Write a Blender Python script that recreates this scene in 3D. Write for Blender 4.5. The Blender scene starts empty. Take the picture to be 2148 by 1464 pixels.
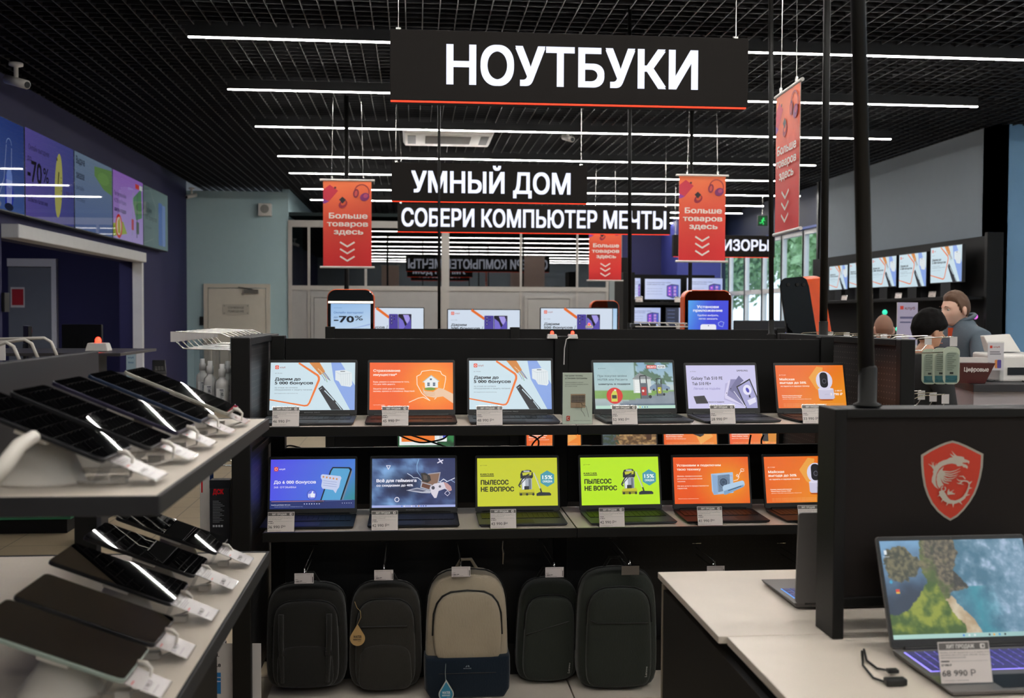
import bpy, math, random
from mathutils import Vector, Matrix, noise
from mathutils.geometry import delaunay_2d_cdt
random.seed(7)
SC = bpy.context.scene
COL = SC.collection
R = math.radians

# ---------------------------------------------------------------- camera
F = 2200.0
EYE = Vector((0, 0, 1.55))
yaw, pitch, roll = math.atan(204 / F), math.atan(72 / F), 0.004
FW = Vector((math.sin(yaw) * math.cos(pitch), math.cos(yaw) * math.cos(pitch), -math.sin(pitch)))
RT0 = FW.cross(Vector((0, 0, 1))).normalized()
UP0 = RT0.cross(FW)
RT = RT0 * math.cos(roll) + UP0 * math.sin(roll)
UP = UP0 * math.cos(roll) - RT0 * math.sin(roll)
cam_data = bpy.data.cameras.new('camera')
cam = bpy.data.objects.new('camera', cam_data)
COL.objects.link(cam)
cam.matrix_world = Matrix((
    (RT.x, UP.x, -FW.x, EYE.x), (RT.y, UP.y, -FW.y, EYE.y), (RT.z, UP.z, -FW.z, EYE.z), (0, 0, 0, 1)))
cam_data.sensor_fit = 'HORIZONTAL'
cam_data.sensor_width = 36
cam_data.lens = F / 2148 * 36
cam_data.clip_start = 0.05
cam_data.dof.use_dof = True
cam_data.dof.focus_distance = 4.4
cam_data.dof.aperture_fstop = 4.5
SC.camera = cam
SC.view_settings.view_transform = 'Standard'
SC.view_settings.look = 'None'
SC.view_settings.gamma = 1
SC.view_settings.exposure = 0.0
SC.view_settings.use_curve_mapping = False
SC.cycles.use_denoising = True
SC.cycles.sample_clamp_indirect = 4
SC.cycles.max_bounces = 6
SC.cycles.transparent_max_bounces = 12

# world: overcast day outside the windows
W = bpy.data.worlds.new('world'); SC.world = W; W.use_nodes = True
wn = W.node_tree.nodes; wl = W.node_tree.links
sky = wn.new('ShaderNodeTexSky'); sky.sky_type = 'HOSEK_WILKIE'; sky.turbidity = 8
sky.sun_direction = (0.5, -0.3, 0.8)
mx = wn.new('ShaderNodeMixRGB'); mx.inputs[0].default_value = 0.75
mx.inputs[2].default_value = (0.78, 0.88, 1.0, 1)
wl.new(sky.outputs[0], mx.inputs[1]); wl.new(mx.outputs[0], wn['Background'].inputs[0])
wn['Background'].inputs[1].default_value = 2.8
STRIP = 88.0      # radiance of the ceiling light strips

# ---------------------------------------------------------------- pixel rays
def ray(px, py):
    return FW + RT * ((px - 1074) / F) - UP * ((py - 732) / F)
def PY(px, py, Y):
    d = ray(px, py); return EYE + d * (Y / d.y)
def PX(px, py, X):
    d = ray(px, py); return EYE + d * (X / d.x)
def PZ(px, py, Z):
    d = ray(px, py); return EYE + d * ((Z - 1.55) / d.z)

# ---------------------------------------------------------------- colours, materials
def lin(c):
    return c / 12.92 if c <= 0.04045 else ((c + 0.055) / 1.055) ** 2.4
def C(h, k=1.0):
    h = h.lstrip('#')
    return tuple(lin(int(h[i:i + 2], 16) / 255) * k for i in (0, 2, 4)) + (1.0,)
MATS = {}
def mat(name, col, rough=0.6, metal=0.0, emit=0.0, bump=None, vary=0.06, spec=0.5, coat=0.0, sheen=0):
    if name in MATS: return MATS[name]
    m = bpy.data.materials.new(name); m.use_nodes = True
    nt = m.node_tree; b = nt.nodes['Principled BSDF']
    c = C(col) if isinstance(col, str) else col
    b.inputs['Roughness'].default_value = rough
    b.inputs['Metallic'].default_value = metal
    b.inputs['Specular IOR Level'].default_value = spec
    b.inputs['Coat Weight'].default_value = coat
    if sheen: b.inputs['Sheen Weight'].default_value = sheen
    tc = nt.nodes.new('ShaderNodeTexCoord'); ns = nt.nodes.new('ShaderNodeTexNoise')
    ns.inputs['Scale'].default_value = 9
    nt.links.new(tc.outputs['Object'], ns.inputs['Vector'])
    rp = nt.nodes.new('ShaderNodeMixRGB'); rp.blend_type = 'MULTIPLY'; rp.inputs[0].default_value = 1
    cr = nt.nodes.new('ShaderNodeMapRange'); cr.inputs['To Min'].default_value = 1 - vary; cr.inputs['To Max'].default_value = 1 + vary
    nt.links.new(ns.outputs['Fac'], cr.inputs['Value']); nt.links.new(cr.outputs[0], rp.inputs[2])
    rp.inputs[1].default_value = c
    nt.links.new(rp.outputs[0], b.inputs['Base Color'])
    if emit:
        b.inputs['Emission Color'].default_value = c; b.inputs['Emission Strength'].default_value = emit
    if bump:
        n2 = nt.nodes.new('ShaderNodeTexNoise'); n2.inputs['Scale'].default_value = bump[0]
        mp = nt.nodes.new('ShaderNodeMapping'); mp.inputs['Scale'].default_value = bump[2] if len(bump) > 2 else (1, 1, 1)
        nt.links.new(tc.outputs['Object'], mp.inputs[0]); nt.links.new(mp.outputs[0], n2.inputs['Vector'])
        bp = nt.nodes.new('ShaderNodeBump'); bp.inputs['Strength'].default_value = bump[1]; bp.inputs['Distance'].default_value = 0.004
        nt.links.new(n2.outputs['Fac'], bp.inputs['Height']); nt.links.new(bp.outputs[0], b.inputs['Normal'])
    MATS[name] = m
    return m
def art_mat(name, emit, rough=0.25, sample=False):
    if name in MATS: return MATS[name]
    m = bpy.data.materials.new(name); m.use_nodes = True
    nt = m.node_tree; b = nt.nodes['Principled BSDF']
    at = nt.nodes.new('ShaderNodeAttribute'); at.attribute_name = 'Col'
    if emit:
        b.inputs['Base Color'].default_value = (0.01, 0.01, 0.012, 1)
        nt.links.new(at.outputs['Color'], b.inputs['Emission Color']); b.inputs['Emission Strength'].default_value = emit
    else:
        nt.links.new(at.outputs['Color'], b.inputs['Base Color'])
    b.inputs['Roughness'].default_value = rough
    if not sample: m.cycles.emission_sampling = 'NONE'
    MATS[name] = m
    return m
def glass_mat(name, tint, refl, rough=0.02, ior=1.45):
    if name in MATS: return MATS[name]
    m = bpy.data.materials.new(name); m.use_nodes = True
    nt = m.node_tree; nt.nodes.clear()
    out = nt.nodes.new('ShaderNodeOutputMaterial'); mixn = nt.nodes.new('ShaderNodeMixShader')
    tr = nt.nodes.new('ShaderNodeBsdfTransparent'); tr.inputs[0].default_value = tint
    gl = nt.nodes.new('ShaderNodeBsdfGlossy'); gl.inputs['Roughness'].default_value = rough
    fr = nt.nodes.new('ShaderNodeFresnel'); fr.inputs[0].default_value = ior
    ad = nt.nodes.new('ShaderNodeMath'); ad.operation = 'ADD'; ad.inputs[1].default_value = refl; ad.use_clamp = True
    gm_ = nt.nodes.new('ShaderNodeNewGeometry'); inv = nt.nodes.new('ShaderNodeMath'); inv.operation = 'SUBTRACT'; inv.inputs[0].default_value = 1
    mul = nt.nodes.new('ShaderNodeMath'); mul.operation = 'MULTIPLY'
    nt.links.new(gm_.outputs['Backfacing'], inv.inputs[1]); nt.links.new(ad.outputs[0], mul.inputs[0]); nt.links.new(inv.outputs[0], mul.inputs[1])
    nt.links.new(fr.outputs[0], ad.inputs[0]); nt.links.new(mul.outputs[0], mixn.inputs[0])
    nt.links.new(tr.outputs[0], mixn.inputs[1]); nt.links.new(gl.outputs[0], mixn.inputs[2]); nt.links.new(mixn.outputs[0], out.inputs[0])
    MATS[name] = m
    return m
def grid_mat(name, base, line, nx, ny, mortar, rough, offset=0.0, axis=None):
    m = bpy.data.materials.new(name); m.use_nodes = True; nt = m.node_tree; b = nt.nodes['Principled BSDF']
    tc = nt.nodes.new('ShaderNodeTexCoord'); br = nt.nodes.new('ShaderNodeTexBrick')
    br.offset = offset; br.inputs['Color1'].default_value = base; br.inputs['Color2'].default_value = tuple(c * .93 for c in base[:3]) + (1,)
    br.inputs['Mortar'].default_value = line; br.inputs['Mortar Size'].default_value = mortar; br.inputs['Scale'].default_value = 1
    br.inputs['Brick Width'].default_value = nx; br.inputs['Row Height'].default_value = ny
    nt.links.new(tc.outputs['Object'], br.inputs['Vector']); nt.links.new(br.outputs['Color'], b.inputs['Base Color'])
    b.inputs['Roughness'].default_value = rough
    MATS[name] = m; return m
def dots_mat(name, base, dot, pitch_, r, ax):
    """perforated sheet: a square grid of dots painted lighter for light through the holes, object coordinates"""
    m = bpy.data.materials.new(name); m.use_nodes = True; nt = m.node_tree; b = nt.nodes['Principled BSDF']
    tc = nt.nodes.new('ShaderNodeTexCoord'); sp = nt.nodes.new('ShaderNodeSeparateXYZ'); nt.links.new(tc.outputs['Object'], sp.inputs[0])
    def M_(op, a, bb):
        n = nt.nodes.new('ShaderNodeMath'); n.operation = op
        for i, v in enumerate((a, bb)):
            if v is None: continue
            if isinstance(v, (int, float)): n.inputs[i].default_value = v
            else: nt.links.new(v, n.inputs[i])
        return n.outputs[0]
    ds = []
    for a in ax:
        q = M_('DIVIDE', sp.outputs[a], pitch_); q = M_('FRACT', q, None); q = M_('SUBTRACT', q, 0.5); ds.append(M_('MULTIPLY', q, q))
    d = M_('LESS_THAN', M_('SQRT', M_('ADD', ds[0], ds[1]), None), r / pitch_)
    mxn = nt.nodes.new('ShaderNodeMixRGB'); nt.links.new(d, mxn.inputs[0]); mxn.inputs[1].default_value = base; mxn.inputs[2].default_value = dot
    nt.links.new(mxn.outputs[0], b.inputs['Base Color']); b.inputs['Roughness'].default_value = .5
    MATS[name] = m; return m

M_BLACK = mat('black_powder_metal', '#100f0e', .5, spec=.25)
M_BLACK2 = mat('black_panel', '#0c0b0b', .6, spec=.25)
M_DARK = mat('dark_plastic', '#0b0b0c', .45)
M_GREYD = mat('graphite_board', '#232326', .55, spec=.3)
M_WHITE = mat('white_laminate', '#d8cdbf', .35, bump=(60, .03))
M_WPL = mat('white_plastic', '#d9d5cf', .35)
M_CHROME = mat('chrome_wire', '#c8c6c0', .22, 1.0)
M_SILVER = mat('silver_aluminium', '#3f4145', .5, .15, spec=.3)
M_GRAPH = mat('graphite_aluminium', '#1c1d20', .5, .15, spec=.3)
M_SILV2 = mat('warm_grey_aluminium', '#6d6a68', .45, .2)
M_KEYL = mat('violet_lit_keys', '#4a4680', .5)  # violet cast of the backlight put into the key colour
M_KEY = mat('black_keys', '#0e0e10', .5)
M_GLASSBLK = mat('black_glass', '#050506', .012, 0, spec=.5, vary=.02)
M_ORANGE = mat('orange_plastic', '#ee5a12', .3)
M_ACR = glass_mat('clear_acrylic', (.9, .91, .92, 1), .02, .04)
M_SCR = art_mat('screen_picture', 0.92, .28)
M_SCRB = art_mat('screen_glow', 0.92, .28, True)
M_PRT = art_mat('print_ink', 0, .5)
M_PRG = art_mat('glossy_print_ink', 0, .2)
M_SIGN = art_mat('lit_sign_letters', 1.15, .4, True)

# ---------------------------------------------------------------- mesh builder
class MB:
    def __init__(s):
        s.v = []; s.f = []; s.m = []; s.c = []; s.M = Matrix.Identity(4); s.mi = 0; s.any = False
    def add(s, vs, fs, mi=None, col=None):
        o = len(s.v); M = s.M
        s.v += [tuple(M @ Vector(p)) for p in vs]
        for f in fs:
            s.f.append(tuple(i + o for i in f)); s.m.append(s.mi if mi is None else mi)
            if col is None: s.c.append(None)
            elif isinstance(col, list): s.c.append([col[i] for i in f]); s.any = True
            else: s.c.append([col] * len(f)); s.any = True
        return s
    def box(s, x0, x1, y0, y1, z0, z1, mi=None):
        return s.add([(x0, y0, z0), (x1, y0, z0), (x1, y1, z0), (x0, y1, z0), (x0, y0, z1), (x1, y0, z1), (x1, y1, z1), (x0, y1, z1)],
                     [(0, 3, 2, 1), (4, 5, 6, 7), (0, 1, 5, 4), (1, 2, 6, 5), (2, 3, 7, 6), (3, 0, 4, 7)], mi)
    def hexa(s, p, mi=None):
        return s.add(p, [(0, 3, 2, 1), (4, 5, 6, 7), (0, 1, 5, 4), (1, 2, 6, 5), (2, 3, 7, 6), (3, 0, 4, 7)], mi)
    def tube(s, pts, r, n=8, mi=None, caps=True):
        pts = [Vector(p) for p in pts]; k = len(pts)
        rs = r if isinstance(r, (list, tuple)) else [r] * k
        vs = []; prev = None
        for i, p in enumerate(pts):
            t = (pts[min(i + 1, k - 1)] - pts[max(i - 1, 0)])
            t = t.normalized() if t.length > 1e-9 else Vector((0, 0, 1))
            if prev is None: a = t.orthogonal().normalized()
            else:
                a = prev - t * prev.dot(t); a = a.normalized() if a.length > 1e-6 else t.orthogonal().normalized()
            prev = a; b = t.cross(a)
            for j in range(n):
                w = 2 * math.pi * j / n
                vs.append(p + (a * math.cos(w) + b * math.sin(w)) * rs[i])
        fs = [(i * n + j, i * n + (j + 1) % n, (i + 1) * n + (j + 1) % n, (i + 1) * n + j) for i in range(k - 1) for j in range(n)]
        if caps: fs += [tuple(range(n))[::-1], tuple((k - 1) * n + j for j in range(n))]
        return s.add(vs, fs, mi)
    def lathe(s, prof, n=24, mi=None, sx=1, sy=1, cx=0, cy=0):
        vs = [(cx + sx * r * math.cos(2 * math.pi * j / n), cy + sy * r * math.sin(2 * math.pi * j / n), z) for r, z in prof for j in range(n)]
        k = len(prof)
        fs = [(i * n + j, i * n + (j + 1) % n, (i + 1) * n + (j + 1) % n, (i + 1) * n + j) for i in range(k - 1) for j in range(n)]
        fs += [tuple(range(n))[::-1], tuple((k - 1) * n + j for j in range(n))]
        return s.add(vs, fs, mi)
    def prism(s, poly, d0, d1, axis='y', mi=None):
        """poly of (a, b); axis 'y': (a, d, b); 'z': (a, b, d); 'x': (d, a, b)"""
        g = {'y': lambda a, b, d: (a, d, b), 'z': lambda a, b, d: (a, b, d), 'x': lambda a, b, d: (d, a, b)}[axis]
        n = len(poly)
        vs = [g(a, b, d0) for a, b in poly] + [g(a, b, d1) for a, b in poly]
        fs = [tuple(range(n)), tuple(range(2 * n - 1, n - 1, -1))] + [(i, i + n, (i + 1) % n + n, (i + 1) % n) for i in range(n)]
        return s.add(vs, fs, mi)
    def dome(s, poly, prof, c=None, mi=None):
        """outline poly (x, z) swept to the front (-y): prof of (scale, y)"""
        n = len(poly)
        if c is None: c = (sum(p[0] for p in poly) / n, sum(p[1] for p in poly) / n)
        vs = [(c[0] + (x - c[0]) * k, y, c[1] + (z - c[1]) * k) for k, y in prof for x, z in poly]
        fs = [(i * n + j, i * n + (j + 1) % n, (i + 1) * n + (j + 1) % n, (i + 1) * n + j) for i in range(len(prof) - 1) for j in range(n)]
        fs += [tuple(range(n))[::-1], tuple((len(prof) - 1) * n + j for j in range(n))]
        return s.add(vs, fs, mi)
    def mesh(s, name, mats, smooth=False):
        me = bpy.data.meshes.new(name)
        me.from_pydata(s.v, [], s.f)
        for m in (mats if isinstance(mats, (list, tuple)) else [mats]): me.materials.append(m)
        me.polygons.foreach_set('material_index', s.m)
        if smooth: me.polygons.foreach_set('use_smooth', [True] * len(s.f))
        if s.any:
            ca = me.color_attributes.new('Col', 'FLOAT_COLOR', 'CORNER'); d = []
            for cs, f in zip(s.c, s.f):
                for i in range(len(f)): d += list(cs[i]) if cs else (0, 0, 0, 1)
            ca.data.foreach_set('color', d)
        me.validate(); me.update()
        return me
    def build(s, name, mats, parent=None, bevel=0, smooth=False, fix=False, sub=0):
        me = s.mesh(name, mats, smooth)
        if fix or smooth or bevel:
            import bmesh
            bm = bmesh.new(); bm.from_mesh(me)
            bmesh.ops.recalc_face_normals(bm, faces=bm.faces); bm.to_mesh(me); bm.free()
        return link(name, me, parent, bevel, sub, smooth)
def link(name, me, parent=None, bevel=0, sub=0, smooth=False):
    o = bpy.data.objects.new(name, me); COL.objects.link(o)
    if parent: o.parent = parent
    if bevel:
        b = o.modifiers.new('bevel', 'BEVEL'); b.width = bevel; b.segments = 2; b.limit_method = 'ANGLE'; b.angle_limit = R(40)
    if sub:
        b = o.modifiers.new('subd', 'SUBSURF'); b.levels = sub; b.render_levels = sub
    return o
def thing(name, label, cat, loc=(0, 0, 0), rz=0, group=None):
    o = bpy.data.objects.new(name, None); COL.objects.link(o); o.empty_display_size = .05
    o.location = loc; o.rotation_euler = (0, 0, rz)
    return tag(o, label, cat, group)
def tag(o, label, cat, group=None):
    o['label'] = label; o['category'] = cat
    if group: o['group'] = group
    return o
def struct(name, mb, mats, **k):
    o = mb.build(name, mats, **k) if isinstance(mb, MB) else mb
    o['kind'] = 'structure'; return o
def dup(root, loc=None, rz=None, label=None):
    r = root.copy(); COL.objects.link(r)
    for ch in root.children:
        c = ch.copy(); COL.objects.link(c); c.parent = r
        for g in ch.children:
            d = g.copy(); COL.objects.link(d); d.parent = c
    if loc is not None: r.location = loc
    if rz is not None: r.rotation_euler = (0, 0, rz)
    if label: r['label'] = label
    return r
def at(o, loc=(0, 0, 0), rot=(0, 0, 0)):
    o.location = loc; o.rotation_euler = rot; return o
def rrect(x0, y0, x1, y1, r, n=5):
    out = []
    for cx, cy, a in ((x1 - r, y1 - r, 0), (x0 + r, y1 - r, 90), (x0 + r, y0 + r, 180), (x1 - r, y0 + r, 270)):
        out += [(cx + r * math.cos(R(a + 90 * i / n)), cy + r * math.sin(R(a + 90 * i / n))) for i in range(n + 1)]
    return out

# ---------------------------------------------------------------- lettering and flat pictures
TC = {}
def glyphs(t, bold, res=2):
    k = (t, bold, res)
    if k not in TC:
        cu = bpy.data.curves.new('t', 'FONT'); cu.body = t; cu.size = 1; cu.resolution_u = res; cu.fill_mode = 'NONE'
        o = bpy.data.objects.new('t', cu); me = o.to_mesh()
        pv = [Vector((v.co.x, v.co.y)) for v in me.vertices]; pe = [tuple(e.vertices) for e in me.edges]
        o.to_mesh_clear(); bpy.data.objects.remove(o); bpy.data.curves.remove(cu)
        # closed outlines in order, for the winding test
        nb = {}
        for a, b in pe: nb.setdefault(a, []).append(b); nb.setdefault(b, []).append(a)
        seen = set(); loops = []
        for a in range(len(pv)):
            if a in seen or a not in nb: continue
            lp = [a]; seen.add(a); cur = min(nb[a])
            while cur not in seen:
                lp.append(cur); seen.add(cur); nx = [q for q in nb[cur] if q not in seen]
                if not nx: break
                cur = nx[0]
            P = [pv[q] for q in lp]; loops.append((P, min(q.x for q in P), max(q.x for q in P)))
        rv, _, rf, _, _, _ = delaunay_2d_cdt(pv, pe, [], 0, 1e-6)
        vs = [(v.x, v.y) for v in rv]; out = []
        for f in rf:
            cx = sum(vs[q][0] for q in f) / 3; cy = sum(vs[q][1] for q in f) / 3; wn_ = 0
            for P, lo, hi in loops:
                if not lo <= cx <= hi: continue
                for q in range(len(P)):
                    a, b = P[q - 1], P[q]
                    if (a.y <= cy) != (b.y <= cy):
                        if a.x + (cy - a.y) / (b.y - a.y) * (b.x - a.x) > cx: wn_ += 1 if b.y > a.y else -1
            if wn_:
                ar = sum(vs[f[q]][0] * vs[f[(q + 1) % 3]][1] - vs[f[(q + 1) % 3]][0] * vs[f[q]][1] for q in range(3))
                out.append(tuple(f) if ar > 0 else tuple(f)[::-1])
        TC[k] = (vs, out, min((v[0] for v in vs), default=0), max((v[0] for v in vs), default=1))
    return TC[k]
CAP = max(v[1] for v in glyphs('Н', 0)[0])
class Art(MB):
    """flat picture; shapes are given in the pixel frame x0,y0 (top left) .. x1,y1 and come out 'wide' metres wide"""
    def __init__(s, fr, wide, dz=0.00012):
        super().__init__(); s.fr = fr; s.k = wide / (fr[2] - fr[0]); s.z = 0; s.dz = dz
        s.w = wide; s.h = (fr[3] - fr[1]) * s.k
    def p(s, x, y): return ((x - s.fr[0]) * s.k - s.w / 2, (s.fr[3] - y) * s.k, s.z)
    def poly(s, pts, col, mi=1, flat=True):
        s.z += s.dz
        c = [C(q) if isinstance(q, str) else q for q in col] if isinstance(col, list) else (C(col) if isinstance(col, str) else col)
        a = sum(pts[i][0] * pts[(i + 1) % len(pts)][1] - pts[(i + 1) % len(pts)][0] * pts[i][1] for i in range(len(pts)))
        idx = tuple(range(len(pts)))
        if a > 0: idx = idx[::-1]
        return s.add([s.p(*q) for q in pts], [idx], mi, c)
    def bg(s, col, mi=0):
        x0, y0, x1, y1 = s.fr
        return s.poly([(x0, y0), (x1, y0), (x1, y1), (x0, y1)], col, mi)
    def rect(s, x0, y0, x1, y1, col, r=0):
        return s.poly(rrect(x0, y0, x1, y1, r) if r else [(x0, y0), (x1, y0), (x1, y1), (x0, y1)], col)
    def clip(s, pts, ax, lim, keep_less):
        out = []
        for i in range(len(pts)):
            a, b = pts[i], pts[(i + 1) % len(pts)]
            ia = (a[ax] <= lim) == keep_less; ib = (b[ax] <= lim) == keep_less
            if ia: out.append(a)
            if ia != ib:
                t = (lim - a[ax]) / (b[ax] - a[ax]); out.append((a[0] + (b[0] - a[0]) * t, a[1] + (b[1] - a[1]) * t))
        return out
    def cpoly(s, pts, col):
        x0, y0, x1, y1 = s.fr
        for ax, lim, kl in ((0, x1, True), (0, x0, False), (1, y1, True), (1, y0, False)):
            if pts: pts = s.clip(pts, ax, lim, kl)
        if len(pts) > 2: s.poly(pts, col)
    def disc(s, x, y, r, col, ry=None, n=20, rot=0):
        ry = ry or r; ca, sa = math.cos(R(rot)), math.sin(R(rot))
        return s.poly([(x + r * math.cos(6.2832 * i / n) * ca - ry * math.sin(6.2832 * i / n) * sa, y + r * math.cos(6.2832 * i / n) * sa + ry * math.sin(6.2832 * i / n) * ca) for i in range(n)], col)
    def line(s, pts, w, col, closed=False, joint=True):
        s.z += s.dz; c = C(col) if isinstance(col, str) else col
        ws = w if isinstance(w, list) else [w] * len(pts)
        q = pts + [pts[0]] if closed else pts
        ws = ws + [ws[0]] if closed else ws
        for i in range(len(q) - 1):
            (ax, ay), (bx, by) = q[i], q[i + 1]; l = math.hypot(bx - ax, by - ay) or 1
            nx, ny = -(by - ay) / l / 2, (bx - ax) / l / 2; wa, wb = ws[i], ws[i + 1]
            P = [(ax + nx * wa, ay + ny * wa), (bx + nx * wb, by + ny * wb), (bx - nx * wb, by - ny * wb), (ax - nx * wa, ay - ny * wa)]
            s.add([s.p(*u) for u in P], [(0, 1, 2, 3)], 1, c)
        if joint:
            s.z += s.dz / 4
            for (x, y), w_ in zip(pts[1:-1] if not closed else pts, (ws[1:-1] if not closed else ws)):
                s.add([s.p(x + w_ / 2 * math.cos(6.2832 * i / 8), y - w_ / 2 * math.sin(6.2832 * i / 8)) for i in range(8)], [tuple(range(8))], 1, c)
    def arc(s, x, y, r, a0, a1, w, col, n=14, ry=None):
        ry = ry or r
        s.line([(x + r * math.cos(R(a0 + (a1 - a0) * i / n)), y + ry * math.sin(R(a0 + (a1 - a0) * i / n))) for i in range(n + 1)], w, col)
    def text(s, t, x0, x1, y, cap, col, bold=0.0, slope=0, res=2):
        """letters fitted between x0 and x1 on baseline y with capital height cap"""
        vs, fs, a, b = glyphs(t, 0, res); a -= bold; b += bold
        s.z += s.dz; c = C(col) if isinstance(col, str) else col
        kx = (x1 - x0) / (b - a); ky = cap / CAP
        offs = ((0, 0),) if abs(bold) < .008 else ((-bold, -bold * .7), (bold, -bold * .7), (bold, bold * .7), (-bold, bold * .7)) if bold < .04 else ((-bold, 0), (0, -bold * .7), (bold, 0), (0, bold * .7), (-bold * .7, -bold * .6), (bold * .7, bold * .6), (bold * .7, -bold * .6), (-bold * .7, bold * .6))
        for i, (ox, oy) in enumerate(offs):
            s.z += s.dz * .02
            s.add([s.p(x0 + (vx + ox - a) * kx, y + (vx - a) * kx * slope - (vy + oy) * ky) for vx, vy in vs], fs, 1, c)
    def field(s, x0, y0, x1, y1, nx, ny, fn, mi=0):
        """picture from a colour function of u,v in 0..1 (v down), one colour per grid point"""
        s.z += s.dz
        vs = [s.p(x0 + (x1 - x0) * i / nx, y0 + (y1 - y0) * j / ny) for j in range(ny + 1) for i in range(nx + 1)]
        cs = [tuple(lin(max(0, min(255, q)) / 255) for q in fn(i / nx, j / ny)) + (1,) for j in range(ny + 1) for i in range(nx + 1)]
        fs = [(j * (nx + 1) + i, (j + 1) * (nx + 1) + i, (j + 1) * (nx + 1) + i + 1, j * (nx + 1) + i + 1) for j in range(ny) for i in range(nx)]
        s.add(vs, fs, mi, cs)
SCRM = [M_SCRB, M_SCR]
def mixc(a, b, t):
    t = max(0, min(1, t)); return tuple(a[i] + (b[i] - a[i]) * t for i in range(3))
def fbm(x, y, o=4):
    return noise.fractal(Vector((x, y, 3.7)), 0.9, 2.1, o)

# ---------------------------------------------------------------- the setting
CEIL = 3.77; XL = -3.82; XR = 6.69; YB = 19.0
M_BLUEW = mat('pale_blue_wall_paint', '#a9c4ca', .7, bump=(120, .04), vary=.03)
M_BLUEW2 = mat('sky_blue_wall_paint', '#86b4dc', .7, vary=.03)
M_NAVY = mat('navy_wall_paint', '#1d1c4c', .7, vary=.05)
M_NAVYD = mat('dark_navy_wall_paint', '#14203a', .6, vary=.05)
M_GREYW = mat('grey_wall_paint', '#85909a', .75, bump=(90, .04), vary=.03)
M_FRAME = mat('white_window_frame', '#dcdcdc', .4)
grid_mat('beige_floor_tile', C('#b3a184'), C('#6d614f'), .45, .45, .004, .35)
fl = MB().box(XL - 3, 9.5, -4, 11.9, -.05, 0).box(XL - 3, 7.02, 11.9, 26, -.05, 0); struct('floor', fl, MATS['beige_floor_tile'])
struct('ceiling', MB().box(XL - 3, 9.5, -4, 11.9, 4.25, 4.35).box(XL - 3, 7.02, 11.9, 26, 4.25, 4.35), mat('black_plenum', '#08080a', .9))
g = MB(); pit = .125
x = XL
while x < 9.3:
    g.box(x - .0035, x + .0035, -3.9, 24 if x < 6.8 else 11.7, CEIL, CEIL + .04); x += pit
y = -3.9
while y < 24:
    g.box(XL, 9.3 if y < 11.7 else 6.9, y - .0025, y + .0025, CEIL + .001, CEIL + .039); y += pit
o = struct('ceiling_grid', g, mat('grey_black_ceiling_grid', '#141418', .55))
# left wall with the cash office opening
OY0, OY1, OZ = 10.15, 14.78, 2.25
wl_ = MB()
wl_.box(XL - .2, XL, -4, OY0, 0, 4.3); wl_.box(XL - .2, XL, OY1, 16.35, 0, 4.3); wl_.box(XL - .2, XL, OY0, OY1, OZ, 4.3)
struct('wall_left', wl_, M_NAVY)
off = MB().box(XL - 3, XL - 2.9, 5, 16.3, 0, 3.2).box(XL - 3, XL - .2, 16.2, 16.3, 0, 3.2).box(XL - 3, XL - .2, 5, 5.1, 0, 3.2).box(XL - 3, XL - .2, 5, 16.3, 3.1, 3.2)
struct('wall_office', off, M_NAVY)
struct('wall_left_end', MB().box(XL - .2, XL - .19, 16.35, YB, 0, 4.3), M_NAVY)
xc = PY(605, 500, YB).x
struct('wall_back_left', MB().box(XL - .3, xc, YB, YB + .12, 0, PY(480, 401, YB).z), M_BLUEW)
WX = 6.82
struct('wall_back_return', MB().box(xc - .12, xc, YB + .12, 24, 0, 4.3), M_BLUEW)
struct('wall_back', MB().box(xc, WX + .2, 24, 24.2, 0, 4.3), M_NAVY)
struct('wall_behind', MB().box(XL - .2, 9.5, -4.1, -4, 0, 4.3), M_GREYW)
struct('wall_right', MB().box(XR, XR + .2, 11.7, 16.9, 0, CEIL + .05), M_GREYW)
struct('wall_right_front', MB().box(XR, 9.5, 11.7, 11.9, 0, CEIL + .05), M_BLUEW2)
struct('wall_right_side', MB().box(9.4, 9.5, -4, 11.7, 0, 4.3), M_BLUEW2)
WX = 6.82
struct('wall_right_window', MB().box(WX, WX + .2, 16.9, 24, 3.06, 4.3).box(WX, WX + .2, 16.9, 24, 0, .35).box(WX, WX + .2, 23.3, 24, .35, 3.06), M_NAVYD)
# window strip: frame, mullions, transom, one pane each bay
ys = [16.95, 18.0, 19.1, 20.2, 21.3, 22.4, 23.3]
for i in range(6):
    f = MB(); y0, y1 = ys[i], ys[i + 1]
    f.box(WX, WX + .09, y0 - .04, y0 + .05, .35, 3.06).box(WX, WX + .09, y1 - .05, y1 + .04, .35, 3.06)
    f.box(WX + .001, WX + .088, y0 + .05, y1 - .05, .35, .43).box(WX + .001, WX + .088, y0 + .05, y1 - .05, 2.98, 3.06).box(WX + .001, WX + .088, y0 + .05, y1 - .05, 1.98, 2.07)
    fo = struct('window_%d' % (i + 1), f, M_FRAME)
    MB().box(WX + .03, WX + .036, y0 + .05, y1 - .05, .43, 2.98).build('pane', glass_mat('window_glass', (.93, .97, .98, 1), .02), fo)
struct('trim_1', MB().box(WX - .06, WX, 16.9, 23.3, 3.06, 3.1), mat('blue_trim_paint', '#2c4a9a', .5))  # plain blue strip over the windows
struct('trim_2', MB().box(XR - .04, WX + .1, 16.9, 16.96, 0, CEIL), M_DARK)
# a navy pier in front of the back wall
struct('trim_3', MB().box(PY(1420, 600, 22.5).x, PY(1512, 600, 22.5).x, 22.5, 24, 0, 4.2), mat('bright_navy_paint', '#343a86', .6))

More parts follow.
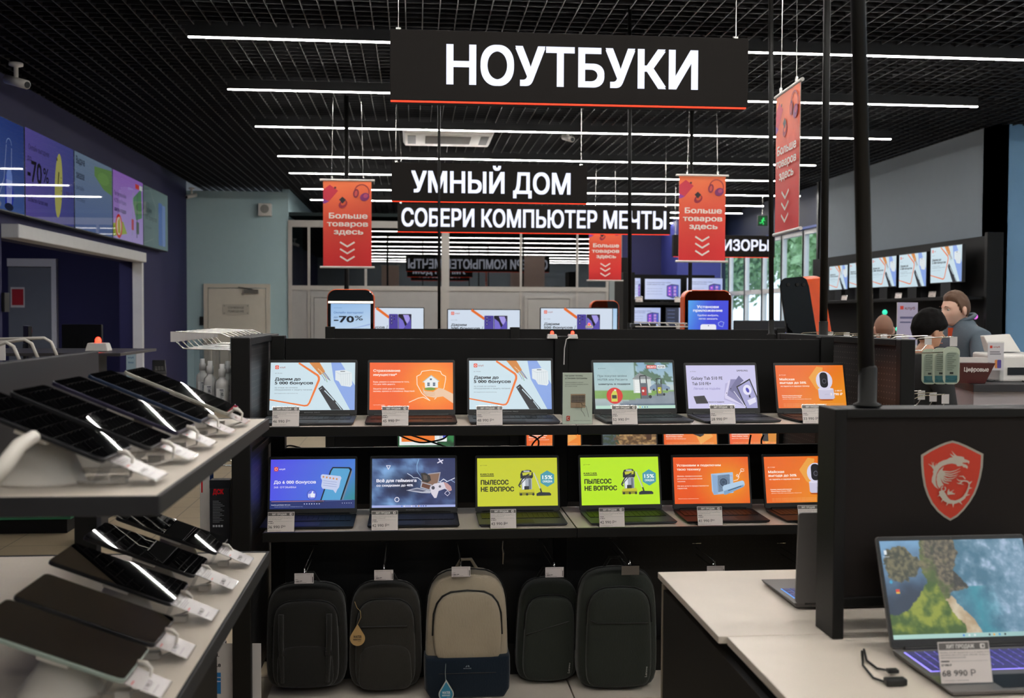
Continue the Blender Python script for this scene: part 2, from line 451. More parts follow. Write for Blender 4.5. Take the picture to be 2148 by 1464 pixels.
# partition of glass and light panels
PT = PY(700, 463, YB).z; PM = PY(700, 604, YB).z
def sx(px): return PY(px, 620, YB).x
fr_ = MB(); d0, d1 = YB - .04, YB + .04
posts = [(605, 613), (646, 651), (765, 770), (926, 942), (1090, 1094), (1208, 1212), (1270, 1276)]
for a, b in posts: fr_.box(sx(a), sx(b), d0, d1, 0, PT)
fr_.box(sx(605), sx(1276), d0 + .002, d1 - .002, PT - .12, PT + .001).box(sx(605), sx(1276), d0 + .002, d1 - .002, PM - .04, PM + .04)
pf = struct('trim_4', fr_, mat('partition_frame', '#b0aca6', .45))
pn = MB()
for i in range(6): pn.box(sx(posts[i][1]), sx(posts[i + 1][0]), YB - .015, YB + .015, 0.05, PM - .04)
struct('trim_5', pn, mat('light_grey_panel', '#a5a3a1', .6))
gm = glass_mat('dark_mirror_glass', (.25, .33, .33, 1), .14, .004, 1.5)
for i in range(6):
    g = MB().box(sx(posts[i][1]), sx(posts[i + 1][0]), YB - .006, YB + .006, PM + .04, PT - .12)
    struct('window_%d' % (7 + i), g, gm)
for n_, a, b in ((1, 653, 722), (2, 1100, 1200)):
    dm = MB(); z1 = PM - .12
    dm.box(sx(a), sx(a) + .05, YB - .06, YB - .016, 0, z1).box(sx(b) - .05, sx(b), YB - .06, YB - .016, 0, z1).box(sx(a) + .05, sx(b) - .05, YB - .06, YB - .016, z1 - .05, z1)
    dm.box(sx(a) + .06, sx(b) - .06, YB - .045, YB - .016, .02, z1 - .06)
    d = struct('door_%d' % n_, dm, mat('light_grey_door', '#aaa8a5', .5))
    MB().box(sx(b) - .16, sx(b) - .13, YB - .1, YB - .045, 1.0, 1.14).build('door_handle', M_CHROME, d)
# dark room behind the partition
struct('wall_store_room', MB().box(xc, 3.6, 21.4, 21.5, 0, 3.3).box(3.55, 3.65, YB + .05, 21.4, 0, 3.3).box(xc, 3.6, YB + .05, 21.4, 3.3, 3.36), mat('dark_teal_paint', '#1c2a2b', .8))
# service door in the pale blue wall
a = PY(428, 595, YB); b = PY(567, 595, YB)
dm = MB().box(a.x, a.x + .07, YB - .05, YB, 0, a.z).box(b.x - .07, b.x, YB - .05, YB, 0, a.z).box(a.x + .07, b.x - .07, YB - .05, YB, a.z - .07, a.z)
door3 = struct('door_3', dm, mat('cream_door_paint', '#cfc8ba', .5))
MB().box(a.x + .08, b.x - .08, YB - .04, YB - .005, .01, a.z - .08).build('door_leaf', mat('cream_door_leaf', '#d6cfc0', .5), door3)
MB().box(b.x - .45, b.x - .2, YB - .1, YB - .042, a.z - .17, a.z - .1).tube([(b.x - .3, YB - .09, a.z - .1), (b.x - .55, YB - .06, a.z - .06)], .01).build('door_closer', mat('steel_grey', '#77746e', .4, .5), door3)
MB().box(a.x + .12, a.x + .15, YB - .11, YB - .042, .95, 1.1).build('door_handle', M_CHROME, door3)
sg = Art((0, 0, 100, 40), .46)
sg.bg('#bfb9ab', 1); sg.text('СЛУЖЕБНОЕ', 20, 80, 17, 8, '#3d3a36', .01); sg.text('ПОМЕЩЕНИЕ', 20, 80, 31, 8, '#3d3a36', .01)
for q in ((6, 6), (94, 6), (6, 34), (94, 34)): sg.disc(q[0], q[1], 2, '#6a665f')
p = PY(495, 660, YB - .05); s_ = at(sg.build('door_plate', [M_PRT, M_PRT], door3), p, (R(90), 0, 0)); s_['label'] = 'small clear plate with a two line notice'
# door in the cash office, seen through the opening
YO = 16.19
xa, xb = PY(20, 600, YO).x, PY(111, 600, YO).x; zd4 = PY(60, 560, YO).z
door4 = struct('door_4', MB().box(xa, xb, YO - .05, YO - .001, 0, zd4), mat('grey_door', '#6d737a', .5))
MB().box(xb + .005, xb + .075, YO - .09, YO - .001, 0, zd4 + .12).box(xa, xb + .004, YO - .09, YO - .001, zd4 + .005, zd4 + .12).build('door_frame', M_FRAME, door4)
sg = Art((0, 0, 60, 90), .2); sg.bg('#d9d4ce', 1); sg.rect(5, 8, 55, 80, '#b3202a'); at(sg.build('door_notice', [M_PRT, M_PRT], door4), (PY(40, 640, YO).x, YO - .052, PY(40, 645, YO).z), (R(90), 0, 0))
ol = thing('office_fill_light', 'added panel light, out of sight, brightening the cash office', 'ceiling light', (XL - 1.4, 13.2, 3.07))  # added lamp, out of view, so the office interior isn't black
MB().box(-.3, .3, -.3, .3, 0, .028).build('frame', M_DARK, ol); MB().box(-.28, .28, -.28, .28, -.006, -.0005).build('diffuser', mat('office_fill_diffuser', '#dfe4ff', .5, emit=28, vary=0), ol)
# shutter box and side rail of the opening
rs = MB().box(XL - .02, XL + .16, OY0, OY1 + .02, OZ - .005, OZ + .125)
ro = thing('roller_shutter', 'cream roller shutter box and rail over the cash office opening', 'shutter')
rs.build('shutter_box', M_FRAME, ro, bevel=.01)
MB().box(XL - .01, XL + .12, OY1 - .06, OY1 + .02, 0, OZ - .006).build('side_rail', M_FRAME, ro, bevel=.005)

# ---------------------------------------------------------------- ceiling light strips
ZL = 3.6
M_DIFF = mat('strip_diffuser', (1, .97, .92, 1), .5, emit=STRIP, vary=0)
rows = []
def strip(Y, x0, x1, label):
    t = thing('light_strip', label, 'ceiling light', ((x0 + x1) / 2, Y, ZL), 0, 'rows of linear ceiling lights')
    h = (x1 - x0) / 2
    MB().box(-h, h, -.019, .019, .002, .085).build('housing', M_DARK, t)
    MB().prism(rrect(-.014, -.005, .014, .0015, .003, 3), -h, h, 'x').build('diffuser', M_DIFF, t)
    nn = 0
    hg = MB()
    for q in (-h + .4, 0, h - .4): hg.tube([(q, 0, .085), (q, 0, CEIL - ZL + .02)], .0025, 5)
    hg.build('hanger_wire', M_DARK, t)
names = ['first', 'second', 'third', 'fourth', 'fifth', 'sixth', 'seventh', 'eighth', 'ninth', 'tenth']
lefts = [(395, 77), (478, 187), (536, 265), (583, 327), (607, 363), (633, 396), (651, 419)]
rights = [None, 2050, 1868, 1710, 1625, 1678, 1601]
for i, (px, py) in enumerate(lefts):
    p = PZ(px, py, ZL)
    x1 = 9.0 if rights[i] is None else PY(rights[i], py + 30, p.y).x
    rows.append(p.y)
    strip(p.y, p.x, x1, ['nearest long white strip light across the top of the picture', 'second long white strip light crossing behind the biggest sign', 'third white strip light passing in front of the ceiling air conditioner',
          'fourth white strip light just above the two word smart home sign', 'fifth white strip light from the front, level with the banner tops', 'sixth white strip light from the front, running furthest right behind the banner', 'seventh white strip light from the front, low behind the signs'][i])
for i, py in enumerate((446, 457, 468)):
    p = PZ(1420, py, ZL)
    strip(p.y, 2.2, PY((1556, 1505, 1470)[i], py, p.y).x, ['eighth strip light, short, ending right of the middle banner', 'small strip light between the long sign and the banner, second lowest', 'lowest and farthest strip light between the long sign and the banner'][i])
for i, Y in enumerate((5.95, 4.1, 2.2, .3, -1.6, -3.2)):
    strip(Y, -1.7, 9.0, 'white strip light overhead out of the picture, %s towards the camera side' % names[i])

# ---------------------------------------------------------------- hanging signs
M_SBOX = mat('black_sign_face', '#1a1614', .7, spec=.2)
M_RED = mat('red_glow_edge', '#ff3a18', .5, emit=1.2, vary=0)
def sign(label, px0, px1, ptop, pbot, Y, text, tx0, tx1, tbase, cap, back=True, wires=True, lift=0, slim=.11, bold=.028):
    a = PY(px0, ptop, Y); b = PY(px1, pbot, Y); w = b.x - a.x; h = .345; cx = (a.x + b.x) / 2; zb = b.z
    t = thing('hanging_sign', label, 'sign', (cx, Y, zb), lift)
    MB().box(-w / 2, w / 2, 0, slim, 0, h).build('sign_box', M_SBOX, t, bevel=.003)
    MB().box(-w / 2 + .003, w / 2 - .01, .0, .018, -.006, -.0005).build('edge_strip', M_RED, t)['label'] = 'glowing red lower edge'
    for side in ((0, 1) if back else (0,)):
        A = Art((px0, 0, px1, h / w * (px1 - px0)), w, .0004)
        A.text(text, tx0, tx1, tbase, cap, '#e9edff', bold, res=5)
        o = A.build('lettering', [M_SIGN, M_SIGN], t)
        if side == 0: at(o, (0, -.001, 0), (R(90), 0, 0))
        else: at(o, (0, slim + .001, 0), (R(90), 0, R(180)))
    wr = MB()
    for q in (-w / 2 + .04, w / 2 - .05): wr.tube([(q, slim / 2, h), (q, slim / 2, CEIL - zb)], .0025, 6).box(q - .012, q + .012, slim / 2 - .008, slim / 2 + .008, h, h + .02)
    wr.build('hanging_wire', M_CHROME, t)
    return t
Y1, Y2, Y3 = 5.2, 9.45, 13.0
sign('biggest black hanging sign, one word in white lit letters, nearest the camera', 818, 1568, 80, 226, Y1, 'НОУТБУКИ', 933, 1460, 108, 78, lift=-.008)
sign('black hanging sign with two words in white letters, below the biggest sign', 821, 1232, 346, 427, Y2, 'УМНЫЙ ДОМ', 862, 1196, 61, 43)
sign('long black hanging sign with three words in white letters, lowest of the stacked signs', 834, 1406, 433, 492, Y3, 'СОБЕРИ КОМПЬЮТЕР МЕЧТЫ', 842, 1397, 46, 36)
sign('small black hanging sign partly hidden behind a red banner near the windows', 1413, 1625, 497, 540, 16.3, 'ТЕЛЕВИЗОРЫ', 1428, 1613, 31, 22, back=False)

# ---------------------------------------------------------------- banners
def banner_art(w):
    A = Art((0, 0, 100, 174), w, .0006)
    A.field(0, 0, 100, 174, 6, 16, lambda u, v: mixc((250, 122, 70), (235, 40, 42), v * 1.15 - .05 + .1 * (u - .5)), 0)
    A.cpoly([(14, 8), (31, 20), (12, 42), (-6, 44), (-4, 22)], '#d8324a'); A.cpoly([(0, 36), (12, 42), (4, 46), (-6, 46)], '#9a3a9c'); A.rect(23, 12, 27, 16, '#5a1a30', .8)
    A.disc(41, 47, 10, '#a11d3a', 7, rot=-40); A.disc(42, 45, 6, '#e2572f', 4, rot=-40); A.poly([(33, 38), (40, 32), (47, 38), (40, 46)], '#2b1c22')
    A.arc(80, 22, 15, 150, 390, 2.2, '#b03a3a'); A.disc(68, 25, 6, '#8e2440', 9, rot=10); A.disc(68, 25, 3, '#d5524c', 6, rot=10)
    A.disc(86, 32, 10, '#87286a', 8, rot=-25); A.disc(88, 30, 5, '#c04a72', 4, rot=-25)
    w_ = '#fff2e8'
    A.text('Больше', 12, 92, 76, 11, w_, .03); A.text('товаров', 8, 93, 92, 10.5, w_, .03); A.text('здесь', 22, 83, 108, 10.5, w_, .03)
    for y in (124, 138, 153): A.line([(35, y), (50, y + 9), (65, y)], 3.4, w_)
    return A
def banner(px0, px1, ptop, pbot, Y, label, rz=0):
    a = PY(px0, ptop, Y); b = PY(px1, pbot, Y)
    w, h = .46, .82; cx = (a.x + b.x) / 2; zb = b.z
    t = thing('hanging_banner', label, 'banner', (cx, Y, zb), rz, 'red and orange banners hanging from the ceiling')
    A = banner_art(w); s = h / A.h
    o = A.build('banner_sheet', [M_PRT, M_PRT], t); o.scale = (1, s, 1); at(o, (0, -.003, 0), (R(90), 0, 0))
    MB().box(-w / 2, w / 2, -.002, .001, 0, h).build('backing', mat('banner_back', '#d9bdb2', .7), t)
    rm = M_WPL
    for z, nm in ((h, 'top_rail'), (-.012, 'bottom_rail')):
        MB().tube([(-w / 2 - .03, 0, z + .008), (w / 2 + .03, 0, z + .008)], .011, 10).build(nm, rm, t)
    wr = MB()
    for q in (-.15, .15): wr.tube([(q, 0, h + .02), (q + (.02 if q < 0 else -.02), 0, CEIL - zb)], .0022, 6).tube([(q, 0, h + .015), (q, 0, h + .045)], .009, 8)
    wr.build('hanging_cord', M_CHROME, t)
banner(676, 781, 388, 560, 10.2, 'red banner left of the black signs, facing the camera')
banner(1420, 1525, 372, 548, 10.0, 'red banner right of the long sign, facing the camera, upper and larger of the pair')
banner(1237, 1302, 480, 588, 14.6, 'smallest red banner, half hidden under the long black sign')
banner(1626, 1678, 200, 485, 6.0, 'big red banner turned almost edge-on beside the right black pole', rz=R(-93))

# ---------------------------------------------------------------- screen pictures
def club(fr=(85, 87, 772, 460), wide=1, rough=False):
    A = Art(fr, wide); A.bg('#cfe4ee')
    A.cpoly([(575, 87), (655, 87), (780, 280), (780, 460), (735, 460), (600, 230)], '#8ba9e8')
    A.line([(85, 378), (365, 426), (390, 422), (405, 403), (478, 225), (478, 205), (468, 188), (312, 90)], [9, 12, 13, 14, 18, 18, 17, 14], '#ee7420')
    A.cpoly([(397, 87), (482, 87), (528, 160), (488, 186)], '#d48537'); A.text('NTSS', 468, 508, 140, 9, '#f2d9b0', .03, slope=.9)
    for i, c in enumerate(('#3a6fb0', '#e8e8e8', '#4f9a55', '#c9752e', '#7d8fb8', '#2f3f66', '#d8dde0')):
        A.line([(495 + 5 * i, 178 - 3 * i), (515 + 7 * i, 205 - i), (530 + 8 * i, 232 - 4 * i + (i % 3) * 9)], 4, c)
    A.poly([(610, 152), (690, 145), (745, 168), (750, 262), (735, 280), (660, 270), (640, 236), (612, 225)], '#e3ebef')
    for i in range(5): A.line([(655 + 18 * i, 170), (660 + 17 * i, 268)], 2, '#bccbd4')
    A.line([(612, 160), (650, 180), (742, 172)], 2, '#b9c7d0'); A.rect(652, 155, 690, 160, '#3b4a55')
    A.cpoly([(475, 292), (508, 268), (690, 470), (590, 470)], '#1d1f26'); A.line([(525, 308), (602, 385)], 8, '#cfe4ee'); A.line([(618, 400), (665, 458)], 6, '#cfe4ee')
    A.line([(488, 300), (505, 288)], 3, '#cfe4ee')
    A.rect(123, 110, 153, 140, '#e2452f', 6); A.line([(138, 117), (146, 123), (143, 133), (133, 133), (130, 123)], 3, '#ffe9e0', True)
    A.text('клуб', 162, 205, 132, 13, '#a5523f', .01)
    A.text('до 18 мая', 123, 180, 174, 6, '#4c5560')
    A.text('Дарим до', 123, 330, 228, 22, '#11141d', .035); A.text('5 000 бонусов', 123, 432, 259, 22, '#11141d', .035)
    A.text('за отзыв на сетевое', 123, 307, 290, 11, '#6d7b86'); A.text('оборудование и защиту питания', 123, 425, 307, 11, '#6d7b86')
    A.text('Для юридических и физических лиц', 123, 312, 333, 6, '#58626c')
    return A
def insure(wide):
    A = Art((878, 95, 1552, 468), wide)
    A.field(878, 95, 1552, 468, 12, 8, lambda u, v: mixc((246, 96, 16), (255, 156, 26), 1.25 - 2.6 * math.hypot(u - .76, (v - .45) * .6)))
    t = '#fff0e4'
    A.text('Страхование', 907, 1124, 168, 19, t, .025); A.text('имущества*', 907, 1097, 200, 19, t, .025)
    A.text('Будь уверен в сохранности того,', 907, 1197, 253, 11, t, .012); A.text('что для тебя дорого.', 907, 1085, 272, 11, t, .012)
    A.text('Защити свой дом от пожара,', 907, 1160, 308, 11, t, .012); A.text('залива, кражи и стихийных бедствий.', 907, 1243, 327, 11, t, .012)
    A.text('* до 31.12.2025 условия', 907, 1000, 432, 6, t)
    A.line([(1195, 410), (1270, 378), (1310, 370), (1366, 398)], 6, '#ffe2c9')
    A.line([(1400, 388), (1440, 350), (1478, 300), (1492, 230), (1492, 205), (1462, 190), (1450, 165), (1375, 155), (1300, 165), (1288, 190), (1258, 205), (1260, 270), (1300, 340), (1366, 398)], 5, '#fff0e2')
    A.poly([(1308, 250), (1375, 198), (1438, 245), (1430, 250), (1430, 295), (1325, 295), (1322, 255)], '#eef1f2'); A.line([(1305, 252), (1375, 198), (1440, 247)], 6, '#b9c4cc')
    for x in (1343, 1388): A.rect(x, 255, x + 20, 282, '#4b6074'); A.line([(x, 268), (x + 20, 268)], 2, '#eef1f2')
    A.rect(1364, 222, 1380, 236, '#54606c')
    A.disc(1365, 305, 45, '#6f9a3c', 12)
    A.poly([(1305, 285), (1320, 320), (1390, 328), (1435, 298), (1470, 305), (1552, 345), (1552, 420), (1470, 365), (1400, 375), (1335, 362), (1308, 335)], '#f0c9a8')
    for y in (330, 342, 354): A.line([(1325, y - 8), (1375, y + 4), (1405, y - 2)], 3, '#d8a27c')
    A.line([(1305, 285), (1312, 330), (1340, 362)], 4, '#e0ac85')
    return A
def huter(wide):
    A = Art((1125, 85, 1780, 440), wide)
    def f(u, v):
        n = fbm(u * 9, v * 6)
        if v < .5: c = mixc((128, 168, 196), (176, 200, 208), v * 2)
        else: c = mixc((190, 205, 205), (150, 168, 172), (v - .5) * 2)
        if u < .55 and v < .72: c = mixc(c, (168, 198, 200), .75)
        if u > .5 and v < .48 and n > -.05: c = mixc(c, (58, 92, 60), .8)
        if .6 < v < .78 + .1 * u: c = mixc(c, (112, 158, 62), .85)
        if v > .62 + .35 * (1 - u) and u > .3: c = (128, 140, 152) if v < .9 else (70, 88, 110)
        return mixc(c, (255, 255, 255), .02 + .08 * n)
    A.field(1125, 85, 1780, 440, 60, 34, f)
    A.rect(1445, 208, 1592, 320, '#cfd6d4'); A.rect(1458, 222, 1500, 318, '#eef0ee'); A.poly([(1440, 210), (1500, 165), (1600, 205), (1600, 214), (1440, 214)], '#8a8f90')
    for i in range(5): A.line([(1460, 235 + 16 * i), (1498, 235 + 16 * i)], 2, '#c6ccca')
    A.poly([(1580, 275), (1610, 255), (1700, 252), (1748, 278), (1748, 296), (1580, 298)], '#7c93ac'); A.disc(1612, 297, 9, '#2b3138'); A.disc(1722, 296, 9, '#2b3138')
    A.text('до 30 июня', 1160, 1222, 134, 7, '#24303a')
    A.text('При покупке мойки', 1155, 1393, 196, 16, '#2a3840'); A.text('HUTER или Ресанта', 1155, 1397, 224, 16, '#2a3840'); A.text('шампунь в подарок', 1158, 1422, 257, 13, '#1b262d', .03)
    A.disc(1286, 340, 66, '#d8271f', 62, 32); A.poly([(1258, 330), (1275, 303), (1300, 300), (1308, 330), (1308, 385), (1258, 385)], '#cfd04a'); A.rect(1264, 335, 1302, 362, '#2a2f28'); A.rect(1284, 292, 1300, 304, '#e9e4d8')
    A.rect(1562, 107, 1643, 133, '#d93a32'); A.text('РЕСАНТА', 1568, 1640, 128, 16, '#fff3ee', .03); A.rect(1650, 107, 1718, 133, '#eff3f4'); A.text('HÜTER', 1654, 1713, 128, 15, '#1f2a30', .03)
    for x0, c, s in ((1500, '#b03030', 1.0), (1635, '#b8b832', .75)):
        b = 365 if s == 1 else 345
        A.line([(x0, b - 175 * s), (x0 + 3, b)], 8, '#22262a'); A.line([(x0 + 52 * s, b - 175 * s), (x0 + 58 * s, b)], 8, '#22262a'); A.line([(x0, b - 175 * s), (x0 + 50 * s, b - 178 * s)], 8, '#22262a')
        A.poly([(x0 - 2, b - 120 * s), (x0 + 60 * s, b - 120 * s), (x0 + 66 * s, b), (x0 + 4, b)], '#59636b'); A.rect(x0 + 8, b - 90 * s, x0 + 50 * s, b - 25 * s, c, 5)
        A.disc(x0 + 78 * s, b - 15 * s, 13 * s, '#1b1e22'); A.disc(x0 + 22, b - 60 * s, 9 * s, '#e9e4dc')
    A.rect(1125, 416, 1780, 440, '#b7dccb')
    for i, c in enumerate(('#2f6fd0', '#e0e6e6', '#cfae3c', '#3a8fd0', '#39424a', '#3f6a9c')): A.disc(1448 + 20 * i, 429, 5, c)
    return A
def tabs(wide):
    A = Art((155, 125, 765, 445), wide); A.bg('#cdc9ee')
    t = '#15151f'
    A.text('до 28 мая', 190, 240, 173, 6, '#3c3a55'); A.text('SAMSUNG', 600, 698, 171, 12, t, .02)
    A.text('Galaxy Tab S10 FE', 197, 470, 232, 24, t, .012); A.text('Tab S10 FE+', 200, 366, 272, 23, t, .012)
    A.text('Лёгкий на подъём', 210, 442, 306, 16, '#7a72b8', -.005)
    A.poly([(205, 355), (300, 350), (328, 400), (330, 408), (225, 410)], '#1b1b22'); A.line([(214, 362), (296, 358), (318, 398)], 2, '#3c3c48')
    A.text('Чехол в подарок', 330, 470, 402, 9, '#34324c', .02)
    A.poly([(490, 262), (560, 240), (640, 400), (655, 440), (600, 420), (470, 380)], '#b8b2dc')
    A.poly([(520, 240), (600, 232), (655, 432), (480, 372), (478, 345)], '#d8d2f0'); A.poly([(540, 230), (620, 230), (660, 436), (500, 350)], '#8b88b4')
    A.poly([(615, 203), (655, 240), (590, 285), (640, 395), (520, 310)], '#72709a'); A.disc(535, 300, 5, '#38364f'); A.disc(497, 333, 4, '#38364f')
    A.poly([(585, 285), (710, 225), (765, 360), (765, 445), (655, 445)], '#17171d'); A.poly([(597, 290), (705, 238), (760, 375), (760, 445), (665, 445)], '#a6a4d4')
    A.disc(680, 310, 38, '#e9e6fb'); A.disc(682, 312, 13, '#4a46b4', 20, rot=-30); A.poly([(690, 350), (700, 345), (706, 366), (690, 368)], '#28283a')
    A.poly([(672, 388), (745, 365), (752, 400), (690, 425)], '#e4e2f6'); A.line([(560, 320), (655, 438)], 5, '#ecebf8')
    return A
def camera_ad(wide):
    A = Art((845, 112, 1438, 440), wide)
    A.field(845, 112, 1438, 440, 12, 8, lambda u, v: mixc((238, 96, 20), (240, 146, 34), .15 + .9 * u * (.4 + v)))
    A.poly([(1205, 122), (1260, 130), (1215, 318), (1180, 290), (1128, 208)], '#f1a544')
    t = '#fff0e2'
    A.text('до 12 мая', 872, 930, 190, 8, t); A.text('Майская', 873, 1003, 228, 17, t, .03); A.text('выгода до 50%', 873, 1103, 254, 17, t, .03); A.text('на гаджеты и садовую технику', 878, 1128, 277, 10, t, .02)
    A.text('Камера видеонаблюдения', 882, 1055, 348, 7, t, .03); A.text('Xiaomi Smart Camera C200', 884, 1047, 361, 7, t, .03); A.text('цветная | 1920х1080 | беспроводная, поворотная', 886, 1133, 374, 5.5, t)
    for i in range(3): A.text('АО «Сити» условия акции и цены действительны в период её проведения', 890, 1415, 410 + 9 * i, 4, '#f4c088')
    A.disc(1265, 379, 62, '#b8541a', 7); A.poly([(1200, 295), (1335, 295), (1340, 365), (1325, 374), (1215, 374), (1202, 365)], '#cfcbe2'); A.disc(1267, 296, 67, '#e6e2f2', 9)
    A.disc(1260, 232, 72, '#dedaf0'); A.poly(rrect(1222, 168, 1292, 286, 30), '#17161b'); A.disc(1260, 236, 20, '#34333d'); A.disc(1260, 236, 13, '#111015'); A.arc(1260, 236, 16, 0, 360, 2.5, '#7b7988')
    A.text('3 490 ₽', 1346, 1406, 316, 11, t, .02); A.text('2 790 ₽', 1302, 1410, 345, 18, t, .035); A.text('xiaomi', 1252, 1290, 340, 5, '#9b98ad')
    return A
def review(wide):
    A = Art((85, 850, 768, 1235), wide)
    A.field(85, 850, 768, 1235, 14, 9, lambda u, v: mixc(mixc((88, 82, 238), (70, 132, 214), u * .9 + v * .2), (44, 140, 130), max(0, (u + v * .7 - 1.15)) * 2))
    A.rect(113, 908, 146, 942, '#d8402f', 6); A.line([(129, 914), (139, 922), (135, 934), (123, 934), (119, 922)], 3, '#ffe0d8', True); A.text('клуб', 155, 202, 932, 13, '#e6e2f6', .02)
    A.text('До 6 000 бонусов', 113, 452, 1039, 24, '#f2f0ff', .025); A.text('за отзывы', 113, 292, 1073, 17, '#dcd9fb', .01)
    A.poly([(585, 912), (725, 915), (742, 930), (740, 945), (640, 1228), (470, 1228), (565, 940)], '#10131c'); A.poly([(590, 922), (715, 925), (726, 940), (630, 1228), (480, 1228), (575, 945)], '#58a6d8')
    A.line([(742, 945), (650, 1228)], 8, '#7d8796')
    A.poly([(492, 975), (505, 968), (650, 985), (658, 1000), (650, 1020), (640, 1070), (625, 1090), (612, 1118), (592, 1092), (505, 1080), (495, 1060), (502, 1015), (490, 995)], '#c9d3f2')
    for i in range(5):
        cx, cy = 512 + 27 * i, 989 + 4.5 * i
        A.poly([(cx + (11 if j % 2 == 0 else 5) * math.sin(j * math.pi / 5), cy - (11 if j % 2 == 0 else 5) * math.cos(j * math.pi / 5)) for j in range(10)], '#d98a2c')
    for i in range(3): A.line([(510, 1018 + 18 * i), (620, 1032 + 18 * i)], 2.5, '#6f83c4')
    A.disc(420, 1128, 38, '#6b7ae8'); A.arc(420, 1128, 38, 0, 360, 3, '#2b3890'); A.poly([(405, 1120), (415, 1118), (425, 1098), (433, 1102), (430, 1116), (448, 1120), (444, 1148), (410, 1148)], '#f0f2ff'); A.rect(392, 1120, 403, 1148, '#dfe4ff')
    A.rect(85, 1170, 768, 1235, (.02, .035, .16, 1)); A.line([(97, 1178), (520, 1176)], 3, '#d88a96'); A.line([(530, 1176), (745, 1170)], 3, '#6a78b8')
    A.text('PowerPoint_для Битрикс 16х9_2.wmv', 97, 250, 1207, 7, '#e8ebff', .02); A.text('Акция для физических и юридических лиц', 122, 350, 1221, 6, '#aab4e0')
    for i in range(7): A.disc(362 + 20 * i, 1198, 4, '#dfe4ff' if i != 3 else '#ffffff', 4)
    for i in range(5): A.disc(668 + 18 * i, 1195, 3, '#dfe4ff')
    A.rect(450, 1177, 512, 1189, '#2a2f48')
    return A
def gaming(wide):
    A = Art((890, 848, 1565, 1230), wide)
    def f(u, v):
        n = fbm(u * 3, v * 3)
        c = mixc((40, 52, 96), (132, 176, 226), max(0, .5 + n * 1.1 - .5 * u))
        if u > .6: c = mixc(c, (52, 56, 100), .4)
        return mixc(c, (14, 18, 40), max(0, .75 - 2.2 * math.hypot(u - .38, v - .52)))
    A.field(890, 848, 1565, 1230, 40, 24, f)
    A.line([(1270, 852), (1253, 900), (1255, 950), (1290, 1000)], [3, 4, 3, 1], '#9fd0f4')
    A.line([(1175, 965), (1210, 985), (1225, 1000), (1260, 1000), (1300, 1030)], 4, '#e8f2ff'); A.line([(1400, 1010), (1440, 1035), (1470, 1012), (1500, 1032), (1562, 1005)], 5, '#f2f6ff')
    A.line([(1430, 1030), (1470, 1045), (1530, 1020), (1562, 1040)], 3, '#bcd8ff')
    A.line([(1430, 852), (1462, 890)], 9, '#e6e2f4'); A.line([(1420, 886), (1468, 862)], 9, '#e6e2f4')
    A.line([(1006, 903), (1038, 903), (1022, 932)], 5, '#eceaf8', True); A.arc(1092, 1168, 17, 0, 360, 6, '#eceaf8'); A.line([(1500, 1103), (1523, 1122), (1502, 1144), (1478, 1124)], 4, '#dcd9ee', True)
    A.poly([(1345, 968), (1447, 957), (1425, 1060), (1370, 1075), (1285, 1035)], '#a9a4ac'); A.poly([(1350, 975), (1438, 966), (1418, 1052), (1370, 1066), (1292, 1032)], '#8a6a58')
    A.poly([(1290, 1035), (1375, 1055), (1360, 1100), (1280, 1078)], '#b3b6c2'); A.poly([(1298, 1042), (1366, 1060), (1354, 1092), (1290, 1072)], '#6b4436')
    A.poly([(1165, 1098), (1255, 1078), (1375, 1105), (1362, 1122), (1290, 1120)], '#b9bccb'); A.poly([(1195, 1097), (1255, 1085), (1330, 1102), (1300, 1110)], '#5a5e78')
    A.poly([(1285, 965), (1320, 962), (1360, 985), (1368, 1020), (1340, 1040), (1295, 1028)], '#33302e'); A.poly([(1300, 975), (1335, 985), (1340, 1015), (1310, 1020)], '#5b5048')
    A.poly([(1358, 1075), (1395, 1048), (1470, 1035), (1500, 1045), (1530, 1070), (1538, 1100), (1520, 1108), (1480, 1088), (1430, 1105), (1412, 1158), (1395, 1160), (1370, 1125)], '#dcd6e2')
    A.poly([(1470, 1035), (1500, 1045), (1530, 1070), (1538, 1100), (1520, 1108), (1490, 1085)], '#c69a98'); A.disc(1385, 1080, 14, '#4a4a58'); A.disc(1440, 1070, 10, '#6a6674')
    A.text('Всё для гейминга', 926, 1250, 1032, 23, '#f6f4ff', .035); A.text('со скидками до 40%', 926, 1222, 1066, 17, '#f6f4ff', .03)
    A.rect(890, 1212, 1565, 1230, '#a9b4e8')
    for i, c in enumerate(('#3f7ad8', '#e9ecf8', '#e9ecf8', '#2f3a60', '#c9903c', '#3b62c0', '#3347a8', '#444a78')): A.disc((1132, 1152, 1210, 1246, 1268, 1288, 1306, 1326)[i], 1220, 5, c)
    return A
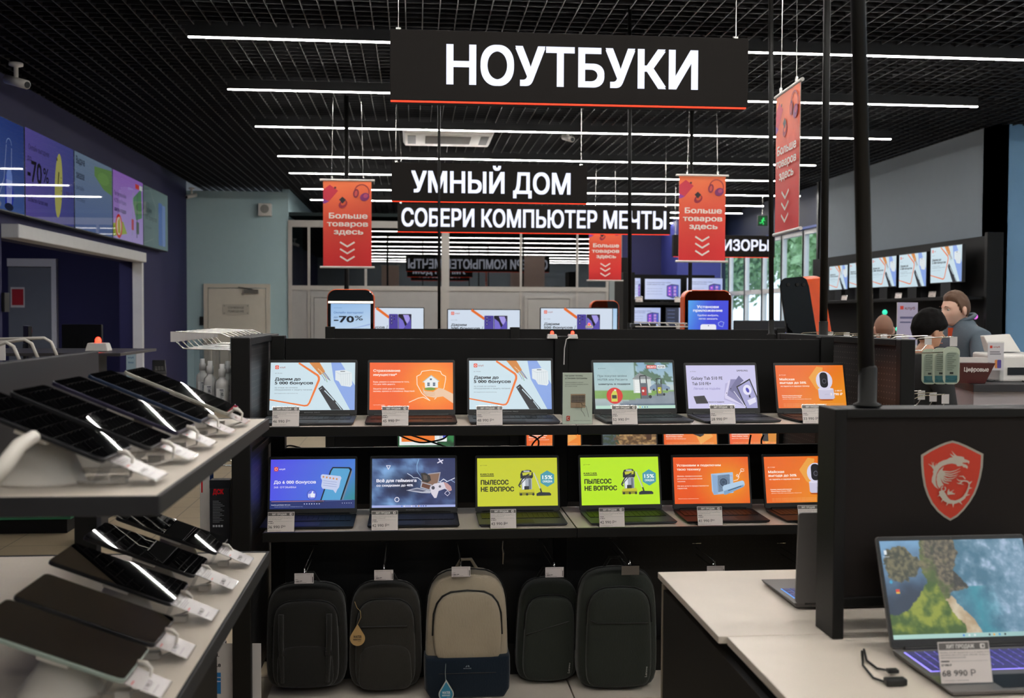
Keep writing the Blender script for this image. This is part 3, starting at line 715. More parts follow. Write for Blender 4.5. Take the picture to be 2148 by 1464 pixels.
def karcher(wide, bg):
    A = Art((190, 838, 852, 1215), wide); A.bg(bg); k = '#14160f'
    A.text('до 31 мая', 215, 270, 897, 7, k); A.text('KARCHER', 215, 327, 970, 13, k, .035); A.rect(215, 975, 328, 981, k)
    A.text('ПЫЛЕСОС', 218, 448, 1045, 35, k, .05); A.text('НЕ ВОПРОС', 218, 492, 1099, 35, k, .05)
    A.poly([(768, 938), (826, 970), (826, 1036), (768, 1068), (712, 1036), (712, 970)], '#4a9cae'); A.text('15%', 727, 811, 1006, 30, '#f2faf8', .03); A.text('СКИДКА', 730, 810, 1032, 15, '#f2faf8', .03)
    A.poly([(545, 965), (556, 940), (600, 932), (630, 934), (648, 955), (650, 990), (640, 1000), (545, 1000)], '#20232a'); A.poly([(560, 955), (640, 948), (636, 975), (566, 978)], '#c6c93a'); A.rect(572, 938, 622, 950, '#b9bec4', 4)
    A.poly([(552, 1000), (640, 1000), (640, 1088), (556, 1088)], '#a9b0ba'); A.poly([(560, 1005), (585, 1005), (585, 1085), (562, 1085)], '#e9edf2'); A.rect(612, 1005, 632, 1085, '#6c747f'); A.rect(572, 975, 625, 1000, '#3a3d44', 4)
    A.rect(576, 1060, 616, 1090, '#2b2e35', 5); A.poly([(540, 1090), (655, 1085), (662, 1110), (530, 1110)], '#c9c42c'); A.poly([(532, 1110), (660, 1108), (658, 1130), (535, 1134)], '#8f9122')
    for x in (548, 598, 650): A.disc(x, 1125, 10, '#22252b')
    A.line([(620, 965), (580, 985), (550, 1020), (530, 1055), (545, 1070)], 9, '#1a1c22'); A.line([(600, 990), (560, 1030), (530, 1060)], 7, '#50545e')
    A.line([(655, 955), (680, 1005), (710, 1085)], [10, 12, 12], '#aab49a'); A.line([(655, 955), (704, 1080)], 3, '#ecf4e0'); A.line([(708, 1080), (718, 1112)], 12, '#1c1f27'); A.poly([(675, 1120), (700, 1108), (785, 1112), (798, 1124), (795, 1136), (676, 1138)], '#242a36')
    return A
def ac(wide):
    A = Art((62, 838, 700, 1208), wide)
    A.field(62, 838, 700, 1208, 12, 8, lambda u, v: mixc((238, 88, 18), (242, 146, 26), 1.3 - 2.6 * math.hypot(u - .72, (v - .55) * .7)))
    t = '#ffeede'
    A.text('Установим и подключим', 90, 465, 911, 19, t, .025); A.text('твою технику', 90, 293, 943, 19, t, .025)
    for i, (s_, x) in enumerate((('Доверь профессионалам', 300), ('установку и подключение', 303), ('техники.', 160))): A.text(s_, 90, x, 993 + 21 * i, 10, t, .01)
    A.text('На все услуги предоставляется', 90, 353, 1071, 10, t, .01); A.text('гарантия.', 90, 173, 1090, 10, t, .01); A.text('Оформите услугу у нашего консультанта', 92, 264, 1170, 6, t)
    A.poly([(378, 972), (560, 960), (565, 965), (562, 1125), (395, 1140), (380, 1110)], '#a8c4e2'); A.poly([(385, 978), (430, 985), (430, 1132), (392, 1138)], '#8eaed4')
    A.poly([(432, 985), (535, 978), (535, 1100), (432, 1118)], '#56708e'); A.arc(480, 1040, 45, 0, 360, 3, '#2e3c50')
    for i in range(9): A.line([(438 + 11 * i, 985), (438 + 11 * i, 1112)], 2, '#c2d6ea')
    for i in range(3): A.disc(480, 1040, 32 - 10 * i, '#4c5f78' if i % 2 else '#384a60')
    A.text('Rovex', 535, 558, 992, 6, '#c0392b', .02)
    A.poly([(470, 1082), (480, 1065), (640, 1028), (655, 1035), (660, 1060), (650, 1078), (500, 1138), (480, 1140)], '#b4d0ea'); A.poly([(478, 1110), (650, 1060), (650, 1078), (500, 1138), (480, 1140)], '#7fa6cc'); A.line([(515, 1108), (630, 1072)], 6, '#33485e')
    A.line([(565, 1030), (600, 1022), (615, 1000), (600, 978), (590, 990), (605, 1000), (625, 965), (640, 948)], 4, '#fdf2e6'); A.arc(642, 945, 12, 30, 330, 4, '#fdf2e6'); A.line([(652, 940), (662, 935)], 4, '#fdf2e6'); A.line([(652, 952), (662, 950)], 4, '#fdf2e6')
    return A
def coast(wide):
    A = Art((0, 0, 160, 92), wide)
    def inside(P, x, y):
        r = False
        for i in range(len(P)):
            (ax, ay), (bx, by) = P[i - 1], P[i]
            if (ay > y) != (by > y) and x < ax + (y - ay) / (by - ay) * (bx - ax): r = not r
        return r
    ROCK = [(.28, -.1), (.50, -.1), (.52, .15), (.50, .27), (.47, .33), (.53, .44), (.575, .52), (.5, .55), (.44, .56), (.41, .64), (.37, .66), (.30, .5), (.26, .36), (.26, .15)]
    GREEN = [(.05, .80), (.14, .74), (.22, .6), (.28, .44), (.35, .46), (.38, .6), (.42, .74), (.50, .92), (.50, 1.1), (-.1, 1.1), (-.1, .76)]
    BEACH = [(.36, .64), (.44, .6), (.48, .7), (.55, .84), (.60, .96), (.62, 1.1), (.46, 1.1), (.42, .8)]
    def f(u, v):
        n = fbm(u * 14, v * 9); n2 = fbm(u * 5 + 9, v * 4); n3 = fbm(u * 40, v * 26, 3)
        uj, vj = u + .012 * n, v + .012 * n3
        surf = max(0, min(1, (u - .5) * 2.2 + n * .8 + .35 * n2))
        c = mixc((62, 112, 136), (172, 192, 218), surf * (.5 + .45 * abs(n + n3 * .5)))
        left = max(0, min(1, (.42 - u) * 6))
        c = mixc(c, mixc((112, 158, 196), (34, 54, 76), max(0, min(1, v * 1.7 - .1 + n2 * .25))), left)
        c = mixc(c, (46, 140, 158), max(0, .75 - 5 * abs(u - (.53 + v * .12)) + n * .3) if v > .5 else 0)
        if inside(BEACH, uj, vj): c = mixc((176, 152, 120), (206, 192, 166), .5 + n)
        if inside(ROCK, uj, vj): c = mixc(mixc((70, 92, 44), (118, 124, 66), .5 + n), mixc((58, 60, 52), (124, 112, 90), .5 + n3), max(0, min(1, (u - .30 - .25 * v + .1) * 9 + n)))
        if inside([(.47, .33), (.53, .44), (.575, .52), (.46, .50)], uj, vj): c = mixc((40, 44, 44), (70, 70, 62), .5 + n3)
        if inside(GREEN, uj, vj): c = mixc((62, 92, 34), (142, 154, 54), .5 + n * 1.1 + n2 * .5 - max(0, v - .9) * 4)
        if ((u - .13) / .12) ** 2 + ((v - .26) / .19) ** 2 < 1 + n * .5: c = mixc((56, 62, 50), (114, 108, 80), .5 + n3 * 1.2)
        return c
    A.field(0, 0, 160, 88, 180, 100, f); A.field(0, 88, 160, 92, 8, 1, lambda u, v: mixc((176, 214, 204), (150, 190, 190), u))
    for i, c in enumerate(('#2f7ad0', '#dfe6e6', '#e2e6e6', '#3a424a', '#e0a83c', '#2f8fc8', '#2a2f36')): A.disc((76, 82, 88, 104, 109, 115, 121)[i], 90, 1.1, c)
    A.rect(10, 46, 14, 48.5, '#d8402f'); A.rect(10, 48.5, 14, 50, '#e0b63c'); A.rect(3, 9, 6, 13, '#dfe6ea'); A.disc(6, 39, 1.7, '#3a9ec8'); A.text('Корзина', 1.5, 8, 15.5, 1, '#eef2f4')
    return A
def rock(wide):
    A = Art((0, 0, 160, 90), wide)
    def f(u, v):
        n = fbm(u * 12, v * 12)
        c = mixc((120, 140, 160), (60, 74, 84), v)
        if u > .25 + n * .1: c = mixc((92, 66, 42), (186, 148, 96), .5 + n * 1.4)
        elif n > 0: c = (58, 72, 52)
        return c
    A.field(0, 0, 160, 84, 70, 40, f); A.rect(130, 30, 146, 70, '#4a3020', 4); A.field(0, 84, 160, 90, 2, 1, lambda u, v: (190, 206, 226))
    return A
def desktop(wide):
    A = Art((0, 0, 160, 90), wide)
    A.field(0, 0, 160, 84, 40, 20, lambda u, v: mixc((14, 60, 30), (40, 130, 66), .4 + fbm(u * 6, v * 5)))
    A.rect(3, 20, 112, 80, '#e8efee'); A.rect(9, 25, 105, 70, '#ec7a1c'); A.rect(112, 22, 140, 70, '#f0f4f4'); A.rect(118, 30, 126, 62, '#c9d2da'); A.rect(128, 50, 138, 60, '#4f5bd0')
    A.poly([(50, 25), (90, 25), (84, 45), (62, 48)], '#f3efe6'); A.text('Камера наружная', 12, 60, 45, 3, '#fff0e0', .02)
    A.rect(0, 84, 160, 90, '#a8dcc0')
    return A
def powerbank(wide, red=False):
    A = Art((0, 0, 160, 90), wide); A.field(0, 0, 160, 90, 6, 4, lambda u, v: mixc((236, 96, 30) if not red else (240, 92, 40), (240, 140, 40), u))
    A.poly([(90, 40), (120, 30), (150, 60), (110, 84)], '#f3a850')
    if red: A.rect(100, 20, 126, 76, '#2c2a2c', 4); A.rect(118, 22, 150, 78, '#d98a2c', 4); A.poly([(122, 28), (146, 26), (146, 60)], '#f0c050')
    else: A.poly([(62, 28), (72, 24), (118, 40), (122, 56), (110, 62), (66, 44)], '#1c1c20'); A.disc(113, 50, 8, '#33333a'); A.disc(113, 50, 4, '#0e0e12')
    A.text('Камера видеонаблюдения', 6, 60, 56, 3.6, '#fff0e4', .03); A.text('Xiaomi Outdoor Camera', 6, 56, 62, 3.6, '#fff0e4', .03); A.text('цветная, беспроводная', 6, 66, 68, 2.6, '#fff0e4')
    for i in range(2): A.text('условия акции и цены действительны в период её проведения', 8, 150, 80 + 4 * i, 2, '#f6c890')
    return A
def phone_ad(wide):
    A = Art((1485, 455, 2115, 810), wide); A.bg('#d6e2f2'); k = '#12161f'
    A.line([(1690, 455), (1805, 535)], 22, '#e86e20'); A.rect(1512, 472, 1540, 500, '#e2452f', 6); A.line([(1526, 478), (1534, 484), (1531, 493), (1521, 493), (1518, 484)], 3, '#ffe9e0', True)
    A.text('клуб', 1548, 1588, 492, 12, '#a5523f', .01); A.text('до 11 мая', 1512, 1566, 547, 6, '#4c5560')
    A.text('Дарим', 1512, 1648, 596, 20, k, .03); A.text('500 бонусов', 1512, 1765, 626, 20, k, .03); A.text('за отзыв на смартфон', 1512, 1700, 660, 12, '#6d7b86')
    A.rect(1803, 505, 1885, 690, '#4b3f9c', 6)
    for y in (524, 552, 580): A.disc(1826, y, 11, '#1b1a2c'); A.disc(1826, y, 6, '#8d88c8'); 
    A.disc(1852, 524, 6, '#2a2648'); A.disc(1852, 548, 6, '#2a2648'); A.rect(1887, 505, 2006, 690, '#16141f', 6)
    A.poly([(1892, 530), (1930, 560), (1950, 610), (1900, 690), (1892, 690)], '#7a6fd0'); A.poly([(1930, 512), (2002, 512), (1975, 600), (1950, 560)], '#a79be8'); A.poly([(1950, 610), (2002, 540), (2002, 690), (1930, 690)], '#5a4fb0'); A.poly([(1980, 512), (2002, 512), (2002, 560)], '#221d3c')
    A.line([(1790, 600), (1765, 690)], 5, '#7d8796')
    return A
def off70(wide):
    A = Art((455, 352, 825, 1000), wide)
    A.field(455, 352, 825, 1000, 6, 8, lambda u, v: mixc((150, 190, 234), (214, 230, 246), v * 1.5 + u * .2))
    A.text('до 30 мая', 482, 556, 394, 8, '#5a7cab'); A.text('Онлайн выгоднее!', 482, 757, 443, 18, '#3a6cb0', .012); A.text('до', 482, 520, 486, 18, '#3a5c9a')
    A.text('-70', 482, 672, 527, 62, '#0d1018', .03); A.text('%', 677, 754, 508, 45, '#0d1018', .01); A.line([(560, 600), (700, 575), (820, 545)], [2, 8, 14], '#9fb8e4')
    return A
def app_ad(wide):
    A = Art((1220, 298, 1520, 800), wide)
    A.field(1220, 298, 1520, 800, 6, 8, lambda u, v: mixc((84, 170, 240), (62, 78, 222), min(1, u * 1.6 + v * .8)))
    t = '#f2f4ff'
    A.text('Установи', 1284, 1448, 353, 19, t, .035); A.text('приложение', 1256, 1476, 379, 18, t, .035); A.text('Удобно выбрать,', 1288, 1448, 412, 13, t, .01); A.text('легко заказать', 1298, 1440, 437, 13, t, .01)
    A.rect(1312, 472, 1430, 720, '#eef1fb', 16); A.disc(1372, 482, 4, '#22408c'); A.line([(1445, 462), (1465, 450), (1488, 458), (1478, 490), (1450, 482)], 4, '#a9bcf6', True)
    return A
def blank_ad(wide):
    A = Art((0, 0, 100, 170), wide); A.field(0, 0, 100, 170, 4, 6, lambda u, v: mixc((170, 206, 240), (206, 226, 244), v)); A.text('Скачай', 14, 60, 24, 9, '#2a5ca0', .02); return A
def pc_ad(wide, side=False):
    A = Art((0, 0, 160, 90), wide); A.field(0, 0, 160, 90, 8, 5, lambda u, v: mixc((206, 214, 244), (176, 190, 236), u))
    if side: A.rect(0, 0, 60, 90, '#2a2f44'); [A.text('категория', 8, 40, 14 + 18 * i, 4, '#8aa0d8') for i in range(4)]; A.text('Персональные компьютеры', 66, 150, 38, 4, '#4a5a90')
    else:
        A.text('Собираем компьютеры любой', 8, 116, 18, 4.5, '#2c3f72', .01); A.text('конфигурации под заказ', 8, 90, 26, 4.5, '#2c3f72', .01)
        for i in range(3): A.text('подбор комплектующих и сборка', 8, 78, 44 + 12 * i, 3.2, '#52629a')
    A.poly([(98, 30), (120, 22), (152, 26), (152, 78), (126, 86), (98, 76)], '#3d3a7c')
    A.poly([(102, 34), (120, 28), (122, 78), (102, 72)], '#7a4fd0'); A.poly([(124, 28), (149, 30), (149, 74), (126, 80)], '#4c60c8')
    for i in range(3): A.disc(135, 38 + 15 * i, 6, '#e06ac8'); A.disc(135, 38 + 15 * i, 3, '#57d0f0'); A.disc(111, 40 + 14 * i, 4, '#f08ad8')
    return A

# ---------------------------------------------------------------- wall of five displays over the cash office
def wall_screens():
    W_, H_ = 1.415, .83
    def v1(A):
        A.field(0, 0, 160, 94, 10, 8, lambda u, v: mixc((44, 66, 140), (92, 124, 190), .3 + .6 * v - .3 * u))
        A.arc(118, 26, 7, 190, 355, 1, '#8fa6dc'); A.line([(111, 26), (104, 62), (88, 84)], 1, '#a9b8e4'); A.line([(125, 28), (124, 50), (121, 56)], 1, '#a9b8e4')
        A.poly([(80, 80), (96, 88), (94, 92), (76, 84)], '#8a93b0'); A.poly([(108, 58), (122, 54), (130, 78), (124, 92), (106, 90)], '#2438b8'); A.disc(118, 60, 8, '#7c9ae8', 10)
        for i in range(6): A.line([(110 + 3 * i, 62), (112 + 2 * i, 88)], 1, '#c9d4ff')
        A.disc(116, 90, 12, '#1b2440', 4); A.poly([(2, 60), (30, 56), (40, 90), (0, 92)], '#1a2238'); A.rect(30, 4, 60, 10, '#7f96c4')
    def v2(A):
        A.field(0, 0, 160, 94, 8, 6, lambda u, v: mixc((104, 92, 178), (78, 84, 156), u)); k = '#15131f'
        A.text('Онлайн выгоднее', 10, 74, 22, 6, '#2d2850', .01); A.text('до', 6, 18, 34, 6, k); A.text('-70', 6, 50, 56, 24, k, .02); A.text('%', 54, 72, 52, 17, k, .01)
        A.text('Обогреватели и бытовая химия', 6, 68, 78, 5, '#25214a', .02); A.disc(105, 50, 13, '#c2c06a', 38, rot=6); A.line([(106, 34), (103, 50)], 3, '#2a281c'); A.disc(100, 20, 2, '#54502c')
        for i in range(6): A.line([(112, 40 + 5 * i), (116, 40 + 5 * i)], .8, '#5c5a30')
        A.text('1 990 ₽', 124, 154, 62, 9, '#4a3f70', .01)
    def v3(A):
        A.field(0, 0, 160, 94, 8, 6, lambda u, v: mixc((124, 146, 170), (102, 124, 176), v)); A.text('Выдача', 6, 40, 14, 9, '#20283a', .02); A.text('заказов', 6, 38, 32, 9, '#20283a', .02); A.text('онлайн', 6, 36, 46, 6, '#3d4a66'); A.text('или по телефону', 6, 40, 60, 5, '#3d4a66')
        A.poly([(80, 8), (158, 4), (158, 38), (120, 34), (80, 20)], '#6f9858'); A.disc(120, 20, 26, '#78a45c', 8)
    def v4(A):
        A.field(0, 0, 160, 94, 8, 6, lambda u, v: mixc((166, 120, 214), (182, 160, 226), v)); A.text('При покупке мойки', 6, 66, 34, 6, '#3a2c58', .01); A.text('HUTER или Ресанта', 6, 66, 44, 6, '#3a2c58'); A.text('шампунь в подарок', 6, 66, 56, 6, '#241a3c', .03)
        A.poly([(100, 30), (150, 10), (154, 54), (120, 60)], '#4e8a56'); A.poly([(0, 74), (50, 68), (70, 84), (0, 92)], '#a4b83a'); A.disc(28, 76, 17, '#d83a2c', 17); A.disc(28, 76, 12, '#e8cfc0', 13); A.poly([(22, 70), (32, 64), (35, 86), (22, 86)], '#c0b83a')
        A.line([(104, 20), (98, 84)], 3, '#9aa4b8'); A.line([(128, 20), (124, 86)], 4, '#43505c'); A.rect(94, 60, 106, 76, '#c03440'); A.rect(120, 62, 136, 80, '#4c5a48'); A.rect(116, 6, 138, 13, '#d84a40'); A.rect(140, 6, 156, 13, '#dfe6e6')
    def v5(A):
        A.field(0, 0, 160, 94, 8, 6, lambda u, v: mixc((96, 116, 116), (104, 128, 128), u)); A.text('Дарим', 10, 50, 40, 8, '#333f42', .02); A.text('500 бонусов', 10, 84, 52, 8, '#333f42', .02); A.text('за отзыв', 10, 50, 66, 5, '#4c5a5c')
        A.line([(40, 2), (80, 30), (60, 80), (0, 90)], 1.5, '#7f8f8a'); A.rect(96, 18, 120, 88, '#4c6fb4', 3); A.rect(122, 20, 142, 88, '#6f8cc8', 3)
    edges = [8.98, 10.42, 11.88, 13.34, 14.8, 16.24]
    lb = ['navy wall display cut by the left edge, showing a vertical vacuum cleaner', 'wall display with a big minus seventy percent offer and a yellow bottle', 'pale blue grey wall display with a green patch, middle of the row', 'pinkish violet wall display with a red ringed bottle', 'dim grey green wall display nearest the pale blue wall']
    for i, f in enumerate((v1, v2, v3, v4, v5)):
        y0, y1 = edges[i], edges[i + 1]; w = y1 - y0 - .02
        t = thing('wall_display', lb[i], 'display', (XL + .02, (y0 + y1) / 2, 2.47), R(90), 'large displays in a row on the left wall')
        MB().box(-w / 2, w / 2, -.1, 0, 0, .845).build('housing', M_DARK, t)
        A = Art((0, 0, 160, 94), w - .012); f(A)
        o = A.build('screen', [MATS['wall_screen_bg'], MATS['wall_screen_bg']], t); at(o, (0, -.1005, .012), (R(90), 0, 0))
art_mat('wall_screen_bg', .42, .02)
wall_screens()

# ---------------------------------------------------------------- laptops
def key_mesh(w, d, cols=15, rows_=5, h=.0018, gp=.001):
    m = MB(); kw = w / cols; kd = d / rows_
    for j in range(rows_):
        i = 0
        while i < cols:
            sp = 5 if (j == 0 and i == 4) else 1
            m.box(-w / 2 + kw * i + gp, -w / 2 + kw * (i + sp) - gp, kd * j + gp, kd * (j + 1) - gp, 0, h); i += sp
    return m
KEYS = {}
def laptop(label, loc, rz, art, w=.358, d=.235, lid=.232, tilt=17, body=M_GRAPH, keys=M_KEY, bez=(.009, .012, .022), group='laptops on the middle display shelves', kind='laptop', keyglow=None, brand=None, bandc=None):
    t = thing(kind, label, 'laptop', loc, rz, group)
    # base: y from -d (front edge) to 0 (hinge)
    b = MB(); hw = w / 2
    b.hexa([(-hw + .006, -d + .004, .003), (hw - .006, -d + .004, .003), (hw - .006, -.004, .003), (-hw + .006, -.004, .003), (-hw, -d, .012), (hw, -d, .012), (hw, 0, .017), (-hw, 0, .017)])
    b.build('base', body, t, bevel=.002)
    sl = (.017 - .012) / d
    kk = (round(w, 3), round(d, 3), bool(keyglow))
    if kk not in KEYS: KEYS[kk] = key_mesh(w * .9, d * .46, gp=.0014 if keyglow else .001).mesh('keyboard', keys)
    k = link('keyboard', KEYS[kk], t); at(k, (0, -d * .56, .0147), (math.atan(sl), 0, 0))
    if keyglow:
        g = MB().box(-w * .455, w * .455, 0, d * .465, -.001, .0004).build('key_backlight', keyglow, t); at(g, (0, -d * .562, .0147), (math.atan(sl), 0, 0))
    tp = MB().box(-.055, .055, 0, .07, 0, .0006).build('touchpad', M_DARK if body is M_GRAPH else M_GRAPH, t); at(tp, (-.01, -d + .012, .0125), (math.atan(sl), 0, 0))
    MB().tube([(-w * .42, -.002, .017), (w * .42, -.002, .017)], .006, 10).build('hinge', M_DARK, t)
    L = MB().prism(rrect(-hw, .0, hw, lid, .008, 4), -.0, .006, 'y').build('lid', body, t, bevel=.001)
    at(L, (0, 0, .018), (R(-tilt), 0, 0))
    MB().prism(rrect(-hw + .001, .001, hw - .001, lid - .001, .008, 4), -.0016, -.0001, 'y').build('bezel', M_DARK, L)
    MB().tube([(0, -.0022, lid - .006), (0, -.001, lid - .006)], .0016, 10).build('webcam', M_SILVER, L)
    if brand:
        A = Art((0, 0, 100, 10), .07); A.text(brand, 5, 95, 8, 6, '#8c8d90', .01); at(A.build('lettering', [M_PRT, M_PRT], L), (0, -.0018, .009), (R(90), 0, 0))
    if art:
        o = art.build('screen', SCRM, L); sw = w - 2 * bez[0]; sh = lid - bez[1] - bez[2]
        o.scale = (sw / art.w, sh / art.h, 1); at(o, (0, -.0019, bez[2]), (R(90), 0, 0))
    return t
# price tag on a clear stand
def tag_art(w, price, hdr='ХИТ ПРОДАЖ', sub='37 990 ₽'):
    A = Art((0, 0, 58, 43), w, .0002); A.bg('#e4dad4', 1); k = '#2e2c2b'
    A.rect(.8, 1, 57.2, 8.5, '#6d6966'); A.text(hdr, 9, 41, 6.8, 4, '#e6e0da', .03); A.rect(47.5, 2.4, 53, 7.4, '#e6e0da', 1); A.rect(49.5, 3.6, 52, 6.2, '#6d6966')
    for i, s_ in enumerate(('Ноутбук 15.6" IPS, процессор Core i5, память 16 Гб', 'накопитель SSD 512 Гб, экран 1920х1080, Windows 11', 'гарантия 12 месяцев, цвет тёмно-серый металлик')):
        A.text(s_, 1.5, (57, 56, 30)[i], 11.8 + 2.6 * i, 1.4, '#4a4745')
    A.rect(1.5, 19.6, 11, 20.8, '#4a4745'); A.rect(13, 20, 54, 20.3, '#8b8683'); A.text(sub, 1.5, 13, 25, 2, k, .03); A.text(price, 1.5, 39, 35.5, 6.5, k, .0)
    A.text('* условия в магазине', 1.5, 30, 40.5, 1.2, '#6a6663')
    return A
def price_tag(loc, price, label, rz=0, lean=14, w=.105, group='price tags of the laptop shelves', art=None, name='price_tag'):
    t = thing(name, label, 'price tag', loc, rz, group)
    A = art or tag_art(w - .004, price); h = A.h + .004
    hd = MB(); hd.box(-w / 2, w / 2, .0, .0012, 0, h)
    o = hd.build('holder', M_ACR, t); at(o, (0, 0, 0), (R(-lean), 0, 0))
    MB().box(-w / 2, w / 2, .001, .045, 0, .0012).build('foot', M_ACR, t)
    o = A.build('paper', [M_PRG, M_PRG], t); at(o, (0, -.0006, .002), (R(90 - lean), 0, 0))
    return t

# ---------------------------------------------------------------- shelving
def gondola(name, label, X0, X1, Yf, Yb, zs, ztop, mids, gap_open=True, deck=True):
    t = thing(name, label, 'shelving', ((X0 + X1) / 2, Yb, 0)); ox = (X0 + X1) / 2
    def bx(m, a, b, c, d, e, f): return m.box(a - ox, b - ox, c - Yb, d - Yb, e, f)
    for x in mids:
        m = MB(); bx(m, x - .03, x + .03, Yb - .001, Yb + .06, 0, ztop + .012); m.build('upright', M_BLACK, t, bevel=.003)
    for i in range(len(mids) - 1):
        a, b = mids[i] + .031, mids[i + 1] - .031
        bx(MB(), a, b, Yb + .01, Yb + .03, zs[1] + .005, ztop).build('back_panel', M_BLACK2, t, bevel=.002)
        bx(MB(), a, b, Yb + .01, Yb + .03, zs[0] + .02, zs[0] + .265).build('back_panel', M_BLACK2, t, bevel=.002)
        bx(MB(), a, b, Yb + .01, Yb + .03, .12, zs[0] - .06).build('lower_panel', MATS['pegboard_y'], t)
        for z in zs:
            s = bx(MB(), a + .002 - .03, b + .028, Yf + .012, Yb + .004, z - .004, z).build('shelf_board', M_WHITE, t)
            s['label'] = 'white shelf board'
            m = MB(); bx(m, a - .03, b + .03, Yf, Yf + .011, z - .036, z + .001); bx(m, a - .029, a - .02, Yf + .012, Yb, z - .036, z - .005); bx(m, b + .02, b + .029, Yf + .012, Yb, z - .036, z - .005)
            bx(m, a - .02, b + .02, Yf + .012, Yb, z - .012, z - .005); m.build('shelf_frame', M_BLACK, t, bevel=.002)
        if deck:
            bx(MB(), a - .03, b + .025, Yf + .012, Yb - .15, .012, .03).build('base_deck', M_WHITE, t)
            bx(MB(), a - .03, b + .025, Yb - .149, Yb - .1, 0, .16).build('base_riser', M_BLACK, t)
    return t
dots_mat('pegboard_y', C('#111114'), C('#1c1c20'), .025, .0035, (0, 2))
dots_mat('pegboard_x', C('#131315'), C('#6a6460'), .025, .0028, (1, 2))  # dot colour carries the light that shows through the sheet
GX0, GXM, GX1 = -.61, .635, 1.86
YF, YBK = 4.05, 4.52
Z1, Z0, ZT = 1.117, .712, 1.445
gondola('display_gondola', 'black two-bay shelving in the centre carrying two rows of open laptops above hanging backpacks', GX0, GX1, YF, YBK, (Z0, Z1), ZT, (GX0 + .03, GXM, GX1 - .03))
def P_(px, z, Y): return PY(px, 800, Y).x
row1 = [(653, club(wide=1), 'open laptop on the upper shelf, leftmost, white and blue bonus advert with orange line', .362, '46 990 Р*', 'BIGMA PRO'), (863, insure(1), 'open laptop showing an orange property insurance advert with a hand holding a house', .362, '45 990 Р*', None),
        (1073, club(wide=1), 'open laptop third on the upper shelf, pale blue bonus advert with orange line', .362, '48 990 Р*', 'BIGMA PRO'), (1337, huter(1), 'open laptop showing pressure washers beside a road and a red disc', .362, '52 990 Р*', None),
        (1523, tabs(1), 'open laptop showing a lilac tablet advert', .325, '28 990 Р*', None), (1712, camera_ad(1), 'open laptop on the upper shelf, rightmost, orange security camera advert', .325, '33 990 Р*', None)]
row0 = [(653, review(1), 'open laptop on the lower shelf, leftmost, violet blue advert with a phone and five stars', .362, '36 990 Р*', None), (868, gaming(1), 'open laptop showing a dark blue gaming advert with a white controller', .362, '42 990 Р*', 'BIGMA PRO'),
        (1089, karcher(1, '#cbd12c'), 'open laptop with an olive yellow vacuum cleaner advert, left of the shelf joint', .355, '43 990 Р*', None), (1308, karcher(1, '#bdee1e'), 'open laptop with a bright lime vacuum cleaner advert, right of the shelf joint', .355, '42 990 Р*', None),
        (1502, ac(1), 'open laptop showing an orange air conditioner advert', .345, '41 990 Р*', None), (1694, camera_ad(1), 'open laptop on the lower shelf, rightmost, orange camera advert cut off by the black post', .345, '45 990 Р*', None)]
tagx = [(599, 829, 1027, 1311, 1517, 1710), (589, 807, 1056, 1284, 1490, 1701)]
pos = ['first', 'second', 'third', 'fourth', 'fifth', 'sixth']
for r_, (row, z, hinge, top) in enumerate(((row1, Z1, 4.33, .232), (row0, Z0, 4.33, .236))):
    for i, (px, art, lb, w, pr, br) in enumerate(row):
        x = PY(px, 820, hinge - .03).x
        lid = top * (w / .362) ** .5
        if r_ == 0 and i == 2: lid = .24
        body = M_SILVER if (r_, i) in ((0, 0), (0, 2), (0, 3), (0, 4), (1, 2), (1, 3)) else M_GRAPH
        laptop(lb, (x, hinge, z), R((0, 0, -1, 3, 3, 3)[i] if r_ == 0 else (0, 0, 0, 2, 0, 3)[i]), art, w=w, d=.232, lid=lid, tilt=14 if r_ == 0 else 12, body=body, brand=br)
        xt = PY(tagx[r_][i], 870 + 220 * (1 - (1 - r_)), YF + .005).x
        price_tag((xt, YF + .028 - .025, z + .002), pr, 'price tag %s at the front edge of the %s shelf, %s from the left' % (pr.replace(' Р*', ''), 'upper' if r_ == 0 else 'lower', pos[i]))
# leaflet holder at the joint
def leaflet():
    A = Art((825, 140, 1142, 540), .118, .0002); A.bg('#d3dfce', 1); k = '#3c4a40'
    A.text('Настроим технику,', 847, 1042, 170, 14, k, .01); A.text('установим программы', 849, 1085, 190, 13, k, .01)
    for i, s_ in enumerate(('Поможем разобраться с техникой,', 'настроить, установить программы, включить.', 'Всё на месте, научим.')): A.text(s_, 850, (1045, 1100, 980)[i], 220 + 15 * i, 8, '#5a6a5e')
    A.rect(910, 306, 1068, 414, '#b39b80', 4); A.rect(916, 318, 1062, 372, '#2c2a2a', 2)
    for i in range(12):
        for j in range(4): A.rect(918 + 12 * i, 321 + 12.5 * j, 928 + 12 * i, 331 + 12.5 * j, '#8a7f74')
    A.rect(960, 378, 1010, 408, '#a58d72')
    A.line([(1020, 375), (1040, 400), (1048, 395), (1070, 400), (1078, 420), (1100, 485)], 3, '#38423a'); A.line([(1020, 375), (1028, 405), (1018, 430), (1045, 455), (1060, 480)], 3, '#38423a')
    A.rect(862, 475, 900, 512, '#c8402f', 5); A.line([(888, 485), (872, 485), (872, 502), (888, 502)], 4, '#f0e0d4'); A.text('Оформите услугу у консультанта', 935, 1118, 514, 6, '#5a6a5e')
    return A
A = leaflet(); t = thing('leaflet_holder', 'pale green leaflet about software setup in a clear stand at the shelf joint', 'leaflet', (PY(1211, 880, 4.08).x, 4.08, Z1 + .002))
MB().box(-.062, .062, 0, .002, 0, A.h * 1.4).build('holder', M_ACR, t, bevel=.0005); MB().box(-.062, .062, .002, .05, 0, .002).build('foot', M_ACR, t)
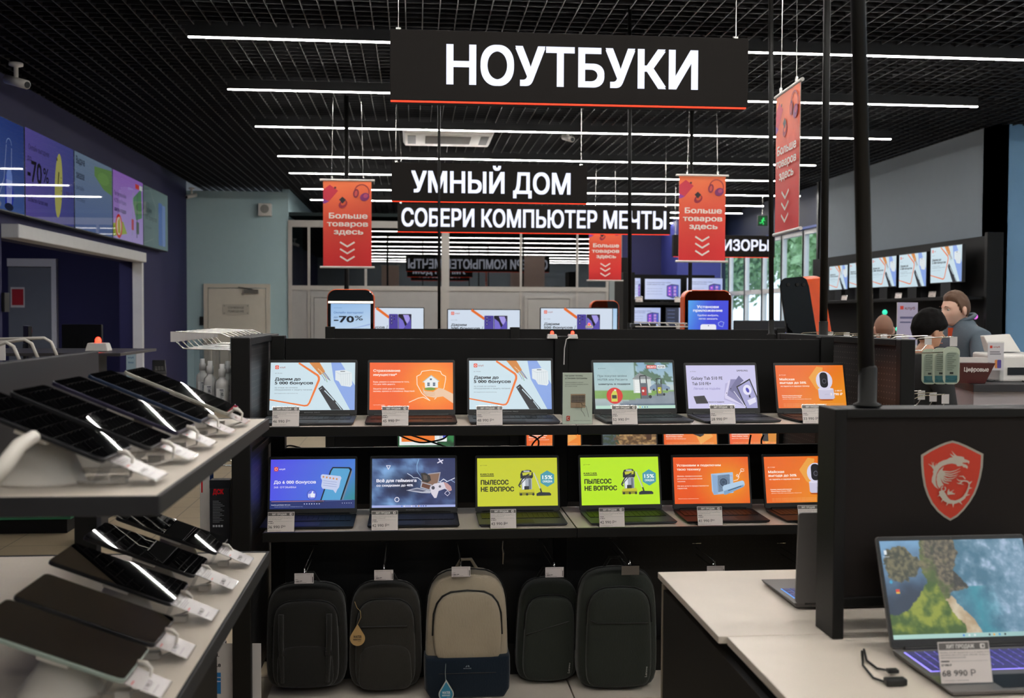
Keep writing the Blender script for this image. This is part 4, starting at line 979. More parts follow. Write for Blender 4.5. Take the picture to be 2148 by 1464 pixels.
o = A.build('paper', [M_PRG, M_PRG], t); o.scale = (1, 1.36, 1); at(o, (0, -.0006, .002), (R(90), 0, 0))

# alarm sensors with red lamps on top of the boards
def alarm(loc, label, w=.055):
    t = thing('alarm_sensor', label, 'sensor', loc)
    MB().hexa([(-w / 2, -.015, 0), (w / 2, -.015, 0), (w / 2, .02, 0), (-w / 2, .02, 0), (-w / 2 + .004, -.012, .02), (w / 2 - .004, -.012, .02), (w / 2 - .004, .017, .02), (-w / 2 + .004, .017, .02)]).build('box', M_WPL, t, bevel=.003)
    MB().lathe([(.006, .0), (.008, .004), (.007, .01), (.003, .014)], 12).build('red_lamp', mat('red_lamp_glow', '#ff2a1a', .3, emit=9, vary=0), t, smooth=True).location = (0, 0, .02)
for px, Y, lb in ((1158, 4.53, 'small white alarm box with red lamp left of the shelf joint'), (1201, 4.53, 'small white alarm box with red lamp and cable right of the shelf joint')):
    alarm((PY(px, 705, Y).x, Y, ZT + .001), lb, .046)
alarm((PY(1236, 695, 6.9).x, 6.9, 1.462), 'white alarm box with red lamp on the shelving behind', .05)
tag(MB().tube([(PY(1196, 705, 4.5).x, 4.5, ZT + .008), (PY(1188, 712, 4.49).x, 4.49, ZT), (PY(1184, 725, 4.49).x, 4.49, ZT - .04), (PY(1183, 760, 4.49).x, 4.49, ZT - .11)], .0025, 6).build('sensor_cable', M_WPL), 'thin white cable hanging from the alarm box at the shelf joint', 'cable')

# ---------------------------------------------------------------- end caps with pegboards and wire hooks
def endcap(label, xs, slab, Y0, Y1_, z0, z1):
    t = thing('pegboard_end_unit', label, 'pegboard', ((xs + slab) / 2, Y0, 0)); ox = (xs + slab) / 2
    a, b = min(xs, slab) - ox, max(xs, slab) - ox
    MB().box(a, b, 0, .045, z0, z1).build('front_post', M_BLACK, t, bevel=.004)
    MB().box(a, b, Y1_ - Y0 - .045, Y1_ - Y0, z0, z1).build('rear_post', M_BLACK, t, bevel=.004)
    MB().box(a + .02, b - .02, .045, Y1_ - Y0 - .045, z0 + .1, z1 - .03).build('perforated_sheet', MATS['pegboard_x'], t)
    MB().box(a, b, .0451, Y1_ - Y0 - .0451, z1 - .028, z1).build('top_rail', M_BLACK, t, bevel=.003)
    MB().box(a + .005, b - .005, .0451, Y1_ - Y0 - .0451, z1 - .46, z1 - .43).build('cross_rail', M_BLACK, t, bevel=.003)
    return t
pl = PY(484, 708, 3.92).x; pr_ = PY(524, 708, 3.92).x
endcap('black pegboard end unit at the left end of the laptop shelving', pl, pr_, 3.92, 4.75, 0, 1.462)
endcap('black perforated end unit at the right end of the laptop shelving', PY(1890, 715, 3.98).x, PY(1921, 715, 3.98).x, 3.98, 5.4, 0, 1.458)

def hook(loc, rz, label, group, L=.25, tagged=True, parts=None):
    """wire hook reaching out along local -y"""
    t = thing('display_hook', label, 'hook', loc, rz, group)
    MB().tube([(0, 0, .0), (0, -L * .88, .006), (0, -L, .03)], .0028, 6).tube([(0, 0, .045), (0, -.04, .062), (0, -L * 1.02, .068)], .0024, 6).build('wire', M_CHROME, t)
    MB().box(-.022, .022, -.004, .0, -.01, .05).build('back_clip', M_CHROME, t)
    if tagged:
        MB().box(-.001, .001, -L * 1.02 - .018, -L * 1.02 + .013, .030, .068).build('price_label', mat('paper_label', '#cfcac8', .4), t)
    return t
def bottle_pack(loc, rz, label):
    t = thing('spray_bottle', label, 'bottle', loc, rz, 'white cleaning spray bottles in clear packs on hooks')
    MB().lathe([(.02, 0), (.024, .004), (.024, .085), (.022, .1), (.011, .112), (.011, .118)], 20).build('bottle_body', M_WPL, t, smooth=True)
    MB().lathe([(.013, .118), (.013, .145), (.009, .148), (.009, .165)], 16).build('cap', mat('white_cap', '#e6e3de', .3), t, smooth=True)
    A = Art((0, 0, 30, 60), .03, .0002); A.bg('#e4e2df', 1); A.rect(0, 40, 10, 58, '#2d5fa8'); A.rect(12, 4, 26, 7, '#33414f')
    for i in range(8): A.rect(14, 10 + 5 * i, 27 - (i % 3) * 3, 12 + 5 * i, '#7a7f86')
    for i in range(7): A.rect(18 + 1.2 * i, 16, 18.6 + 1.2 * i, 26, '#202328')
    at(A.build('paper_label', [M_PRT, M_PRT], t), (0, -.0252, .015), (R(90), 0, 0))
    MB().box(-.03, .03, -.028, .028, -.006, .23).build('clear_pack', M_ACR, t)
    return t
# left end cap hooks, pointing to -x
hx = pl - .002
for i in range(9):
    Y = 3.96 + .095 * i
    hook((hx, Y, 1.415), R(-90), 'chrome price hook on the left end unit top row, %s from the front' % names[i], 'chrome hooks of the left end unit, top row', .2)
for i in range(3):
    hook((hx, 4.0 + .12 * i, .98), R(-90), 'chrome hook on the left end unit lower row, %s from the front' % names[i], 'chrome hooks of the left end unit, lower row', .2, False)
for i, (px, py, Y) in enumerate(((441, 838, 4.02), (466, 845, 3.98), (478, 835, 4.18), (425, 828, 4.3))):
    p = PY(px, py, Y); bottle_pack((min(p.x, hx - .04), Y, p.z - .02), R(-8 + 5 * i), ['clear packed white spray bottle hanging left of its neighbour', 'clear packed white spray bottle nearest the black end post', 'white spray bottle half hidden beside the black end post', 'white spray bottle at the back left of the hanging packs'][i])
# boxed goods hanging on the lower hooks
def carton(loc, w, d, h, rz, label, front, side, m='dark_box', col='#14161c', cat='box', name='retail_box', fillcol=None):
    t = thing(name, label, cat, loc, rz)
    MB().box(-w / 2, w / 2, -d / 2, d / 2, 0, h).build('carton', mat(m, col, .4), t, bevel=.002)
    if front:
        A = Art((0, 0, w * 1000, h * 1000), w, .0002); front(A); at(A.build('print', [M_PRG, M_PRG], t), (0, -d / 2 - .0004, 0), (R(90), 0, 0))
    if side:
        A = Art((0, 0, d * 1000, h * 1000), d, .0002); side(A); at(A.build('print', [M_PRG, M_PRG], t), (-w / 2 - .0004, 0, 0), (R(90), 0, R(-90)))
    return t
def dsk(A):
    A.rect(0, 0, 78, 30, '#232529'); A.text('ДСК', 12, 52, 52, 18, '#c8202a', .05)
    for i in range(14): A.rect(12, 78 + 6 * i, 34 + (i * 7) % 22, 80 + 6 * i, '#83868c')
    for i in range(4): A.rect(12 + 10 * i, 168, 19 + 10 * i, 176, '#b0b3b8')
    A.rect(12, 240, 52, 246, '#c9c6c4')
p = PY(462, 1140, 4.0)
carton((p.x, 4.02, p.z - .06), .075, .05, .3, R(0), 'black retail box with red lettering hanging beside the left end post', dsk, None)
p = PY(432, 1130, 4.1)
carton((p.x, 4.12, p.z + .02), .05, .05, .28, R(12), 'white and blue sided retail box left of the black red-lettered box', lambda A: (A.rect(0, 0, 50, 280, '#d5cfca'), A.rect(4, 60, 10, 120, '#c8202a'), A.rect(36, 0, 50, 280, '#1d2f5c')), None, 'navy_box', '#1b2a4e')
def cable_box(A):
    A.rect(0, 0, 200, 400, '#c9c4c0')
    A.rect(8, 30, 24, 60, '#202226'); A.rect(30, 110, 50, 190, '#1f6fae'); A.text('3.', 32, 44, 50, 14, '#202226', .04); A.text('1.8', 28, 50, 88, 12, '#202226', .04); A.text('10', 6, 24, 92, 12, '#202226', .0)
    A.text('Длина', 31, 49, 130, 5, '#f0f4f6', .02); A.text('кабеля', 31, 49, 145, 5, '#f0f4f6', .02)
for i, (px, lb) in enumerate(((424, 'white cable box standing low at the left end unit, left one'), (458, 'white cable box standing low at the left end unit, right one'))):
    p = PY(px, 1462, 4.0)
    carton((p.x, 4.0 - .02 * i, .03), .062, .04, .26 + .03 * i, R(-4), lb, cable_box, None, 'white_box', '#c9c4c0')
# right end cap hooks and packs (to +x)
hx2 = PY(1921, 715, 3.98).x + .002
for i in range(7):
    hook((hx2, 4.04 + .21 * i, 1.40), R(90), 'chrome price hook on the right end unit upper row, %s from the front' % names[i], 'chrome hooks of the right end unit, upper row', .18)
for i in range(3):
    hook((hx2, 4.02 + .1 * i, 1.17), R(90), 'chrome price hook on the right end unit lower row, %s from the front' % names[i], 'chrome hooks of the right end unit, lower row', .14)
for i, (px, Y) in enumerate(((1935, 4.25), (1958, 4.12), (1980, 4.0))):
    p = PY(px, 806, Y)
    t = thing('blister_pack', ['green white blister pack nearest the black end unit', 'green white blister pack, middle of three on the right hooks', 'green white blister pack, rightmost on the right hooks'][i], 'package', (p.x + .03, Y, p.z + .0), R(-10), 'blister packs on the right hooks')
    MB().prism(rrect(-.032, 0, .032, .15, .022, 6), 0, .004, 'y').build('card', mat('pale_green_card', '#b9c4ae', .5), t)
    MB().prism(rrect(-.026, .01, .026, .13, .02, 6), -.02, -.0005, 'y').build('clear_blister', M_ACR, t, bevel=.006)
    MB().prism(rrect(-.012, .04, .022, .12, .01, 5), .004, .014, 'y').build('white_mouse', M_WPL, t, bevel=.004)
    A = Art((0, 0, 50, 140), .05, .0002); A.rect(2, 110, 48, 138, '#2f6a70')
    for j in range(9): A.rect(8, 22 + 8 * j, 42 - (j % 3) * 7, 24.5 + 8 * j, '#6f7a68')
    A.rect(18, 96, 32, 104, '#2a2e2a'); at(A.build('print', [M_PRT, M_PRT], t), (0, -.0004, .005), (R(90), 0, 0))

# ---------------------------------------------------------------- poles
def pole(label, px0, py0, px1, py1, Y, r0, r1, zb, flange=True, name='power_pole'):
    a = PY(px0, py0, Y); b = PY(px1, py1, Y)
    dx = (a.x - b.x) / (a.z - b.z)
    top = CEIL + .1; x0 = b.x + dx * (zb - b.z)
    t = thing(name, label, 'pole', (x0, Y, zb), 0, 'black poles rising to the ceiling')
    H = top - zb
    MB().tube([(0, 0, 0), (dx * H, 0, H)], [r0, r1], 20, caps=True).build('tube', M_BLACK, t, smooth=True)
    if flange:
        MB().lathe([(r0 * 1.75, 0), (r0 * 1.75, .004), (r0 * 1.15, .01), (r0 * 1.15, .09), (r0, .095)], 24).build('base_flange', M_BLACK, t, smooth=True)
    return t
pole('thickest black pole standing on the black panel with the red shield', 1800, 0, 1819, 845, 2.38, .0185, .0145, 1.338)
pole('black pole rising from the top of the laptop shelving right end', 1735, 0, 1727, 700, 5.0, .019, .0165, 1.43)
pole('slim black pole beside the edge-on banner', 1617, 0, 1618, 697, 6.4, .0155, .0155, 1.43)
pole('thin black pole crossing the end of the long sign', 1321, 235, 1321, 690, 7.6, .0145, .0145, 1.4)
pole('thin black pole behind the right front-facing banner', 1451, 300, 1447, 640, 10.6, .02, .02, 0, False)
pole('thin black pole behind the glass reflections, below the long sign', 921, 490, 921, 690, 9.3, .0125, .0125, 1.0)
pole('thin black pole behind the left banner', 727, 360, 727, 620, 10.9, .024, .024, 0, False)

# ---------------------------------------------------------------- second shelving behind, seen through the gap
Z0b = .66
gondola('display_gondola', 'black shelving standing behind the laptop shelving, its top edge showing above it', -.58, 2.5, 6.3, 6.9, (Z0b, 1.117), 1.455, (-.55, .66, 2.47), deck=False)
gl_ = [(894, desktop(1), 'laptop with a green desktop picture seen through the shelf gap'), (1163, powerbank(1), 'laptop with an orange picture behind the middle upright, seen through the gap'),
       (1323, rock(1), 'laptop with a rocky cliff picture seen through the shelf gap'), (1451, powerbank(1), 'laptop with an orange camera picture right of the rocky one, through the gap'), (1589, powerbank(1, True), 'laptop with an orange phone picture, rightmost in the shelf gap')]
for i, (px, art, lb) in enumerate(gl_):
    laptop(lb, (PY(px, 930, 6.62).x, 6.64, Z0b), 0, art, w=.368, group='laptops on the shelving behind', tilt=12)
for i, px in enumerate((1300, 1440, 1600)):
    price_tag((PY(px, 950, 6.32).x, 6.33, Z0b + .002), '39 990 Р*', ['price tag below the rocky picture laptop in the gap', 'price tag below the orange camera laptop in the gap', 'price tag below the orange phone laptop in the gap'][i], group='price tags of the shelving behind')
# cables in the gap
cb = [[(1110, 912), (1130, 925), (1122, 960)], [(1140, 912), (1118, 930), (1100, 975)], [(835, 912), (880, 928), (925, 922), (940, 912)], [(860, 912), (900, 925), (950, 945), (1000, 985)],
      [(583, 942), (600, 915), (640, 914), (665, 912)], [(590, 944), (605, 935), (625, 938), (640, 944)], [(1575, 912), (1572, 935), (1578, 960)], [(1602, 912), (1597, 925), (1600, 950)], [(1168, 912), (1175, 945), (1195, 1000), (1190, 1060)], [(775, 1070), (785, 1050), (795, 1080)]]
cl = ['black cable hanging in the gap left of the middle upright', 'black cable crossing the orange screen in the gap', 'black cable looping over the green desktop screen', 'long black cable running down right from the green desktop screen', 'black cable at the left end of the gap', 'short black cable at the left end of the gap, lower one', 'black cable left of the rightmost gap screen middle', 'black cable right of its twin on the rightmost gap screen', 'black cable running down beside the middle upright', 'short black cable between the two lower left laptops']
for pts, lb in zip(cb, cl):
    q = [PY(x, y, 4.6) for x, y in pts]; sm = []
    for i in range(len(q) - 1):
        p0, p1, p2, p3 = q[max(i - 1, 0)], q[i], q[i + 1], q[min(i + 2, len(q) - 1)]
        for k in range(5):
            s = k / 5; sm.append(.5 * ((2 * p1) + (p2 - p0) * s + (2 * p0 - 5 * p1 + 4 * p2 - p3) * s * s + (3 * p1 - p0 - 3 * p2 + p3) * s ** 3))
    sm.append(q[-1]); tag(MB().tube(sm, .004, 6).build('power_cable', M_DARK), lb, 'cable')

# ---------------------------------------------------------------- backpacks on hooks under the lower shelf
def fabric(name, col, sc=260):
    return mat(name, col, .9, bump=(sc, .35, (1, 1, .35)), vary=.12, sheen=.2, spec=.2)
M_BLKF = fabric('black_fabric', '#1e1d1b'); M_BLKG = fabric('charcoal_fabric', '#2c2a26'); M_GRNF = fabric('dark_green_grey_fabric', '#292d28')
M_HEATH = fabric('grey_beige_fabric', '#a39682', 160); M_NVF = fabric('navy_fabric', '#0f1d2b'); M_ZIP = mat('black_zip', '#0b0b0b', .5)
def arch(w, h, top=.5, r=.05, lean=0, n=10):
    """outline (x,z): flat rounded base, arched shoulders"""
    o = []
    hw = w / 2
    for i in range(n + 1):
        a = math.pi * i / n
        c, s = math.cos(a), math.sin(a)
        x = hw * abs(c) ** .62 * (1 if c > 0 else -1); z = h * (1 - top) + h * top * abs(s) ** .62
        o.append((x, z))
    o += [(-hw * 1.03, h * .3), (-hw * 1.02, r), (-hw + r * .3, r * .25), (-hw + r, 0), (0, -.004), (hw - r, 0), (hw - r * .3, r * .25), (hw * 1.02, r), (hw * 1.03, h * .3)]
    return [(x + lean * z, z) for x, z in o]
def hang_label(px, py, Y, label, blank=False):
    p = PY(px, py, Y)
    t = thing('display_hook', label, 'hook', (p.x, 4.50, p.z), 0, 'price hooks above the backpacks')
    L = 4.50 - Y
    MB().tube([(0, 0, .03), (0, -L + .01, .035), (0, -L + .002, .02)], .003, 6).tube([(-.02, -.005, .05), (.02, -.005, .05)], .003, 6).tube([(0, 0, .0), (0, -L + .06, .005), (0, -L + .03, .02)], .003, 6).build('wire', M_CHROME, t)
    MB().box(-.038, .038, -L - .002, -L, -.02, .022).build('label_holder', M_ACR, t)
    if not blank:
        A = Art((0, 0, 42, 23), .074, .0002); A.bg('#cfc6c4', 1); k = '#2b2a2c'
        A.text('Рюкзак для ноутбука 15.6", полиэстер', 1, 34, 3.5, 1.6, k); A.rect(36, 1, 36.4, 21, '#6a6668'); A.rect(39, 8, 40.4, 21, k); A.text('2 199 ₽', 1, 8, 14.5, 1.6, k, .02); A.text('1 850 Р*', 1, 17, 19, 2.6, k, .04); A.rect(2, 20.6, 26, 21.2, '#6a6668')
        at(A.build('paper', [M_PRG, M_PRG], t), (0, -L - .0024, -.02), (R(90), 0, 0))
    else:
        MB().box(-.036, .036, -L - .004, -L - .0022, -.018, .018).build('paper', mat('grey_label', '#5d5650', .4), t)
    return t
def backpack(label, px0, px1, ptop, pbot, Yf, m, m2=None, depth=.17, lean=0, top=.42, style=0, rz=0):
    a = PY(px0, pbot, Yf); b = PY(px1, ptop, Yf); w = (b.x - a.x) / 1.05; h = b.z - a.z; z0 = max(a.z, .032)
    t = thing('backpack', label, 'backpack', ((a.x + b.x) / 2 - lean * h / 2, Yf + depth, z0), rz, 'backpacks hanging under the laptop shelves')
    out = arch(w, h, top, .05, lean)
    D = depth
    MB().dome(out, [(.9, 0), (.985, -.02), (1, -.05), (1, -D * .55), (.985, -D * .72), (.94, -D * .84)], (lean * h / 2, h * .45)).build('body', m, t, smooth=True, sub=1)
    MB().tube([(x * 1.005, -D * .42, z + .0) for x, z in out[:12]], .0035, 6).build('zipper', M_ZIP, t, smooth=True)
    po = [(x * .82 + lean * .02, z * .84 + .012) for x, z in out]
    mf = m2 or m
    if style == 1:
        # two tone: light front panel above, navy lower third
        zc = h * .33
        up = [(x * .84, max(z * .86, zc)) for x, z in out[:11]] + [(-w * .40, zc), (-w * .34, zc - .012), (0, zc - .018), (w * .36, zc - .012), (w * .42, zc)]
        MB().dome(up, [(1, -D * .7), (1.0, -D * .86), (.985, -D * .92), (.95, -D * .95)]).build('front_panel', m, t, smooth=True, sub=1)
        MB().tube([(x * 1.01, -D * .84, z * 1.003) for x, z in up[:11]], .004, 6).build('panel_zipper', M_ZIP, t, smooth=True)
        lo = [(-w * .525, zc), (w * .525, zc), (w * .53, h * .2), (w * .52, .03), (w * .46, -.002), (-w * .46, -.002), (-w * .52, .03), (-w * .53, h * .2)]
        MB().dome([(x, z) for x, z in lo], [(1.0, -.02), (1.0, -D * .8), (.97, -D * .95), (.9, -D * .985)]).build('lower_panel', m2, t, smooth=True, bevel=.004)
        A = Art((0, 0, 20, 10), .036); A.poly([(5, 5), (8, 1), (9, 1), (8, 5)], '#7f8a92'); A.poly([(9, 5), (11, 1), (13, 1), (14, 5), (12, 5), (11, 3)], '#7f8a92'); A.text('RIVACASE', 1, 18, 9, 2.4, '#7f8a92', .02)
        at(A.build('lettering', [M_PRT, M_PRT], t), (0, -D * 1.0, zc * .72), (R(90), 0, 0))
        MB().tube([(-w * .35, -D * .99, zc * .62), (w * .35, -D * .99, zc * .62)], .0016, 6).build('seam', M_ZIP, t)
    else:
        MB().dome(po, [(1, -D * .6), (1.0, -D * .86), (.97, -D * .95), (.9, -D * .99)], (lean * h / 2, h * .4)).build('front_pocket', mf, t, smooth=True, sub=1)
        MB().tube([(x * .83 + lean * .02, -D * .86, z * .845 + .012) for x, z in out[:11]], .003, 6).build('pocket_zipper', M_ZIP, t, smooth=True)
        if style == 2:
            MB().tube([(-w * .33, -D * 1.0, h * .62), (w * .3, -D * 1.0, h * .62)], .003, 6).build('slit_zipper', M_ZIP, t)
            MB().dome([(x * .72, z * .43 + .01) for x, z in out], [(1, -D * .9), (1, -D * 1.0), (.95, -D * 1.05)], (0, h * .2)).build('lower_pocket', m, t, smooth=True, sub=1)
            MB().box(-.002, .002, -D * 1.06, -D * .95, h * .12, h * .36).build('zip_pull', M_ZIP, t).location = (w * .37, .02, 0)
        if style == 3:
            for q in (-1, 1):
                MB().tube([(q * w * .3, -D * 1.0, h * .75), (q * w * .3, -D * 1.06, h * .5), (q * w * .28, -D * 1.0, h * .1)], .011, 8).build('strap', M_BLKF, t, smooth=True)
                MB().box(q * w * .29 - .014, q * w * .29 + .014, -D * 1.1, -D * 1.02, h * .36, h * .41).build('buckle', M_DARK, t, bevel=.003)
            MB().dome([(x * .7, z * .4 + .02) for x, z in out], [(1, -D * .9), (1, -D * 1.02), (.93, -D * 1.06)], (0, h * .2)).build('lower_pocket', m, t, smooth=True, sub=1)
        if style in (4, 5):
            MB().tube([(-w * .36, -D * .995, h * .60), (-w * .28, -D * 1.0, h * .575), (w * .36, -D * .995, h * .57)] if style == 5 else [(-w * .36, -D * .995, h * .5), (w * .34, -D * .995, h * .62)], .002, 6).build('seam', M_ZIP, t)
            A = Art((0, 0, 40, 10), .045); A.text('Lenovo', 1, 39, 8, 8, '#b9b7b2', .01); at(A.build('lettering', [M_PRT, M_PRT], t), (w * .36 + lean * .04, -D * .975, h * .16), (R(90), R(-86), 0))
    hd = MB(); tz = max(z for _, z in out); tx = lean * h
    hd.tube([(tx - .045, -D * .25, tz - .012), (tx - .02, -D * .25, tz + .03), (tx + .02, -D * .25, tz + .03), (tx + .045, -D * .25, tz - .012)], .007, 8)
    hd.build('top_handle', m if style == 1 else M_BLKF, t, smooth=True)
    for q in (-1, 1):
        MB().tube([(q * w * .2 + tx * .9, .004, h * .85), (q * w * .3, .03, h * .5), (q * w * .36, .02, .04)], .012, 8).build('shoulder_strap', M_BLKF, t, smooth=True)
    return t, w, h, D
backpack('black backpack with front straps and buckles, leftmost under the shelves', 552, 728, 1232, 1455, 4.15, M_BLKF, style=3, top=.3)
t, w, h, D = backpack('charcoal backpack with a beige drop-shaped hang tag', 728, 888, 1228, 1455, 4.15, M_BLKG, style=2, top=.4)
def drop(col, tc, edge=None):
    A = Art((0, 0, 36, 50), .064, .0003)
    def pts(k): return [(18 + k * 15.5 * math.sin(a) * (1 if abs(a) < 2 else 1) * (1 - .0 * a), 0) for a in ()]
    def dp(r):
        o = []
        for i in range(25):
            a = R(-30 + 240 * i / 24); o.append((18 + r * math.cos(a), 31 + r * math.sin(a)))
        return o + [(18, 31 - r * 1.95)]
    if edge: A.poly(dp(16.8), edge); A.poly(dp(14.2), col)
    else: A.poly(dp(16.5), col)
    A.text('WATER', 9, 27, 30, 6, tc, .03); A.text('RESISTANT', 9, 27, 35, 3.4, tc, .03); A.text('material', 19, 26, 38, 1.8, tc); return A
def hang_tag(parent, px, py, Yt, label, col, tc, edge=None, cord='#a58a5c', cordpts=None):
    A = drop(col, tc, edge); o = A.build('hang_tag', [M_PRT, M_PRT], parent); o['label'] = label
    p = PY(px, py, Yt); at(o, p - parent.location, (R(90), 0, 0))
    c = MB().tube([PY(x, y, Yt - .001) - p for x, y in cordpts], .0013, 5).build('tag_cord', mat('cord_' + cord[1:], cord, .8), parent); c.location = p - parent.location
hang_tag(t, 750, 1357, 4.12, 'beige drop-shaped paper tag', '#b08e5c', '#2a2320', cordpts=[(750, 1310), (757, 1295), (756, 1282), (749, 1275), (744, 1262)])
t, w, h, D = backpack('heather grey backpack with a navy lower third', 890, 1072, 1208, 1470, 4.1, M_HEATH, M_NVF, depth=.2, style=1, top=.42)
hang_tag(t, 936, 1474, 4.08, 'blue drop-shaped paper tag with white rim', '#2f86a8', '#dfeaee', '#b9bdb8', cord='#8d9a98', cordpts=[(935, 1428), (934, 1410), (935, 1392)])
backpack('dark green grey backpack hanging slanted, behind its right neighbour', 1085, 1222, 1222, 1440, 4.22, M_GRNF, style=4, lean=.03, top=.4)
backpack('large dark grey backpack beside the white island, rightmost', 1212, 1388, 1212, 1468, 4.12, M_GRNF, style=5, top=.36)
for px, py, lb, bl in ((638, 1213, 'white price label over the leftmost backpack', 0), (805, 1206, 'white price label over the backpack with the beige tag', 0), (967, 1199, 'white price label over the heather grey backpack', 0), (1163, 1200, 'white price label over the slanted backpack', 0), (1322, 1196, 'grey blank price label over the rightmost backpack', 1), (1501, 1197, 'white price label above the white island top', 0), (1690, 1196, 'white price label cut by the dark laptop lid', 0)):
    hang_label(px, py, 4.12 if px < 1500 else 4.2, lb, bl)
tag(MB().tube([PY(1055, 1135, 4.2), PY(1054, 1150, 4.2), PY(1056, 1160, 4.2), PY(1055, 1183, 4.2)], [.003, .003, .005, .003], 6).build('key_ring', M_CHROME), 'small metal key on a ring hanging from the lower shelf', 'key')

# ---------------------------------------------------------------- white island with the shield panel
zt = .80
ISX = .708
isl = thing('display_island', 'white topped island in the right foreground on a black cabinet', 'counter', (1.5, 2.4, 0))
def ib(x0, x1, y0, y1, z0, z1): return MB().box(x0 - 1.5, x1 - 1.5, y0 - 2.4, y1 - 2.4, z0, z1)
ib(ISX, 2.6, 2.375, 2.99, zt - .018, zt).build('table_top', M_WHITE, isl, bevel=.0015)
MB().prism([(ISX + .02 - 1.5, -1.0), (2.6 - 1.5, -1.0), (2.6 - 1.5, -.0275), (ISX + .02 - 1.5, -.0275)], zt - .02, zt - .0005, 'z').build('table_top', M_WHITE, isl, bevel=.0015)
ib(ISX + .01, ISX + .028, 1.4, 2.96, 0, zt - .045).build('side_panel', M_BLACK2, isl)['label'] = 'black side panel'
ib(ISX + .008, ISX + .030, 2.961, 2.975, 0, zt - .03).build('edge_trim', mat('beige_edge', '#8f8474', .5), isl)
ib(ISX + .03, 2.55, 2.93, 2.95, 0, zt - .019).build('back_panel', M_BLACK2, isl)
ib(ISX + .06, 2.5, 1.45, 2.92, zt - .06, zt - .021).build('under_frame', M_BLACK, isl, bevel=.002)
# panel
pnl = thing('shield_panel', 'black advertising panel with red shield emblem standing across the white island', 'panel', (.985, 2.33, zt))
def pb(x0, x1, y0, y1, z0, z1): return MB().box(x0 - .985, x1 - .985, y0 - 2.33, y1 - 2.33, z0 - zt, z1 - zt)
pb(.965, .992, 2.33, 2.435, zt, 1.335).build('upright', M_BLACK, pnl, bevel=.002)
pb(2.35, 2.38, 2.33, 2.435, zt, 1.335).build('upright', M_BLACK, pnl, bevel=.002)
pb(.9925, 2.3495, 2.332, 2.433, 1.315, 1.3351).build('top_cap', M_BLACK, pnl, bevel=.002)
pb(.9925, 2.3495, 2.343, 2.36, .895, 1.3149).build('printed_board', mat('dark_brown_black_board', '#1c1715', .7, spec=.2, bump=(300, .1)), pnl)
pb(.9925, 2.3495, 2.338, 2.425, .872, .895).build('lower_rail', M_BLACK, pnl, bevel=.002)
p0, p1 = PY(1929, 1093, 2.343), PY(2063, 929, 2.343)
S = Art((170, 285, 955, 1252), p1.x - p0.x, .0002)
out = [(562, 285), (640, 305), (740, 345), (850, 398), (955, 448), (950, 600), (930, 720), (900, 830), (860, 930), (800, 1030), (720, 1130), (640, 1205), (553, 1252), (470, 1205), (390, 1140), (310, 1045), (255, 940), (215, 830), (190, 700), (175, 560), (172, 455), (280, 392), (390, 340), (480, 305)]
S.poly(out, '#a59f92')
S.poly([(562 + (x - 562) * .925, 745 + (y - 745) * .945) for x, y in out], '#c8371f')
cr = '#c9bfae'
S.poly([(495, 512), (530, 492), (570, 485), (545, 462), (530, 440), (560, 458), (590, 470), (565, 430), (550, 403), (585, 440), (620, 470), (680, 478), (705, 485), (718, 510), (755, 522), (780, 535), (772, 570), (755, 548), (740, 552), (700, 550), (690, 562), (735, 575), (760, 598), (755, 628), (735, 610), (705, 608), (690, 588), (650, 595), (625, 592), (612, 570), (560, 560), (500, 568), (440, 590), (400, 625), (375, 670), (362, 720), (360, 780), (372, 830), (400, 870), (350, 835), (310, 780), (312, 730), (330, 680), (322, 660), (345, 600), (395, 548), (450, 522)], cr)
S.poly([(460, 592), (440, 640), (470, 660), (478, 700), (440, 725), (420, 740), (440, 790), (462, 822), (430, 830), (408, 860), (380, 820), (368, 750), (375, 690), (405, 640)], cr)
for pts in ([(455, 655), (540, 662), (610, 645), (665, 615)], [(460, 680), (550, 690), (620, 670), (668, 650)], [(455, 700), (540, 715), (600, 705), (640, 690)], [(440, 715), (500, 745), (570, 740), (625, 712)], [(430, 725), (480, 765), (555, 768)], [(425, 735), (460, 785), (520, 802)]): S.line(pts, [16, 13, 9, 2][:len(pts)], cr)
S.line([(335, 625), (300, 585), (258, 560)], [22, 12, 3], cr); S.line([(335, 625), (315, 580), (300, 535)], [22, 10, 3], cr); S.line([(335, 625), (345, 590), (358, 550)], [20, 10, 3], cr); S.line([(340, 640), (320, 560), (325, 540)], [16, 8, 8], cr)
S.arc(452, 862, 26, -60, 260, 13, cr)
S.line([(415, 885), (440, 930), (480, 985), (530, 1018), (600, 1025), (660, 1005), (710, 970), (745, 910), (768, 850), (772, 805), (755, 778), (715, 768), (680, 770)], [45, 75, 65, 48, 38, 36, 34, 26, 20, 16, 16, 16, 14], cr)
for pts in ([(500, 920), (560, 925), (600, 918)], [(500, 915), (545, 900), (580, 875)], [(510, 900), (515, 875), (510, 865)], [(505, 925), (560, 910), (590, 935)]): S.line(pts, [26, 12, 3], cr)
for pts in ([(718, 745), (690, 712), (635, 712)], [(680, 768), (640, 765), (608, 740)], [(680, 770), (655, 800), (698, 812)], [(680, 775), (640, 800), (610, 790)]): S.line(pts, [14, 12, 3], cr)
for a_, b_ in (((420, 915), (372, 955)), ((450, 975), (415, 1022)), ((510, 1015), (480, 1066)), ((568, 1030), (568, 1088)), ((640, 1010), (680, 1052)), ((720, 940), (775, 932)), ((755, 855), (800, 852)), ((765, 795), (798, 770))): S.line([a_, b_], [26, 2], cr)
o = S.build('shield_emblem', [M_PRT, M_PRT], pnl); at(o, Vector(((p0.x + p1.x) / 2, 2.3425, p0.z)) - pnl.location, (R(90), 0, 0)); o['label'] = 'red shield with a pale dragon'
